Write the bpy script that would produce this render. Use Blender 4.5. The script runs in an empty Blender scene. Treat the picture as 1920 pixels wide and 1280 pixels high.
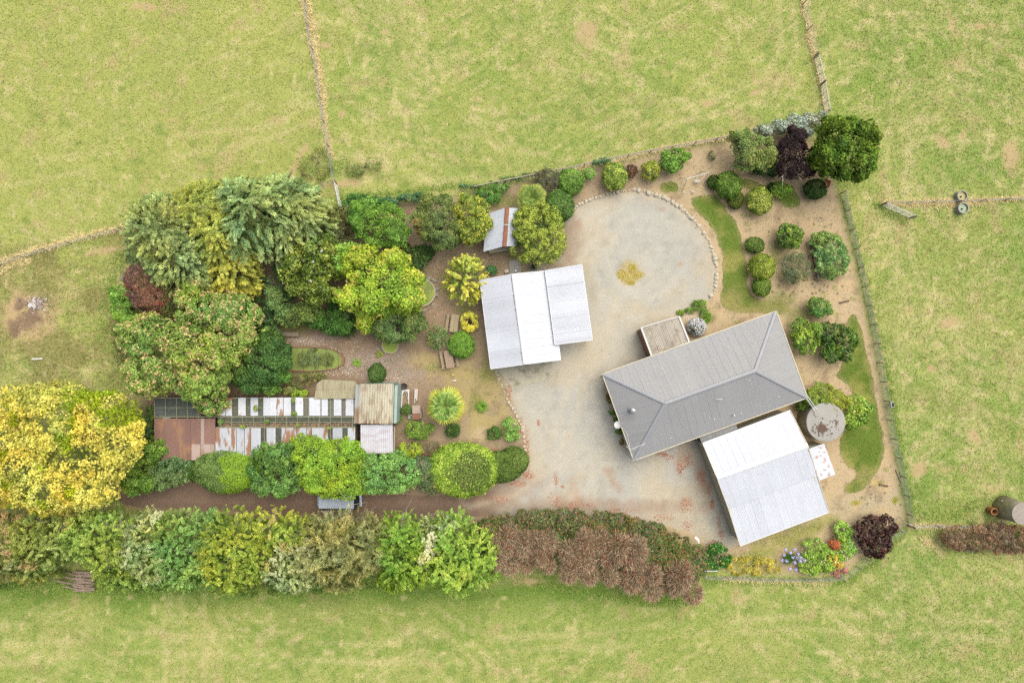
import bpy, math, random
import numpy as np
from mathutils import Vector, Matrix

# ---------------------------------------------------------------- frame
CAM_H = 67.37                      # drone height: 19 px of the photo per metre on the ground
def G(px, py, z=0.0):
    k = (CAM_H - z) / 1280.0
    return Vector(((px - 960) * k, (640 - py) * k, z))
def S(px, z=0.0):
    return px / 1280.0 * (CAM_H - z)
def g2(px, py):
    return ((px - 960) / 19.0, (640 - py) / 19.0)

K = (1.98, 1.88, 1.85)              # how bright a flat white surface renders (light x exposure)
def lin1(v):
    v = v / 255.0
    return v / 12.92 if v <= 0.04045 else ((v + 0.055) / 1.055) ** 2.4
def C(r, g, b, gain=1.0):
    return tuple(min(0.9, lin1(c) / k * gain) for c, k in zip((r, g, b), K))
def Cn(rgb, gain=1.0):
    return np.array(C(*rgb, gain=gain))

scene = bpy.context.scene
COL = scene.collection
random.seed(7)

# ---------------------------------------------------------------- noise
_T = np.random.default_rng(11).random((256, 256))
def vnoise(x, y, seed=0):
    x = np.asarray(x, float) + seed * 17.37; y = np.asarray(y, float) + seed * 9.71
    xi = np.floor(x).astype(int); yi = np.floor(y).astype(int)
    fx = x - xi; fy = y - yi
    fx = fx * fx * (3 - 2 * fx); fy = fy * fy * (3 - 2 * fy)
    a = _T[xi & 255, yi & 255]; b = _T[(xi + 1) & 255, yi & 255]
    c = _T[xi & 255, (yi + 1) & 255]; d = _T[(xi + 1) & 255, (yi + 1) & 255]
    return (a * (1 - fx) + b * fx) * (1 - fy) + (c * (1 - fx) + d * fx) * fy
def fbm(x, y, seed=0, o=4):
    s = 0; a = 1.0; t = 0
    for i in range(o):
        s = s + a * vnoise(x * 2 ** i, y * 2 ** i, seed + i * 3); t += a; a *= 0.55
    return s / t
def sstep(a, b, x):
    t = np.clip((x - a) / (b - a), 0, 1)
    return t * t * (3 - 2 * t)

# ---------------------------------------------------------------- objects
def tag(o, label=None, cat=None, group=None, kind=None):
    if label: o['label'] = label
    if cat: o['category'] = cat
    if group: o['group'] = group
    if kind: o['kind'] = kind
    return o
def root(name, label, cat, loc, group=None):
    o = bpy.data.objects.new(name, None); COL.objects.link(o)
    o.location = Vector(loc); o.empty_display_size = 0.3
    return tag(o, label, cat, group)
def link(name, me, mat, parent=None, loc=None):
    o = bpy.data.objects.new(name, me); COL.objects.link(o)
    if mat is not None and not me.materials: me.materials.append(mat)
    if parent is not None: o.parent = parent
    if loc is not None: o.location = Vector(loc)
    return o
def wloc(o):
    v = Vector((0, 0, 0))
    while o is not None:
        v += o.location; o = o.parent
    return v

class MB:
    """collects shapes in world coordinates; build() links them as ONE mesh"""
    def __init__(s):
        s.v = []; s.f = []; s.c = None
    def add(s, vs, fs):
        n = len(s.v); s.v += [tuple(v) for v in vs]; s.f += [tuple(i + n for i in f) for f in fs]; return s
    def box(s, c, size, rz=0.0, R=None):
        c = Vector(c); hx, hy, hz = size[0] / 2, size[1] / 2, size[2] / 2
        R = R or Matrix.Rotation(rz, 3, 'Z')
        vs = [c + R @ Vector((x * hx, y * hy, z * hz)) for z in (-1, 1) for y in (-1, 1) for x in (-1, 1)]
        return s.add(vs, [(0, 2, 3, 1), (4, 5, 7, 6), (0, 1, 5, 4), (2, 6, 7, 3), (0, 4, 6, 2), (1, 3, 7, 5)])
    def beam(s, a, b, w, h, up=(0, 0, 1)):
        a, b = Vector(a), Vector(b); d = (b - a); L = d.length; d.normalize()
        u = Vector(up); t = d.cross(u)
        if t.length < 1e-4: t = d.cross(Vector((1, 0, 0)))
        t.normalize(); u = t.cross(d)
        R = Matrix((d, t, u)).transposed()
        return s.box((a + b) / 2, (L, w, h), R=R)
    def tube(s, a, b, r0, r1=None, n=8, caps=True):
        a, b = Vector(a), Vector(b); r1 = r0 if r1 is None else r1
        d = (b - a).normalized(); t = d.cross(Vector((0, 0, 1)))
        if t.length < 1e-3: t = Vector((1, 0, 0))
        t.normalize(); u = d.cross(t)
        vs = []
        for p, r in ((a, r0), (b, r1)):
            for k in range(n):
                an = 2 * math.pi * k / n
                vs.append(p + t * (math.cos(an) * r) + u * (math.sin(an) * r))
        fs = [(k, (k + 1) % n, n + (k + 1) % n, n + k) for k in range(n)]
        if caps: fs += [tuple(range(n - 1, -1, -1)), tuple(range(n, 2 * n))]
        return s.add(vs, fs)
    def path(s, pts, r, n=6):
        for a, b in zip(pts[:-1], pts[1:]): s.tube(a, b, r, r, n)
        return s
    def lathe(s, c, prof, n=32, cap0=True, cap1=True):
        c = Vector(c); vs = []
        for r, z in prof:
            for k in range(n):
                an = 2 * math.pi * k / n
                vs.append(c + Vector((r * math.cos(an), r * math.sin(an), z)))
        fs = []
        for j in range(len(prof) - 1):
            for k in range(n):
                fs.append((j * n + k, j * n + (k + 1) % n, (j + 1) * n + (k + 1) % n, (j + 1) * n + k))
        if cap0: fs.append(tuple(range(n - 1, -1, -1)))
        if cap1: fs.append(tuple(range((len(prof) - 1) * n, len(prof) * n)))
        return s.add(vs, fs)
    def slab(s, pts, z0, z1):
        n = len(pts); vs = [(p[0], p[1], z0) for p in pts] + [(p[0], p[1], z1) for p in pts]
        return s.add(vs, [tuple(range(n - 1, -1, -1)), tuple(range(n, 2 * n))] + [(k, (k + 1) % n, n + (k + 1) % n, n + k) for k in range(n)])
    def sheet(s, pts, th=0.02):
        """a thin plate through 3-D points"""
        pts = [Vector(p) for p in pts]; n = len(pts)
        nn = (pts[1] - pts[0]).cross(pts[2] - pts[0]).normalized() * th
        vs = pts + [p - nn for p in pts]
        return s.add(vs, [tuple(range(n)), tuple(range(2 * n - 1, n - 1, -1))] + [(k, n + k, n + (k + 1) % n, (k + 1) % n) for k in range(n)])
    def build(s, name, mat, parent=None, bevel=0, smooth=False, label=None):
        off = wloc(parent) if parent is not None else Vector((0, 0, 0))
        me = bpy.data.meshes.new(name)
        me.from_pydata([(v[0] - off.x, v[1] - off.y, v[2] - off.z) for v in s.v], [], s.f)
        me.update()
        if smooth:
            for p in me.polygons: p.use_smooth = True
        if s.c is not None: set_col(me, np.array(s.c))
        o = link(name, me, mat, parent)
        if bevel:
            m = o.modifiers.new('bevel', 'BEVEL'); m.width = bevel; m.segments = 2; m.limit_method = 'ANGLE'
        if label: o['label'] = label
        return o

def set_col(me, cols):
    a = me.attributes.new('col', 'FLOAT_COLOR', 'POINT')
    c4 = np.ones((len(cols), 4), np.float32); c4[:, :3] = cols
    a.data.foreach_set('color', c4.ravel())

def np_mesh(name, V, F, cols=None, smooth=False):
    """V (n,3), F (m,k) all of one size"""
    me = bpy.data.meshes.new(name)
    m, k = F.shape
    me.vertices.add(len(V)); me.vertices.foreach_set('co', np.ascontiguousarray(V, np.float32).ravel())
    me.loops.add(m * k); me.loops.foreach_set('vertex_index', np.ascontiguousarray(F, np.int32).ravel())
    me.polygons.add(m); me.polygons.foreach_set('loop_start', np.arange(0, m * k, k, dtype=np.int32))
    try: me.polygons.foreach_set('loop_total', np.full(m, k, np.int32))
    except Exception: pass
    if smooth: me.polygons.foreach_set('use_smooth', np.ones(m, bool))
    me.update(calc_edges=True)
    if cols is not None: set_col(me, cols)
    return me

# ---------------------------------------------------------------- materials
def M(name, col=None, rough=0.8, noise=(), spec=0.3, metal=0.0, bump=None, trans=0.0, stretch=None, second=None, alpha=None):
    """col None: read the mesh's own 'col' attribute. noise: (scale, amount) pairs that vary the colour.
    second: (colour, scale, lo, hi) - patches of another colour (rust, lichen, moss)"""
    m = bpy.data.materials.new(name); m.use_nodes = True
    nt = m.node_tree; N = nt.nodes; Lk = nt.links
    b = N['Principled BSDF']; out = N['Material Output']
    tc = N.new('ShaderNodeTexCoord'); co = tc.outputs['Object']
    if stretch:
        mp = N.new('ShaderNodeMapping'); mp.inputs['Scale'].default_value = stretch[:3]
        if len(stretch) > 3: mp.inputs['Rotation'].default_value = (0, 0, stretch[3])
        Lk.new(co, mp.inputs['Vector']); co = mp.outputs[0]
    if col is None:
        at = N.new('ShaderNodeAttribute'); at.attribute_name = 'col'; src = at.outputs['Color']
    else:
        rgb = N.new('ShaderNodeRGB'); rgb.outputs[0].default_value = (*col, 1); src = rgb.outputs[0]
    if second:
        c2, sc, lo, hi = second
        nz = N.new('ShaderNodeTexNoise'); nz.inputs['Scale'].default_value = sc; nz.inputs['Detail'].default_value = 6
        nz.inputs['Roughness'].default_value = 0.65
        Lk.new(co, nz.inputs['Vector'])
        mr = N.new('ShaderNodeMapRange'); mr.inputs['From Min'].default_value = lo; mr.inputs['From Max'].default_value = hi
        Lk.new(nz.outputs['Fac'], mr.inputs['Value'])
        mx = N.new('ShaderNodeMix'); mx.data_type = 'RGBA'
        Lk.new(mr.outputs[0], mx.inputs[0]); Lk.new(src, mx.inputs[6]); mx.inputs[7].default_value = (*c2, 1)
        src = mx.outputs[2]
    last = None
    for sc, am in noise:
        nz = N.new('ShaderNodeTexNoise'); nz.inputs['Scale'].default_value = sc; nz.inputs['Detail'].default_value = 4
        Lk.new(co, nz.inputs['Vector'])
        mr = N.new('ShaderNodeMapRange'); mr.inputs['From Min'].default_value = 0.25; mr.inputs['From Max'].default_value = 0.75
        mr.inputs['To Min'].default_value = 1 - am; mr.inputs['To Max'].default_value = 1 + am
        Lk.new(nz.outputs['Fac'], mr.inputs['Value'])
        vm = N.new('ShaderNodeVectorMath'); vm.operation = 'SCALE'
        Lk.new(src, vm.inputs[0]); Lk.new(mr.outputs[0], vm.inputs['Scale']); src = vm.outputs[0]
        last = nz
    Lk.new(src, b.inputs['Base Color'])
    b.inputs['Roughness'].default_value = rough; b.inputs['Metallic'].default_value = metal
    b.inputs['Specular IOR Level'].default_value = spec
    if bump:
        nz = N.new('ShaderNodeTexNoise'); nz.inputs['Scale'].default_value = bump[0]; nz.inputs['Detail'].default_value = 5
        Lk.new(co, nz.inputs['Vector'])
        bp = N.new('ShaderNodeBump'); bp.inputs['Strength'].default_value = bump[1]; bp.inputs['Distance'].default_value = bump[2]
        Lk.new(nz.outputs['Fac'], bp.inputs['Height']); Lk.new(bp.outputs[0], b.inputs['Normal'])
    if alpha is not None: b.inputs['Alpha'].default_value = alpha
    if trans:
        tr = N.new('ShaderNodeBsdfTranslucent'); Lk.new(src, tr.inputs['Color'])
        ms = N.new('ShaderNodeMixShader'); ms.inputs[0].default_value = trans
        if alpha is not None:
            tp = N.new('ShaderNodeBsdfTransparent'); m2 = N.new('ShaderNodeMixShader'); m2.inputs[0].default_value = alpha
            Lk.new(tp.outputs[0], m2.inputs[1]); Lk.new(tr.outputs[0], m2.inputs[2]); tr = m2
        Lk.new(b.outputs[0], ms.inputs[1]); Lk.new(tr.outputs[0], ms.inputs[2]); Lk.new(ms.outputs[0], out.inputs['Surface'])
    return m

MT = {}
MT['leaf'] = M('foliage', None, 0.65, spec=0.18, trans=0.28)
MT['gloss'] = M('glossy_foliage', None, 0.42, spec=0.3, trans=0.12)
MT['grass'] = M('grass_blades', None, 0.8, spec=0.1, trans=0.2)
MT['bark'] = M('bark', C(120, 100, 82), 0.9, [(3, .25), (12, .2)])
MT['twig'] = M('pale_twigs', C(190, 178, 160), 0.9, [(5, .2)])
MT['pasture'] = M('pasture', None, 0.95, [(6, .10), (22, .16)], spec=0.05, bump=(9, .5, .08))
MT['soil'] = M('soil', None, 0.95, [(4, .07), (14, .13), (38, .14)], spec=0.05, bump=(12, .5, .05))
MT['gravel'] = M('gravel', None, 0.95, [(0.7, .04), (11, .12), (26, .24)], spec=0.1, bump=(26, .6, .03))
MT['lawn'] = M('lawn', None, 0.95, [(5, .1), (24, .16)], spec=0.05, bump=(16, .6, .05))
MT['concrete'] = M('concrete', C(206, 196, 170), 0.9, [(1.3, .12), (7, .1), (30, .08)], second=(C(158, 146, 116), 0.9, .5, .68))
MT['tank'] = M('tank_concrete', C(186, 180, 170), 0.9, [(1.0, .1), (6, .08)], bump=(10, .2, .02))
MT['tankside'] = M('weathered_concrete', C(192, 180, 164), 0.9, [(2.2, .28), (9, .15)], stretch=(1, 1, .12))
MT['lichen'] = M('lichen', C(118, 96, 80), 0.95, [(9, .2)])
MT['whiteroof'] = M('white_roof', None, 0.45, [(0.35, .04), (2.2, .03)], spec=.4)
MT['greyroof'] = M('grey_roof', None, 0.5, [(0.35, .04), (3, .025)], spec=.4)
MT['sheet'] = M('sheet_iron', None, 0.6, [(0.9, .05), (6, .05)], spec=.35)
MT['white'] = M('white_paint', C(238, 236, 230), 0.5, [(2, .04)])
MT['cream'] = M('cream_boards', C(226, 216, 190), 0.6, [(1.5, .05), (9, .04)])
MT['brick'] = M('brown_cladding', C(172, 128, 100), 0.8, [(2.5, .18), (12, .15)])
MT['dark'] = M('dark_void', C(46, 42, 38), 0.8)
MT['glass'] = M('dirty_glass', C(92, 98, 92), 0.18, [(2, .25), (8, .2)], spec=.5)
MT['metal'] = M('galvanised', C(205, 206, 206), 0.4, [(4, .06)], metal=.35)
MT['wood'] = M('weathered_timber', C(186, 168, 142), 0.9, [(3, .16), (16, .18)], stretch=(1, 6, 1))
MT['woodx'] = M('grey_timber', C(168, 152, 130), 0.9, [(3, .16), (16, .18)])
MT['stone'] = M('field_stone', C(222, 208, 184), 0.9, [(1.5, .2), (4, .16), (18, .14)], bump=(10, .4, .03))
MT['stoned'] = M('mossy_stone', C(184, 172, 150), 0.9, [(4, .2), (18, .16)], second=(C(120, 124, 76), 4, .55, .7), bump=(10, .4, .03))
MT['algae'] = M('duckweed', C(172, 190, 76), 0.6, [(2, .10), (20, .10)], second=(C(132, 156, 60), 1.6, .5, .75))
MT['cloth'] = M('shade_cloth', C(180, 188, 156, 1.3), 0.9, [(1.1, .16), (7, .12)], trans=.55, alpha=.5)
MT['teal'] = M('teal_boards', C(182, 202, 190), 0.7, [(2, .08)])
MT['rust'] = M('rust', C(168, 112, 84), 0.85, [(3, .22), (14, .15)])
MT['rubber'] = M('black_rubber', C(40, 40, 42), 0.7)
# ---------------------------------------------------------------- ground helpers
def smooth_poly(pts, it=2):
    P = np.array(pts, float)
    for _ in range(it):
        Q = np.roll(P, -1, 0)
        P = np.stack([P * .75 + Q * .25, P * .25 + Q * .75], 1).reshape(-1, 2)
    return P
def poly_w(pxs, smooth=1):
    return smooth_poly([g2(*p) for p in pxs], smooth) if smooth else np.array([g2(*p) for p in pxs])
def sdf(x, y, P):
    """signed distance to polygon P, positive inside"""
    sh = x.shape; x = x.ravel(); y = y.ravel()
    d = np.full(x.shape, 1e9); ins = np.zeros(x.shape, bool)
    for (x0, y0), (x1, y1) in zip(P, np.roll(P, -1, 0)):
        ex, ey = x1 - x0, y1 - y0; L = ex * ex + ey * ey + 1e-12
        t = np.clip(((x - x0) * ex + (y - y0) * ey) / L, 0, 1)
        d = np.minimum(d, (x - x0 - t * ex) ** 2 + (y - y0 - t * ey) ** 2)
        c = (y0 > y) != (y1 > y)
        if c.any(): ins ^= c & (x < ex * (y - y0) / (ey if abs(ey) > 1e-12 else 1e-12) + x0)
    d = np.sqrt(d)
    return np.where(ins, d, -d).reshape(sh)
def dist_path(x, y, pts):
    d = np.full(np.shape(x), 1e9)
    for (x0, y0), (x1, y1) in zip(pts[:-1], pts[1:]):
        ex, ey = x1 - x0, y1 - y0; L = ex * ex + ey * ey + 1e-12
        t = np.clip(((x - x0) * ex + (y - y0) * ey) / L, 0, 1)
        d = np.minimum(d, (x - x0 - t * ex) ** 2 + (y - y0 - t * ey) ** 2)
    return np.sqrt(d)
def blob(x, y, px, py, rx, ry=None, rot=0, soft=.5):
    """a soft-edged irregular spot centred on a place: 1 inside, 0 outside"""
    cx, cy = g2(px, py); rx = rx / 19.0; ry = (ry if ry else rx * 19.0) / 19.0
    out = np.zeros(np.shape(x)); m = max(rx, ry) * 2.6
    k = np.nonzero((np.abs(x - cx) < m) & (np.abs(y - cy) < m))[0]
    if not len(k): return out
    xx, yy = x[k], y[k]; dx, dy = xx - cx, yy - cy; c, s = math.cos(rot), math.sin(rot)
    u = (dx * c + dy * s) / rx; v = (-dx * s + dy * c) / ry
    r = np.sqrt(u * u + v * v) + (fbm(xx * 1.1, yy * 1.1, int(px) % 50, 4) - .5) * 1.5
    out[k] = 1 - sstep(1 - soft, 1 + soft * .6, r)
    return out

def sheet_poly(name, P, z, mat, colfn, step=0.25, wob=0.12, kind='structure'):
    """marching squares over the (slightly wobbling) outline: one connected sheet"""
    x0, y0 = P.min(0) - .6; x1, y1 = P.max(0) + .6
    nx = int((x1 - x0) / step) + 2; ny = int((y1 - y0) / step) + 2
    X, Y = np.meshgrid(x0 + np.arange(nx) * step, y0 + np.arange(ny) * step, indexing='ij')
    D = sdf(X, Y, P) + (fbm(X * 1.6, Y * 1.6, 5, 3) - .5) * 2 * wob
    V = []; idx = {}; F = []
    ins = D > 0
    def vid(key, p):
        if key not in idx: idx[key] = len(V); V.append(p)
        return idx[key]
    def corner(i, j): return vid((i, j), (X[i, j], Y[i, j]))
    def cut(a, b):
        if a > b: a, b = b, a
        t = D[a] / (D[a] - D[b])
        return vid((a, b), (X[a] + (X[b] - X[a]) * t, Y[a] + (Y[b] - Y[a]) * t))
    cnt = ins[:-1, :-1].astype(int) + ins[1:, :-1] + ins[1:, 1:] + ins[:-1, 1:]
    for i, j in zip(*np.nonzero(cnt)):
        cs = [(i, j), (i + 1, j), (i + 1, j + 1), (i, j + 1)]
        poly = []
        for a, b in zip(cs, cs[1:] + cs[:1]):
            if ins[a]: poly.append(corner(*a))
            if ins[a] != ins[b]: poly.append(cut(a, b))
        if len(poly) >= 3: F.append(poly)
    V = np.array(V)
    me = bpy.data.meshes.new(name)
    me.from_pydata([(a, b, z) for a, b in V], [], F); me.update()
    set_col(me, colfn(V[:, 0], V[:, 1], sdf(V[:, 0], V[:, 1], P)))
    o = link(name, me, mat); o['kind'] = kind
    return o

def mixc(c, d, t):
    return c * (1 - t[:, None]) + d * t[:, None]

# ---------------------------------------------------------------- outlines (photo pixels on the ground)
SOIL = poly_w([(300, 650), (330, 560), (370, 500), (480, 470), (600, 425), (690, 384), (790, 374), (885, 362), (975, 342), (1055, 324), (1150, 302), (1250, 282),
               (1340, 266), (1412, 250), (1520, 240), (1572, 350), (1592, 440), (1612, 525), (1634, 620), (1652, 700), (1666, 780),
               (1680, 850), (1692, 910), (1702, 984), (1650, 1020), (1600, 1068), (1560, 1080), (1330, 1078), (1290, 1010), (1100, 985), (900, 985),
               (700, 985), (420, 975), (240, 965), (200, 905), (262, 760)], 1)
DRIVE = poly_w([(1050, 450), (1058, 412), (1085, 385), (1125, 368), (1180, 358), (1228, 362), (1270, 382), (1304, 414), (1330, 452), (1346, 500),
                (1347, 532), (1334, 562), (1318, 572), (1280, 585), (1210, 625), (1215, 680), (1310, 720), (1320, 800), (1345, 880), (1392, 1010), (1375, 1030), (1330, 1032),
                (1305, 1000), (1200, 975), (1050, 968), (900, 968), (800, 972), (680, 972), (560, 965), (430, 958), (330, 955), (230, 950), (215, 925), (330, 900), (460, 915), (600, 925), (740, 925),
                (860, 930), (930, 912), (985, 880), (990, 850), (978, 800), (958, 750), (936, 700), (925, 640), (915, 560), (940, 520), (1000, 505)], 2)
LAWN_A = poly_w([(1290, 374), (1312, 366), (1336, 363), (1350, 372), (1362, 392), (1384, 425), (1392, 460), (1400, 500), (1404, 548), (1425, 564), (1468, 563), (1484, 578),
                 (1472, 591), (1425, 586), (1382, 584), (1352, 578), (1352, 545), (1358, 500), (1350, 460), (1335, 425), (1306, 397)], 1)
LAWN_B = poly_w([(1588, 588), (1604, 592), (1614, 612), (1622, 650), (1634, 700), (1644, 760), (1656, 815), (1659, 850), (1642, 890), (1620, 915), (1600, 926), (1582, 922),
                 (1582, 908), (1600, 900), (1607, 886), (1582, 868), (1572, 845), (1576, 815), (1595, 790), (1604, 750), (1590, 722), (1568, 706), (1574, 688), (1595, 650)], 1)
LAWN_C = poly_w([(1232, 350), (1250, 340), (1270, 343), (1274, 354), (1264, 364), (1245, 360)], 2)
LAWN_D = poly_w([(1386, 334), (1410, 338), (1434, 350), (1450, 350), (1442, 364), (1425, 366), (1400, 356), (1386, 348)], 2)
LAWN_E = poly_w([(1462, 352), (1480, 345), (1492, 360), (1503, 380), (1492, 390), (1470, 388), (1458, 374)], 2)
APRON = np.array([g2(*p) for p in [(930, 690), (1039, 672), (1030, 708), (1012, 716), (958, 724)]])

# ---------------------------------------------------------------- pasture
_DRY = np.array([(150, 150, .60), (60, 380, .58), (450, 200, .56), (800, 120, .40), (760, 250, .38), (1150, 100, .50), (1000, 300, .42), (1380, 60, .55), (1420, 190, .50), (1700, 100, .30),
                 (1860, 240, .26), (1700, 330, .44), (1720, 460, .34), (1880, 480, .22), (1750, 620, .50), (1860, 760, .42), (1800, 900, .16), (100, 1160, .34), (300, 1240, .42), (700, 1250, .42),
                 (1000, 1160, .14), (600, 1130, .20), (1300, 1230, .36), (1500, 1120, .34), (1780, 1130, .46), (1880, 1240, .40), (120, 600, .52), (190, 480, .5), (1000, 1260, .40)], float)
def dryness(x, y):
    w = 0; s = 0
    for px, py, d in _DRY:
        cx, cy = g2(px, py); q = 1 / ((x - cx) ** 2 + (y - cy) ** 2 + 4.0) ** 1.5
        w = w + q; s = s + q * d
    return s / w
GRASS_G = Cn((138, 166, 76)); GRASS_O = Cn((168, 176, 96)); STRAW = Cn((222, 206, 148)); YELLOWG = Cn((194, 194, 108)); BARE = Cn((206, 178, 132)); BARK_BR = Cn((150, 124, 102))
BARE_SPOTS = [(1100, 62, 22, 24, .3), (270, 12, 26, 8, 0), (560, 300, 34, 7, 1.05), (545, 330, 20, 6, 1.2), (1785, 45, 9, 26, .3), (1840, 50, 12, 7, 0), (1768, 268, 17, 10, -.7), (1860, 48, 8, 6, 0),
              (610, 85, 9, 6, 0), (1415, 175, 14, 7, .4), (1330, 195, 14, 7, 0), (640, 215, 8, 10, 0), (1805, 255, 6, 8, 0), (1895, 290, 16, 26, 0), (58, 600, 58, 44, .3), (34, 590, 26, 44, 0),
              (200, 470, 40, 6, .2), (640, 345, 40, 8, .12), (1710, 470, 7, 7, 0), (1780, 605, 18, 12, .2), (1702, 582, 5, 10, 0), (1725, 880, 14, 14, 0), (1745, 690, 9, 8, 0), (1830, 820, 10, 14, .6), (720, 60, 10, 7, 0), (900, 1095, 18, 8, 0), (1000, 1090, 22, 7, 0), (650, 1098, 30, 6, 0)]
def pasture_col(x, y):
    d = dryness(x, y)
    big = fbm(x * .13, y * .13, 1, 4); mid = fbm(x * .75, y * .75, 2, 4); fin = fbm(x * 2.1, y * 2.1, 14, 3)
    # tufts of straw that lie across each other
    def streak(a, sd):
        u = x * math.cos(a) + y * math.sin(a); v = -x * math.sin(a) + y * math.cos(a)
        return fbm(u * .95 + v * .1, v * 2.7, sd, 3)
    msk = sstep(.42, .58, vnoise(x * .16, y * .16, 4)); st = streak(.5, 6) * msk + streak(-.55, 7) * (1 - msk)
    left = sstep(-14, -24, x) * sstep(4, 12, y)                     # the paddock up left is yellower and more even
    t = np.clip(d + (big - .5) * .6 + (mid - .5) * .65 + (fin - .5) * .7 + (st - .5) * (1.2 - .7 * left), 0, 1)
    t = np.clip(.08 + .80 * t, 0, 1)
    dry = mixc(np.tile(STRAW, (x.size, 1)), np.tile(YELLOWG, (x.size, 1)), np.clip(.78 + left * .3 - sstep(34, 38, x) * .25 + (vnoise(x * .3, y * .3, 8) - .5) * .5 - sstep(.56, .68, st) * .7, 0, 1))
    green = mixc(np.tile(GRASS_G, (x.size, 1)), np.tile(GRASS_O, (x.size, 1)), np.clip(.35 + left * .6 + sstep(40, 10, x) * .2 + (vnoise(x * .25, y * .25, 12) - .5) * .9, 0, 1))
    c = mixc(green, dry, t)
    rgh = np.clip(sstep(-34, -38, x) * sstep(11, 9, y + (x + 45) * -.18) * sstep(-6, -3, y), 0, 1) * sstep(.25, .6, fbm(x * .4, y * .4, 23, 4)); c = mixc(c, np.tile(Cn((156, 146, 92)), (x.size, 1)), rgh * .75)
    gb = np.exp(-((y + 24.6 - .3 * np.sin(x * .7)) / 1.5) ** 2) * sstep(20, 16, x); c = mixc(c, np.tile(Cn((104, 140, 50)), (x.size, 1)), gb * .75)  # greener strip below the belt, with shade painted into its colour
    # grazing lines, wheel marks and rank green tufts round old dung
    ln = vnoise((x * .34 + y * .94) * 1.5, (x * .94 - y * .34) * .06, 91) - .5; c = c * (1 + (.16 * ln * sstep(.35, .6, vnoise(x * .06, y * .06, 92)))[:, None])
    for pth in ([(-20, 1228), (300, 1205), (700, 1222), (1100, 1200), (1500, 1165), (1940, 1185)], [(660, 330), (760, 290), (900, 262), (1120, 225), (1330, 205), (1440, 165), (1480, 90), (1470, -20)], [(1640, -20), (1690, 150), (1680, 330), (1700, 520), (1790, 700), (1860, 900)], [(330, 1110), (326, 1300)], [(400, 1120), (398, 1300)], [(-20, 340), (220, 290), (500, 250), (590, 210)]):
        dp = dist_path(x, y, [g2(*q) for q in pth]) + (vnoise(x * .35, y * .35, 93) - .5) * .7
        c = mixc(c, np.tile(STRAW, (x.size, 1)), np.exp(-((dp - .8) / .3) ** 2) * .4 * sstep(.25, .6, vnoise(x * .22, y * .22, 94)))
    tf = sstep(.74, .86, vnoise(x * 1.15, y * 1.15, 95)) * sstep(.4, .6, vnoise(x * .13, y * .13, 96)); c = mixc(c, np.tile(GRASS_G * .85, (x.size, 1)), tf * .5)
    sm = sstep(.84, .94, vnoise(x * 1.3, y * 1.3, 97)); c = mixc(c, np.tile(STRAW * 1.05, (x.size, 1)), sm * .6)
    # pinkish worn ground
    pk = sstep(.63, .80, fbm(x * .55, y * .55, 21, 4)) * .45
    c = mixc(c, np.tile(BARE, (x.size, 1)), pk)
    for px, py, rx, ry, rot in BARE_SPOTS:
        b = blob(x, y, px, py, rx, ry, rot, .55) * .85
        c = mixc(c, np.tile(BARE, (x.size, 1)), b)
    # burnt ground of the old bonfire
    for px, py, rx, ry, rot in [(70, 568, 24, 16, 0), (50, 603, 40, 17, .35), (36, 570, 10, 14, 0), (28, 625, 8, 10, 0)]:
        c = mixc(c, np.tile(BARK_BR, (x.size, 1)), blob(x, y, px, py, rx, ry, rot, .4) * .9)
    return c
def ground():
    inner = np.arange(-58, 58.01, .2); iny = np.arange(-41, 41.01, .2)
    gx = np.concatenate([[-320, -200, -120, -80, -66], inner, [66, 80, 120, 200, 320]])
    gy = np.concatenate([[-320, -200, -120, -70, -48], iny, [48, 70, 120, 200, 320]])
    X, Y = np.meshgrid(gx, gy, indexing='ij'); nx, ny = X.shape
    V = np.stack([X.ravel(), Y.ravel(), np.zeros(X.size)], 1)
    i = np.arange(nx * ny).reshape(nx, ny)
    F = np.stack([i[:-1, :-1], i[1:, :-1], i[1:, 1:], i[:-1, 1:]], -1).reshape(-1, 4)
    me = np_mesh('ground', V, F, pasture_col(V[:, 0], V[:, 1]))
    link('ground', me, MT['pasture'])['kind'] = 'structure'
ground()

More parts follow.
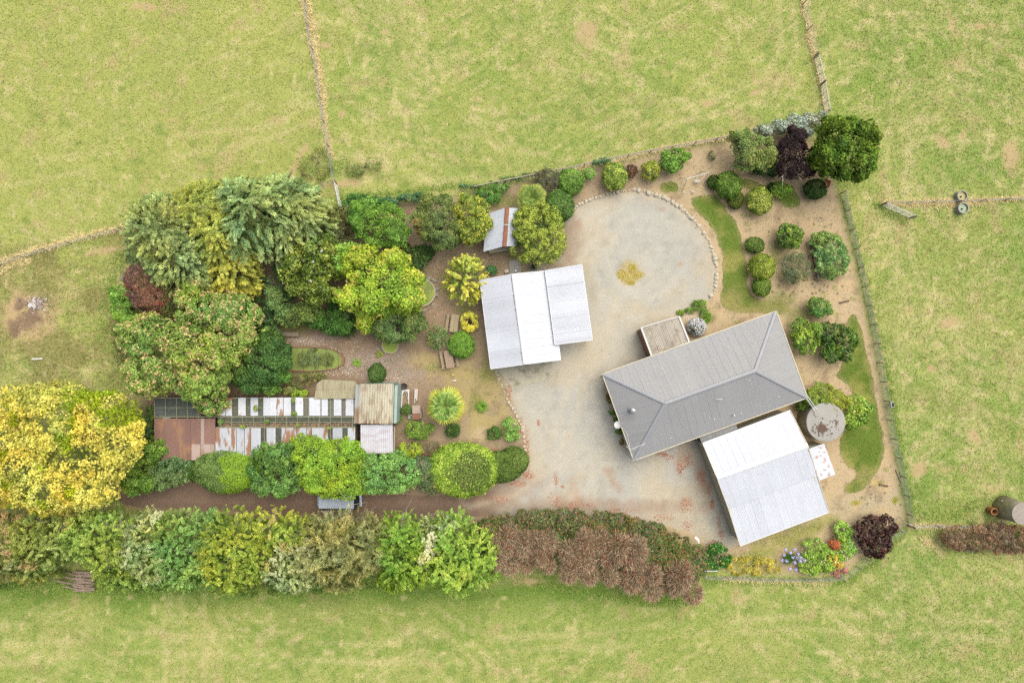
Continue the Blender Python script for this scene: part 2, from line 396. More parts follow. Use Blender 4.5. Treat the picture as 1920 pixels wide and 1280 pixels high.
# ---------------------------------------------------------------- garden soil
TAN = Cn((212, 186, 146)); BROWN = Cn((184, 160, 130)); DKBROWN = Cn((148, 122, 98)); DRYLAWN = Cn((192, 172, 116)); PEBBLY = Cn((176, 160, 144)); WEEDY = Cn((172, 168, 96)); GREENISH = Cn((138, 140, 80))
def soil_col(x, y, d):
    n = x.size; T = lambda c: np.tile(c, (n, 1))
    wob = (fbm(x * .25, y * .25, 31, 4) - .5)
    px = x * 19 + 960; py = 640 - y * 19
    east = sstep(1040, 1330, px + wob * 300)
    c = mixc(T(BROWN), T(TAN), east)
    c = mixc(c, T(DKBROWN), (1 - sstep(640, 900, px + wob * 260)) * .55)
    c = mixc(c, T(DKBROWN), sstep(.1, .3, wob) * (1 - east) * .5)
    for a in [(905, 735, 60, 62, 0), (850, 700, 40, 22, 0), (905, 800, 50, 30, 0), (800, 680, 30, 18, 0)]:
        c = mixc(c, T(DRYLAWN), blob(x, y, *a, soft=.7) * .85)
    for a in [(905, 815, 24, 12, 0)]:
        c = mixc(c, T(TAN), blob(x, y, *a, soft=.7) * .9)
    for a in [(700, 680, 60, 30, 0), (760, 700, 40, 16, 0), (600, 640, 50, 12, 0), (735, 725, 40, 14, 0)]:
        c = mixc(c, T(PEBBLY), blob(x, y, *a, soft=.7) * .7)
    for a in [(560, 610, 40, 14, 0)]:
        c = mixc(c, T(GREENISH * .75), blob(x, y, *a, soft=.7) * .7)
    for a in [(915, 700, 20, 22, -.6), (790, 520, 20, 12, 0), (870, 580, 20, 12, 0), (975, 480, 26, 8, 0), (945, 375, 40, 14, 0), (820, 690, 22, 12, 0), (893, 755, 14, 20, 0), (850, 530, 30, 20, 0),
              (1462, 560, 30, 22, 0), (1500, 590, 26, 20, 0), (1480, 520, 20, 12, 0), (1440, 300, 30, 20, 0), (1455, 480, 16, 30, 0), (1330, 590, 16, 12, 0)]:
        c = mixc(c, T(GREENISH), blob(x, y, *a, soft=.8) * .65)
    for a in [(1460, 1020, 70, 22, .35), (1530, 985, 40, 14, .4), (1400, 1062, 60, 18, 0), (1420, 1040, 40, 12, .3)]:
        c = mixc(c, T(WEEDY), blob(x, y, *a, soft=.7) * .85)
    for a in [(1620, 945, 60, 26, .3), (1690, 930, 20, 40, 0), (1520, 965, 60, 12, .35)]:
        c = mixc(c, T(Cn((200, 184, 150))), blob(x, y, *a, soft=.7) * .7)
    for a in [(1679, 937, 7, 7, 0), (1640, 905, 10, 5, 0), (1660, 840, 6, 4, 0), (1605, 942, 8, 4, 0)]:
        c = mixc(c, T(Cn((196, 172, 66))), blob(x, y, *a, soft=.5) * .8)
    # damp or bare darker scuffs
    sp = sstep(.60, .74, fbm(x * .9, y * .9, 44, 4))
    c = mixc(c, T(Cn((150, 128, 100))), sp * .5)
    sp = sstep(.66, .78, fbm(x * 1.6, y * 1.6, 47, 3))
    c = mixc(c, T(Cn((138, 132, 88))), sp * .5)
    sp = sstep(.62, .75, fbm(x * .7, y * .7, 52, 4)) * east
    c = mixc(c, T(Cn((222, 192, 146))), sp * .6)
    # leaf mould along the house and under the hedge on the track side
    for a in [(905, 850, 70, 12, 0), (800, 860, 40, 14, 0), (1240, 850, 60, 8, .3)]:
        c = mixc(c, T(Cn((142, 104, 82))), blob(x, y, *a, soft=.8) * .6)
    g = np.clip(1 - d / .7, 0, 1) * (.4 + .6 * vnoise(x * 1.2, y * 1.2, 3))
    return mixc(c, pasture_col(x, y), g * .8)
sheet_poly('garden_soil', SOIL, .004, MT['soil'], soil_col, .22, .25)

# ---------------------------------------------------------------- gravel drive
GRV = Cn((208, 199, 180)); GRVB = Cn((200, 194, 180)); GRVT = Cn((210, 195, 168)); TRACK = Cn((134, 108, 90))
def drive_col(x, y, d):
    n = x.size; T = lambda c: np.tile(c, (n, 1))
    px = x * 19 + 960; py = 640 - y * 19
    w = fbm(x * .16, y * .16, 61, 4); c = mixc(T(GRV), T(GRVB), sstep(.4, .6, w))
    w2 = fbm(x * .22, y * .22, 67, 4); c = mixc(c, T(GRVT), sstep(.52, .72, w2) * .8)
    edge = np.clip(1 - d / 1.8, 0, 1) ** 1.4
    c = mixc(c, T(GRVT * .94), edge * .75)
    tr = sstep(1010, 860, px + (w - .5) * 220) * sstep(850, 900, py)
    c = mixc(c, T(TRACK), tr * (.86 + .14 * w))
    mid = np.exp(-((py - 940 + (px - 700) * .0) / 9) ** 2) * tr
    c = mixc(c, T(Cn((158, 132, 112))), mid * .4)
    for a in [(1060, 450, 30, 70, 0), (1030, 490, 30, 24, 0)]:
        c = mixc(c, T(Cn((168, 142, 118))), blob(x, y, *a, soft=.8) * .75)
    for a in [(1200, 950, 130, 14, 0), (1060, 945, 110, 16, 0), (960, 925, 60, 24, .4)]:
        c = mixc(c, T(Cn((180, 150, 126))), blob(x, y, *a, soft=.8) * .6)
    for a in [(1090, 600, 12, 60, .2), (1110, 540, 10, 50, .2)]:
        c = mixc(c, T(Cn((192, 176, 140))), blob(x, y, *a, soft=.8) * .5)
    for a in [(1176, 512, 22, 20, 0), (1198, 516, 12, 8, 0)]:
        c = mixc(c, T(Cn((196, 172, 96))), blob(x, y, *a, soft=.5) * .7)
    for a in [(1275, 860, 16, 22, .3), (1315, 890, 14, 24, .3), (1080, 925, 10, 40, .2), (1150, 900, 8, 30, .5), (1275, 495, 6, 5, 0), (1242, 392, 8, 5, 0), (1085, 422, 7, 5, 0), (1320, 910, 6, 40, .4), (1290, 940, 10, 12, 0)]:
        c = mixc(c, T(Cn((192, 152, 118))), blob(x, y, *a, soft=.8) * .55)
    cx, cy = g2(1205, 490); rr = np.hypot(x - cx, y - cy); aa = np.arctan2(y - cy, x - cx)
    arc = vnoise(rr * 1.7, aa * 1.2 + 9, 75) - .5; c = c * (1 + (.10 * arc * sstep(7.6, 6.5, rr) * sstep(1.5, 3, rr))[:, None])
    # two worn wheel lines from the track past the shed to the circle
    path = [g2(*p) for p in [(880, 935), (960, 915), (1020, 870), (1060, 800), (1080, 720), (1125, 640), (1140, 560)]]
    dp = dist_path(x, y, path); whl = np.exp(-((dp - .75) / .32) ** 2) * (.4 + .6 * vnoise(x * .5, y * .5, 77)); c = mixc(c, T(GRVT * 1.06), whl * .55)
    sp = sstep(.58, .72, fbm(x * 1.1, y * 1.1, 71, 4)); c = c * (1 - .09 * sp[:, None])
    sp = sstep(.6, .74, fbm(x * 2.3, y * 2.3, 73, 3)); c = c * (1 + .06 * sp[:, None])
    g = np.clip(1 - d / .35, 0, 1) * vnoise(x * 2, y * 2, 13)
    return mixc(c, soil_col(x, y, np.full(n, 9.)), g * .9)
sheet_poly('gravel_drive', DRIVE, .008, MT['gravel'], drive_col, .22, .14)

# ---------------------------------------------------------------- mown lawns
LG = Cn((128, 148, 64)); LD = Cn((106, 128, 52)); LY = Cn((172, 166, 92))
def lawn_col(x, y, d):
    n = x.size; T = lambda c: np.tile(c, (n, 1))
    c = mixc(T(LG), T(LD), fbm(x * .4, y * .4, 81, 4)); c = mixc(c, T(LY), sstep(.45, .72, fbm(x * .45, y * .45, 85, 4)) * .8)
    for a in [(1445, 575, 44, 16, 0), (1375, 560, 22, 26, 0), (1615, 895, 24, 16, 0)]: c = mixc(c, T(Cn((176, 162, 104))), blob(x, y, *a, soft=.8) * .6)
    return mixc(c, T(Cn((188, 168, 118))), np.clip(1 - d / .5, 0, 1) * .65 * (.4 + .6 * vnoise(x * 2, y * 2, 86)))
for P in (LAWN_A, LAWN_B, LAWN_C, LAWN_D, LAWN_E):
    sheet_poly('lawn', P, .008 if P is not LAWN_A else .012, MT['lawn'], lawn_col, .16, .3)

# ---------------------------------------------------------------- concrete apron of the middle shed
mb = MB().slab([tuple(p) for p in APRON], -.05, .05)
mb.build('concrete_apron', MT['concrete'], bevel=.01)['kind'] = 'structure'

# ---------------------------------------------------------------- grass one cannot count
def blades(name, X, Y, L, W, cols, rng, lean=.9, head=None, h0=0.0, mat='grass', z=0.0):
    n = len(X)
    an = (rng.random(n) * 2 * np.pi) if head is None else head + rng.normal(0, .7, n)
    el = np.clip(rng.normal(lean, .25, n), .15, 1.5)              # lean from the vertical
    dx, dy = np.cos(an) * np.sin(el), np.sin(an) * np.sin(el); dz = np.cos(el)
    P = np.stack([X, Y, np.full(n, z + h0)], 1)
    T = P + np.stack([dx, dy, dz], 1) * L[:, None]
    sd = np.stack([-np.sin(an), np.cos(an), np.zeros(n)], 1) * (W / 2)[:, None]
    V = np.stack([P - sd, P + sd, T], 1).reshape(-1, 3)
    F = np.arange(3 * n).reshape(n, 3)
    me = np_mesh(name, V, F, np.repeat(cols, 3, 0))
    o = link(name, me, MT[mat]); o['kind'] = 'stuff'
    return o
def scatter(rng, n, x0, x1, y0, y1):
    return rng.uniform(x0, x1, n), rng.uniform(y0, y1, n)
def pasture_grass():
    rng = np.random.default_rng(3)
    X, Y = scatter(rng, 620000, -55, 55, -39, 39)
    k = sdf(X, Y, SOIL) < .15
    X, Y = X[k], Y[k]
    c = pasture_col(X + rng.normal(0, .12, X.size), Y + rng.normal(0, .12, X.size)) * np.clip(rng.normal(1.04, .24, (X.size, 1)), .45, 1.7)
    q = rng.random(X.size); c[q < .07] = STRAW * 1.08; c[q > .9] = GRASS_G * .8; c[:, 0] *= rng.normal(1.0, .06, X.size)
    bare = np.zeros(X.size)
    for a in BARE_SPOTS: bare = np.maximum(bare, blob(X, Y, *a, soft=.5))
    k = rng.random(X.size) > bare * .8
    X, Y, c = X[k], Y[k], c[k]
    head = 6.0 * vnoise(X * .7, Y * .7, 5)
    rough = np.clip(sstep(-34, -40, X) * sstep(11, 8, Y) * sstep(-6, -3, Y) + sstep(33, 36, X) * .35, 0, 1)
    L = rng.uniform(.09, .24, X.size) * (1 + .9 * rough); W = rng.uniform(.03, .06, X.size)
    blades('pasture_grass', X, Y, L, W, np.clip(c * 1.14, 0, .9), rng, 1.1, head)
pasture_grass()
def lawn_grass():
    rng = np.random.default_rng(4)
    xs, ys = [], []
    for P in (LAWN_A, LAWN_B, LAWN_C, LAWN_D, LAWN_E):
        a = P.min(0); b = P.max(0); n = int((b - a).prod() * 110)
        X, Y = scatter(rng, n, a[0], b[0], a[1], b[1]); k = sdf(X, Y, P) > -.06
        xs.append(X[k]); ys.append(Y[k])
    X = np.concatenate(xs); Y = np.concatenate(ys)
    c = lawn_col(X, Y, np.full(X.size, 5.)) * np.clip(rng.normal(1.05, .2, (X.size, 1)), .5, 1.6)
    blades('lawn_grass', X, Y, rng.uniform(.05, .11, X.size), rng.uniform(.03, .05, X.size), c, rng, .9, z=.012)
lawn_grass()
# ---------------------------------------------------------------- foliage made of single leaves
FG = 2.0                                            # leaves are mostly half shaded by one another
def unit(v): return v / (np.linalg.norm(v, axis=1, keepdims=True) + 1e-9)
def lobe_samples(rng, lobes, n, zmin, jit=.06):
    L = np.array(lobes); ab = (L[:, 3] * L[:, 4] + L[:, 3] * L[:, 5] + L[:, 4] * L[:, 5]) / 3
    k = rng.choice(len(L), n, p=ab / ab.sum())
    z = rng.uniform(zmin, 1, n); an = rng.uniform(0, 2 * np.pi, n); q = np.sqrt(1 - z * z)
    d = np.stack([q * np.cos(an), q * np.sin(an), z], 1)
    c = L[k, :3]; r = L[k, 3:6]
    wob = 1 + jit * rng.normal(0, 1, (n, 1))
    P = c + d * r * wob; Nn = unit(d / r)
    keep = np.ones(n, bool)
    for j in range(len(L)):
        e = (((P - L[j, :3]) / L[j, 3:6]) ** 2).sum(1)
        keep &= (e > .82) | (k == j)
    keep &= P[:, 2] > .03
    return P[keep], Nn[keep], k[keep]
def area(lobes, zmin):
    L = np.array(lobes); return ((L[:, 3] * L[:, 4] + L[:, 3] * L[:, 5] + L[:, 4] * L[:, 5]) / 3).sum() * 2 * np.pi * (1 - zmin)
def leaf_quads(P, Nn, A, L, W, cols):
    A = unit(A - Nn * (A * Nn).sum(1, keepdims=True)); T = np.cross(Nn, A)
    l = L[:, None] / 2; w = W[:, None] / 2
    V = np.stack([P - A * l, P + T * w + Nn * w * .35 - A * l * .1, P + A * l, P - T * w + Nn * w * .35 - A * l * .1], 1).reshape(-1, 3)
    return V, np.repeat(cols, 4, 0)
def pal_pick(rng, pal, t):
    p = np.array([Cn(c, FG) for c in pal]); x = np.clip(t, 0, .9999) * (len(p) - 1); i = x.astype(int); f = (x - i)[:, None]
    j = np.minimum(i + 1, len(p) - 1)
    c = p[i] * (1 - f) + p[j] * f
    c = c * .86 + c.mean(1, keepdims=True) * .14
    return c * np.array([1.09, 1.04, .95])
def hue(Q, c):
    """older and younger growth: patches a little yellower or bluer within one crown"""
    a = (fbm(Q[:, 0] * .55 + Q[:, 2] * .3, Q[:, 1] * .55, 33, 3) - .5)[:, None] * 2; b = (fbm(Q[:, 0] * 1.3, Q[:, 1] * 1.3 + Q[:, 2], 37, 2) - .5)[:, None] * 2
    return c * (1 + a * np.array([.30, .06, -.25])) * (1 + b * .28)
def f_leaf(rng, lobes, pal, leaf=(.22, .13), cov=2.0, s=.38, dome=.8, tip=None, tipp=0., zmin=-.15, inner=True, tight=.55, big=.35, colfn=None, jit=.06):
    """clumps of leaves over the lobes, each clump a small dome: light tops and dark gaps between"""
    out = []
    A = area(lobes, zmin); ncl = max(6, int(1.15 * A / (math.pi * s * s)))
    m = max(5, int(cov * math.pi * s * s / (leaf[0] * leaf[1] * .5) / 1.25))
    P, Nn, k = lobe_samples(rng, lobes, ncl, zmin, jit)
    n = len(P); cs = s * rng.uniform(.65, 1.3, n)
    hi = rng.uniform(0, 1, n)                          # clump tone
    up = np.tile([0., 0, 1], (n, 1)); t1 = unit(np.cross(Nn, up + rng.normal(0, .05, (n, 3)))); t2 = np.cross(Nn, t1)
    ang = rng.uniform(0, 2 * np.pi, (n, m)); rad = np.sqrt(rng.uniform(0, 1, (n, m))) * cs[:, None] * 1.25
    ox = rad * np.cos(ang); oy = rad * np.sin(ang)
    oz = -dome * rad ** 2 / cs[:, None] + rng.normal(0, .12, (n, m)) * cs[:, None]
    Q = P[:, None] + t1[:, None] * ox[..., None] + t2[:, None] * oy[..., None] + Nn[:, None] * oz[..., None]
    rd = t1[:, None] * np.cos(ang)[..., None] + t2[:, None] * np.sin(ang)[..., None]
    LN = Nn[:, None] * tight + rd * (dome * .8 * rad / cs[:, None])[..., None] + rng.normal(0, .48, (n, m, 3)) + np.array([0, 0, .25])
    AX = rd + rng.normal(0, .6, (n, m, 3))
    Q = Q.reshape(-1, 3); LN = unit(LN.reshape(-1, 3)); AX = AX.reshape(-1, 3)
    tone = np.clip(np.repeat(hi, m) * .6 + rng.uniform(0, .4, n * m), 0, 1)
    c = pal_pick(rng, pal, tone)
    if colfn is not None: c = colfn(Q, c, rng)
    c = hue(Q, c * np.clip(rng.normal(1, .2, (n * m, 1)), .5, 1.6))
    if tip is not None:
        grp = np.repeat(vnoise(P[:, 0] * .8, P[:, 1] * .8, 17) > (1 - tipp * 1.1) , m) if tipp < 1 else np.ones(n * m, bool)
        tk = grp & (oz.ravel() > -.25 * np.repeat(cs, m)) & (rng.random(n * m) < .62)
        tc = np.array([Cn(t, FG) for t in (tip if isinstance(tip[0], (tuple, list)) else [tip])])
        c[tk] = tc[rng.integers(0, len(tc), tk.sum())] * np.clip(rng.normal(1, .12, (tk.sum(), 1)), .6, 1.4)
    keep = Q[:, 2] > .02
    sz = rng.uniform(1 - big, 1 + big, n * m)
    out.append(leaf_quads(Q[keep], LN[keep], AX[keep], leaf[0] * sz[keep], leaf[1] * sz[keep], c[keep]))
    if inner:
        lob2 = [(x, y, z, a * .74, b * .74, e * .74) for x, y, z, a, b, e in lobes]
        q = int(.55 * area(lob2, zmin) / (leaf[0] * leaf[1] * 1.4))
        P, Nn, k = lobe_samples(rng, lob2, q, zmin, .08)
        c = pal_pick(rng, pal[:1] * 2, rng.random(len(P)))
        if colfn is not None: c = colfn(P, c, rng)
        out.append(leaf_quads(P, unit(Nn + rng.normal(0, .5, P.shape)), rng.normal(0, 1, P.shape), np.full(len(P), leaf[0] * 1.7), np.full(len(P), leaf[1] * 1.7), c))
    return out
def f_clip(rng, lobes, pal, leaf=(.13, .08), cov=2.6, tip=None, tipp=0., zmin=-.2, rough=.035, colfn=None):
    """a closely clipped surface"""
    A = area(lobes, zmin); n = int(cov * A / (leaf[0] * leaf[1] * .5))
    P, Nn, k = lobe_samples(rng, lobes, n, zmin, rough)
    n = len(P)
    b = (fbm(P[:, 0] * 2.2 + P[:, 2], P[:, 1] * 2.2, 3, 3) - .5)
    P = P + Nn * (b[:, None] * .28 + rng.normal(0, .03, (n, 1)))
    c = pal_pick(rng, pal, np.clip(.5 + b * 1.2 + rng.normal(0, .25, n), 0, 1)) * np.clip(rng.normal(1, .14, (n, 1)), .6, 1.5)
    if colfn is not None: c = colfn(P, c, rng)
    if tip is not None:
        k = rng.random(n) < tipp; c[k] = Cn(tip, FG) * np.clip(rng.normal(1, .1, (k.sum(), 1)), .6, 1.4)
    sz = rng.uniform(.7, 1.3, n)
    return [leaf_quads(P, unit(Nn + rng.normal(0, .42, (n, 3))), rng.normal(0, 1, (n, 3)), leaf[0] * sz, leaf[1] * sz, c)]
def f_plume(rng, lobes, pal, length=1.3, leaf=(.3, .075), dens=1.0, per=60, wn=.55, wo=1.0, down=.15, rnd=.35, width=.42, zmin=-.1, tip=None, tipp=.3, head=None, inner=True):
    """feathery sprays that point outwards, leaflets along both sides"""
    out = []
    A = area(lobes, zmin); npl = int(dens * 2.3 * A / (length * length * .7))
    P, Nn, k = lobe_samples(rng, lobes, npl, zmin, .07)
    n = len(P); Lb = np.array(lobes)
    oh = P - Lb[k, :3]; oh[:, 2] = 0; oh = unit(oh)
    D = unit(Nn * wn + oh * wo + np.array([0, 0, -down]) + rng.normal(0, rnd, (n, 3)) + (np.array([head[0], head[1], 0]) if head else 0))
    ln = length * rng.uniform(.6, 1.25, n)
    B = P - D * (ln * .75)[:, None]
    side = unit(np.cross(D, Nn + rng.normal(0, .2, (n, 3)))); up = np.cross(side, D)
    t = np.tile(np.linspace(.12, 1, per), (n, 1)) + rng.normal(0, .02, (n, per))
    sg = np.where(np.arange(per) % 2 == 0, 1., -1.)[None] * rng.uniform(.2, 1, (n, per))
    w = width * ln[:, None] * .45 * np.sqrt(np.clip(1.08 - t, 0, 1)) * np.clip(t * 3, 0, 1)
    Q = B[:, None] + D[:, None] * (t * ln[:, None])[..., None] + side[:, None] * (sg * w)[..., None] + up[:, None] * (rng.normal(0, .05, (n, per)) - .25 * np.abs(sg * w))[..., None]
    AX = D[:, None] * 1.0 + side[:, None] * (np.sign(sg) * .8)[..., None] + rng.normal(0, .2, (n, per, 3))
    LN = up[:, None] * 1.0 + Nn[:, None] * .5 + side[:, None] * (sg * .35)[..., None] + rng.normal(0, .45, (n, per, 3)) + np.array([0, 0, .3])
    tone = np.clip(rng.uniform(0, .6, (n, 1)) + t * .4 + rng.normal(0, .1, (n, per)), 0, 1).ravel()
    c = pal_pick(rng, pal, tone) * np.clip(rng.normal(1, .18, (n * per, 1)), .5, 1.6)
    c = hue(Q.reshape(-1, 3), c)
    if tip is not None:
        g = np.repeat(vnoise(P[:, 0] * .55, P[:, 1] * .55, 27) > 1 - tipp, per) & (rng.random(n * per) < .8)
        c[g] = Cn(tip, FG) * np.clip(rng.normal(1, .12, (g.sum(), 1)), .6, 1.4)
    Q = Q.reshape(-1, 3); kz = Q[:, 2] > .03; sz = rng.uniform(.7, 1.3, n * per)
    out.append(leaf_quads(Q[kz], unit(LN.reshape(-1, 3))[kz], AX.reshape(-1, 3)[kz], (leaf[0] * sz)[kz], (leaf[1] * sz)[kz], c[kz]))
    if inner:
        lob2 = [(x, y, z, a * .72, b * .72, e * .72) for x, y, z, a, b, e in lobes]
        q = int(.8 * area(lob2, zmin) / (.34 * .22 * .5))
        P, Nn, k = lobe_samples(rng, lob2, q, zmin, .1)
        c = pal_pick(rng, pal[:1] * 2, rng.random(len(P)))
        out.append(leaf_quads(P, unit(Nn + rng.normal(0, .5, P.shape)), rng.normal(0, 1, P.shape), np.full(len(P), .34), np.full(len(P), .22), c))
    return out
def f_tuft(rng, c, r, h, pal, n=260, w=.05):
    """arching strap leaves from one base"""
    an = rng.uniform(0, 2 * np.pi, n); rr = r * rng.uniform(.45, 1.1, n); hh = h * rng.uniform(.5, 1.1, n)
    V = []; cols = pal_pick(rng, pal, rng.random(n)); seg = 4
    for i in range(n):
        d = np.array([math.cos(an[i]), math.sin(an[i]), 0]); sd = np.array([-d[1], d[0], 0]) * w
        ring = []
        for j in range(seg + 1):
            t = j / seg; p = np.array(c) + d * rr[i] * t + np.array([0, 0, hh[i] * (2.2 * t - 1.7 * t * t)])
            ring.append((p - sd * (1 - t * .9), p + sd * (1 - t * .9)))
        for j in range(seg):
            V += [ring[j][0], ring[j][1], ring[j + 1][1], ring[j + 1][0]]
    return [(np.array(V), np.repeat(cols, seg * 4, 0))]
def f_flowers(rng, lobes, col, n, size=.13, zmin=.1, lift=.06):
    P, Nn, k = lobe_samples(rng, lobes, n, zmin, .03)
    c = np.array([Cn(x, 1.15) for x in (col if isinstance(col[0], (tuple, list)) else [col])])
    c = c[rng.integers(0, len(c), len(P))] * np.clip(rng.normal(1, .08, (len(P), 1)), .7, 1.2)
    out = []
    P = P + Nn * lift
    for q in range(3):
        a = rng.normal(0, 1, P.shape)
        out.append(leaf_quads(P + rng.normal(0, size * .22, P.shape), unit(Nn + np.array([0, 0, .6]) + rng.normal(0, .3, P.shape)), a, np.full(len(P), size), np.full(len(P), size * .8), c))
    return out
def fol_mesh(name, parts, parent, mat='leaf'):
    V = np.concatenate([p[0] for p in parts]); Cc = np.concatenate([p[1] for p in parts])
    off = np.array(wloc(parent)) if parent is not None else np.zeros(3)
    F = np.arange(len(V)).reshape(-1, 4)
    me = np_mesh(name, V - off, F, np.clip(Cc, .002, .9))
    return link(name, me, MT[mat], parent)

XS = 1.09
def px_lobes(spec, h, zc=.55, rz=.45, bumps=0, rng=None, bsz=.42):
    """(px, py, rx, ry[, h]) in photo pixels -> ellipsoids in the world, seen at their own height"""
    out = []
    for s in spec:
        hh = s[4] if len(s) > 4 else h
        z = hh * zc; c = G(s[0], s[1], z); rx, ry, rzz = S(s[2] * XS, z), S(s[3] * XS, z), hh * rz
        if bumps: rx *= .84; ry *= .84; rzz *= .9
        out.append((c.x, c.y, z, rx, ry, rzz))
        for b in range(bumps):
            u = (b + rng.uniform(.2, .8)) / bumps; zz = -.1 + 1.05 * u; an = b * 2.4 + rng.uniform(-.4, .4); q = math.sqrt(max(0, 1 - min(zz, 1) ** 2))
            f = bsz * rng.uniform(.75, 1.2); k = .86
            out.append((c.x + rx * q * math.cos(an) * k, c.y + ry * q * math.sin(an) * k, z + rzz * zz * k, rx * f, ry * f, max(rzz * f, .25)))
    return out
_seed = [100]
def plant(name, label, cat, spec, h, style, pal, group=None, zc=.55, rz=.45, bumps=0, bsz=.42, mat='leaf', flowers=None, stem=None, limbs=(), part='foliage', extra=None, **kw):
    _seed[0] += 1; rng = np.random.default_rng(_seed[0])
    lobes = px_lobes(spec, h, zc, rz, bumps, rng, bsz)
    L = np.array(lobes); cx, cy = L[:, 0].mean(), L[:, 1].mean()
    r = root(name, label, cat, (cx, cy, 0), group)
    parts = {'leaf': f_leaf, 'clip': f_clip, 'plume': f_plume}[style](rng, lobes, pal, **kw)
    if extra: parts += extra(rng, lobes)
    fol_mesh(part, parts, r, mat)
    if flowers:
        fol_mesh('flowers', f_flowers(rng, lobes, **flowers), r)
    mb = MB(); rad = .05 + .022 * h ** 1.15
    top = h * .55
    mb.tube((cx, cy, -.1), (cx, cy, top), rad, rad * .55, 8)
    for l in lobes[: 9]:
        mb.tube((cx, cy, top * rng.uniform(.45, .95)), (l[0], l[1], max(.2, l[2] - l[5] * .1)), rad * .5, rad * .18, 6)
    mb.build('trunk' if h > 2.2 else 'stem', MT['bark'], r)
    if limbs:
        mb = MB()
        for a, b, rr in limbs:
            p0, p1 = G(*a), G(*b); mb.tube(p0, p1, rr, rr * .35, 5)
            for q in range(3):
                t = rng.uniform(.3, .9); p = p0.lerp(p1, t); d = (p1 - p0).normalized()
                e = p + Vector((d.x + rng.normal(0, .7), d.y + rng.normal(0, .7), abs(d.z) * .5)).normalized() * (p1 - p0).length * rng.uniform(.25, .45)
                mb.tube(p, e, rr * .5, rr * .2, 4)
        mb.build('branch', MT['twig'], r)
    return r

def fan_palm(label, px, py, rad_px, h, pal, yel, n=34):
    _seed[0] += 1; rng = np.random.default_rng(_seed[0])
    c = G(px, py, h); R = S(rad_px, h)
    r = root('fan_palm', label, 'palm tree', (c.x, c.y, 0))
    MB().tube((c.x, c.y, -.1), (c.x, c.y, h), .2, .16, 12).build('trunk', MT['bark'], r)
    V = []; Cc = []; st = MB()
    for i in range(n):
        u = i / n; an = i * 2.39996 + rng.uniform(-.2, .2)
        el = .82 - 1.1 * u + rng.normal(0, .08)          # young fans upright, old ones hang
        d = np.array([math.cos(an) * math.cos(el), math.sin(an) * math.cos(el), math.sin(el)])
        pl = R * (.10 + .44 * u); b = np.array([c.x, c.y, h]); e = b + d * pl
        st.tube(b, e, .03, .02, 4)
        side = np.array([-math.sin(an), math.cos(an), 0]); up = np.cross(d, side) * -1
        fl = R * (.52 + .1 * u) * rng.uniform(.85, 1.15); m = 17
        droop = .25 + .55 * u
        for j in range(m):
            f = (j / (m - 1) - .5) * 2 * 1.75
            a = d * math.cos(f) + side * math.sin(f); a = a / np.linalg.norm(a)
            L = fl * (1 - .25 * abs(f) / 1.75)
            mid = e + a * L * .6; tp = e + a * L + np.array([0, 0, -droop * L * .55])
            w = np.cross(a, up); w = w / (np.linalg.norm(w) + 1e-9) * .085
            V += [e, mid - w, tp, mid + w]
            col = pal_pick(rng, pal, np.array([rng.uniform(0, 1)]))[0]; y = Cn(yel, FG); k = np.clip(u * 1.5 - .65 + rng.normal(0, .15), 0, .9)
            base = col * (1 - k * .35) + y * k * .35; tipc = col * (1 - k) + y * k
            Cc += [base, base * .6 + tipc * .4, tipc, base * .6 + tipc * .4]
    fol_mesh('fronds', [(np.array(V), np.array(Cc))], r)
    st.build('leaf_stalks', MT['leafstalk'], r)
    return r
MT['leafstalk'] = M('leafstalk', C(130, 150, 70), .6)
# ================================================================ trees and shrubs, one by one
GREYG = [(88, 108, 52), (132, 152, 82), (178, 194, 118)]
YELG = [(112, 128, 42), (148, 162, 58), (188, 192, 80)]
BLUEG = [(82, 108, 58), (128, 156, 88), (182, 202, 128)]
DARKG = [(46, 74, 22), (70, 104, 32), (104, 132, 44)]
GLOSSY = [(58, 82, 16), (92, 116, 28), (150, 160, 48)]
MIDG = [(66, 100, 38), (92, 134, 52), (128, 166, 70)]
BRIGHT = [(88, 132, 38), (120, 166, 54), (160, 196, 80)]
LIME = [(120, 146, 20), (148, 172, 26), (182, 196, 44)]
OLIVE = [(88, 100, 52), (112, 126, 64), (142, 152, 92)]
KHAKI = [(100, 106, 50), (142, 144, 78), (182, 180, 112)]
SILV = [(130, 146, 98), (176, 184, 140), (214, 214, 182)]
CLIPG = [(62, 100, 30), (98, 142, 46), (142, 182, 66)]
CLIPY = [(98, 122, 26), (146, 162, 40), (196, 200, 72)]
T_ = 'tree'; SH = 'shrub'

# ---- upper left shelter trees
plant('conifer_tree', 'grey-green feathery conifer at the outer corner of the big conifer clump, above the red-brown bush', T_,
      [(318, 440, 70, 62, 7.5), (348, 480, 62, 62, 7), (298, 410, 44, 38, 6), (378, 520, 40, 44, 5.5)], 7.5, 'plume', GREYG, length=.85, leaf=(.19, .065), per=50, dens=1.0, width=.6, wn=.9)
plant('conifer_tree', 'yellow-green conifer between the two grey-green ones in the big conifer clump', T_,
      [(385, 405, 58, 50, 7), (425, 450, 50, 50, 7.5), (400, 380, 46, 36, 6)], 7.5, 'plume', YELG, length=1.0, leaf=(.2, .065), per=54, head=(.2, -.3, 0), width=.5)
plant('conifer_tree', 'bright yellow-green drooping conifer at the inner foot of the big conifer clump', T_,
      [(440, 500, 46, 44, 6), (445, 530, 42, 32, 5), (465, 470, 34, 36, 6)], 6, 'plume', [(124, 130, 34), (164, 168, 50), (200, 196, 74)], length=1.1, leaf=(.26, .08), per=54, head=(.1, -.4, 0), width=.5)
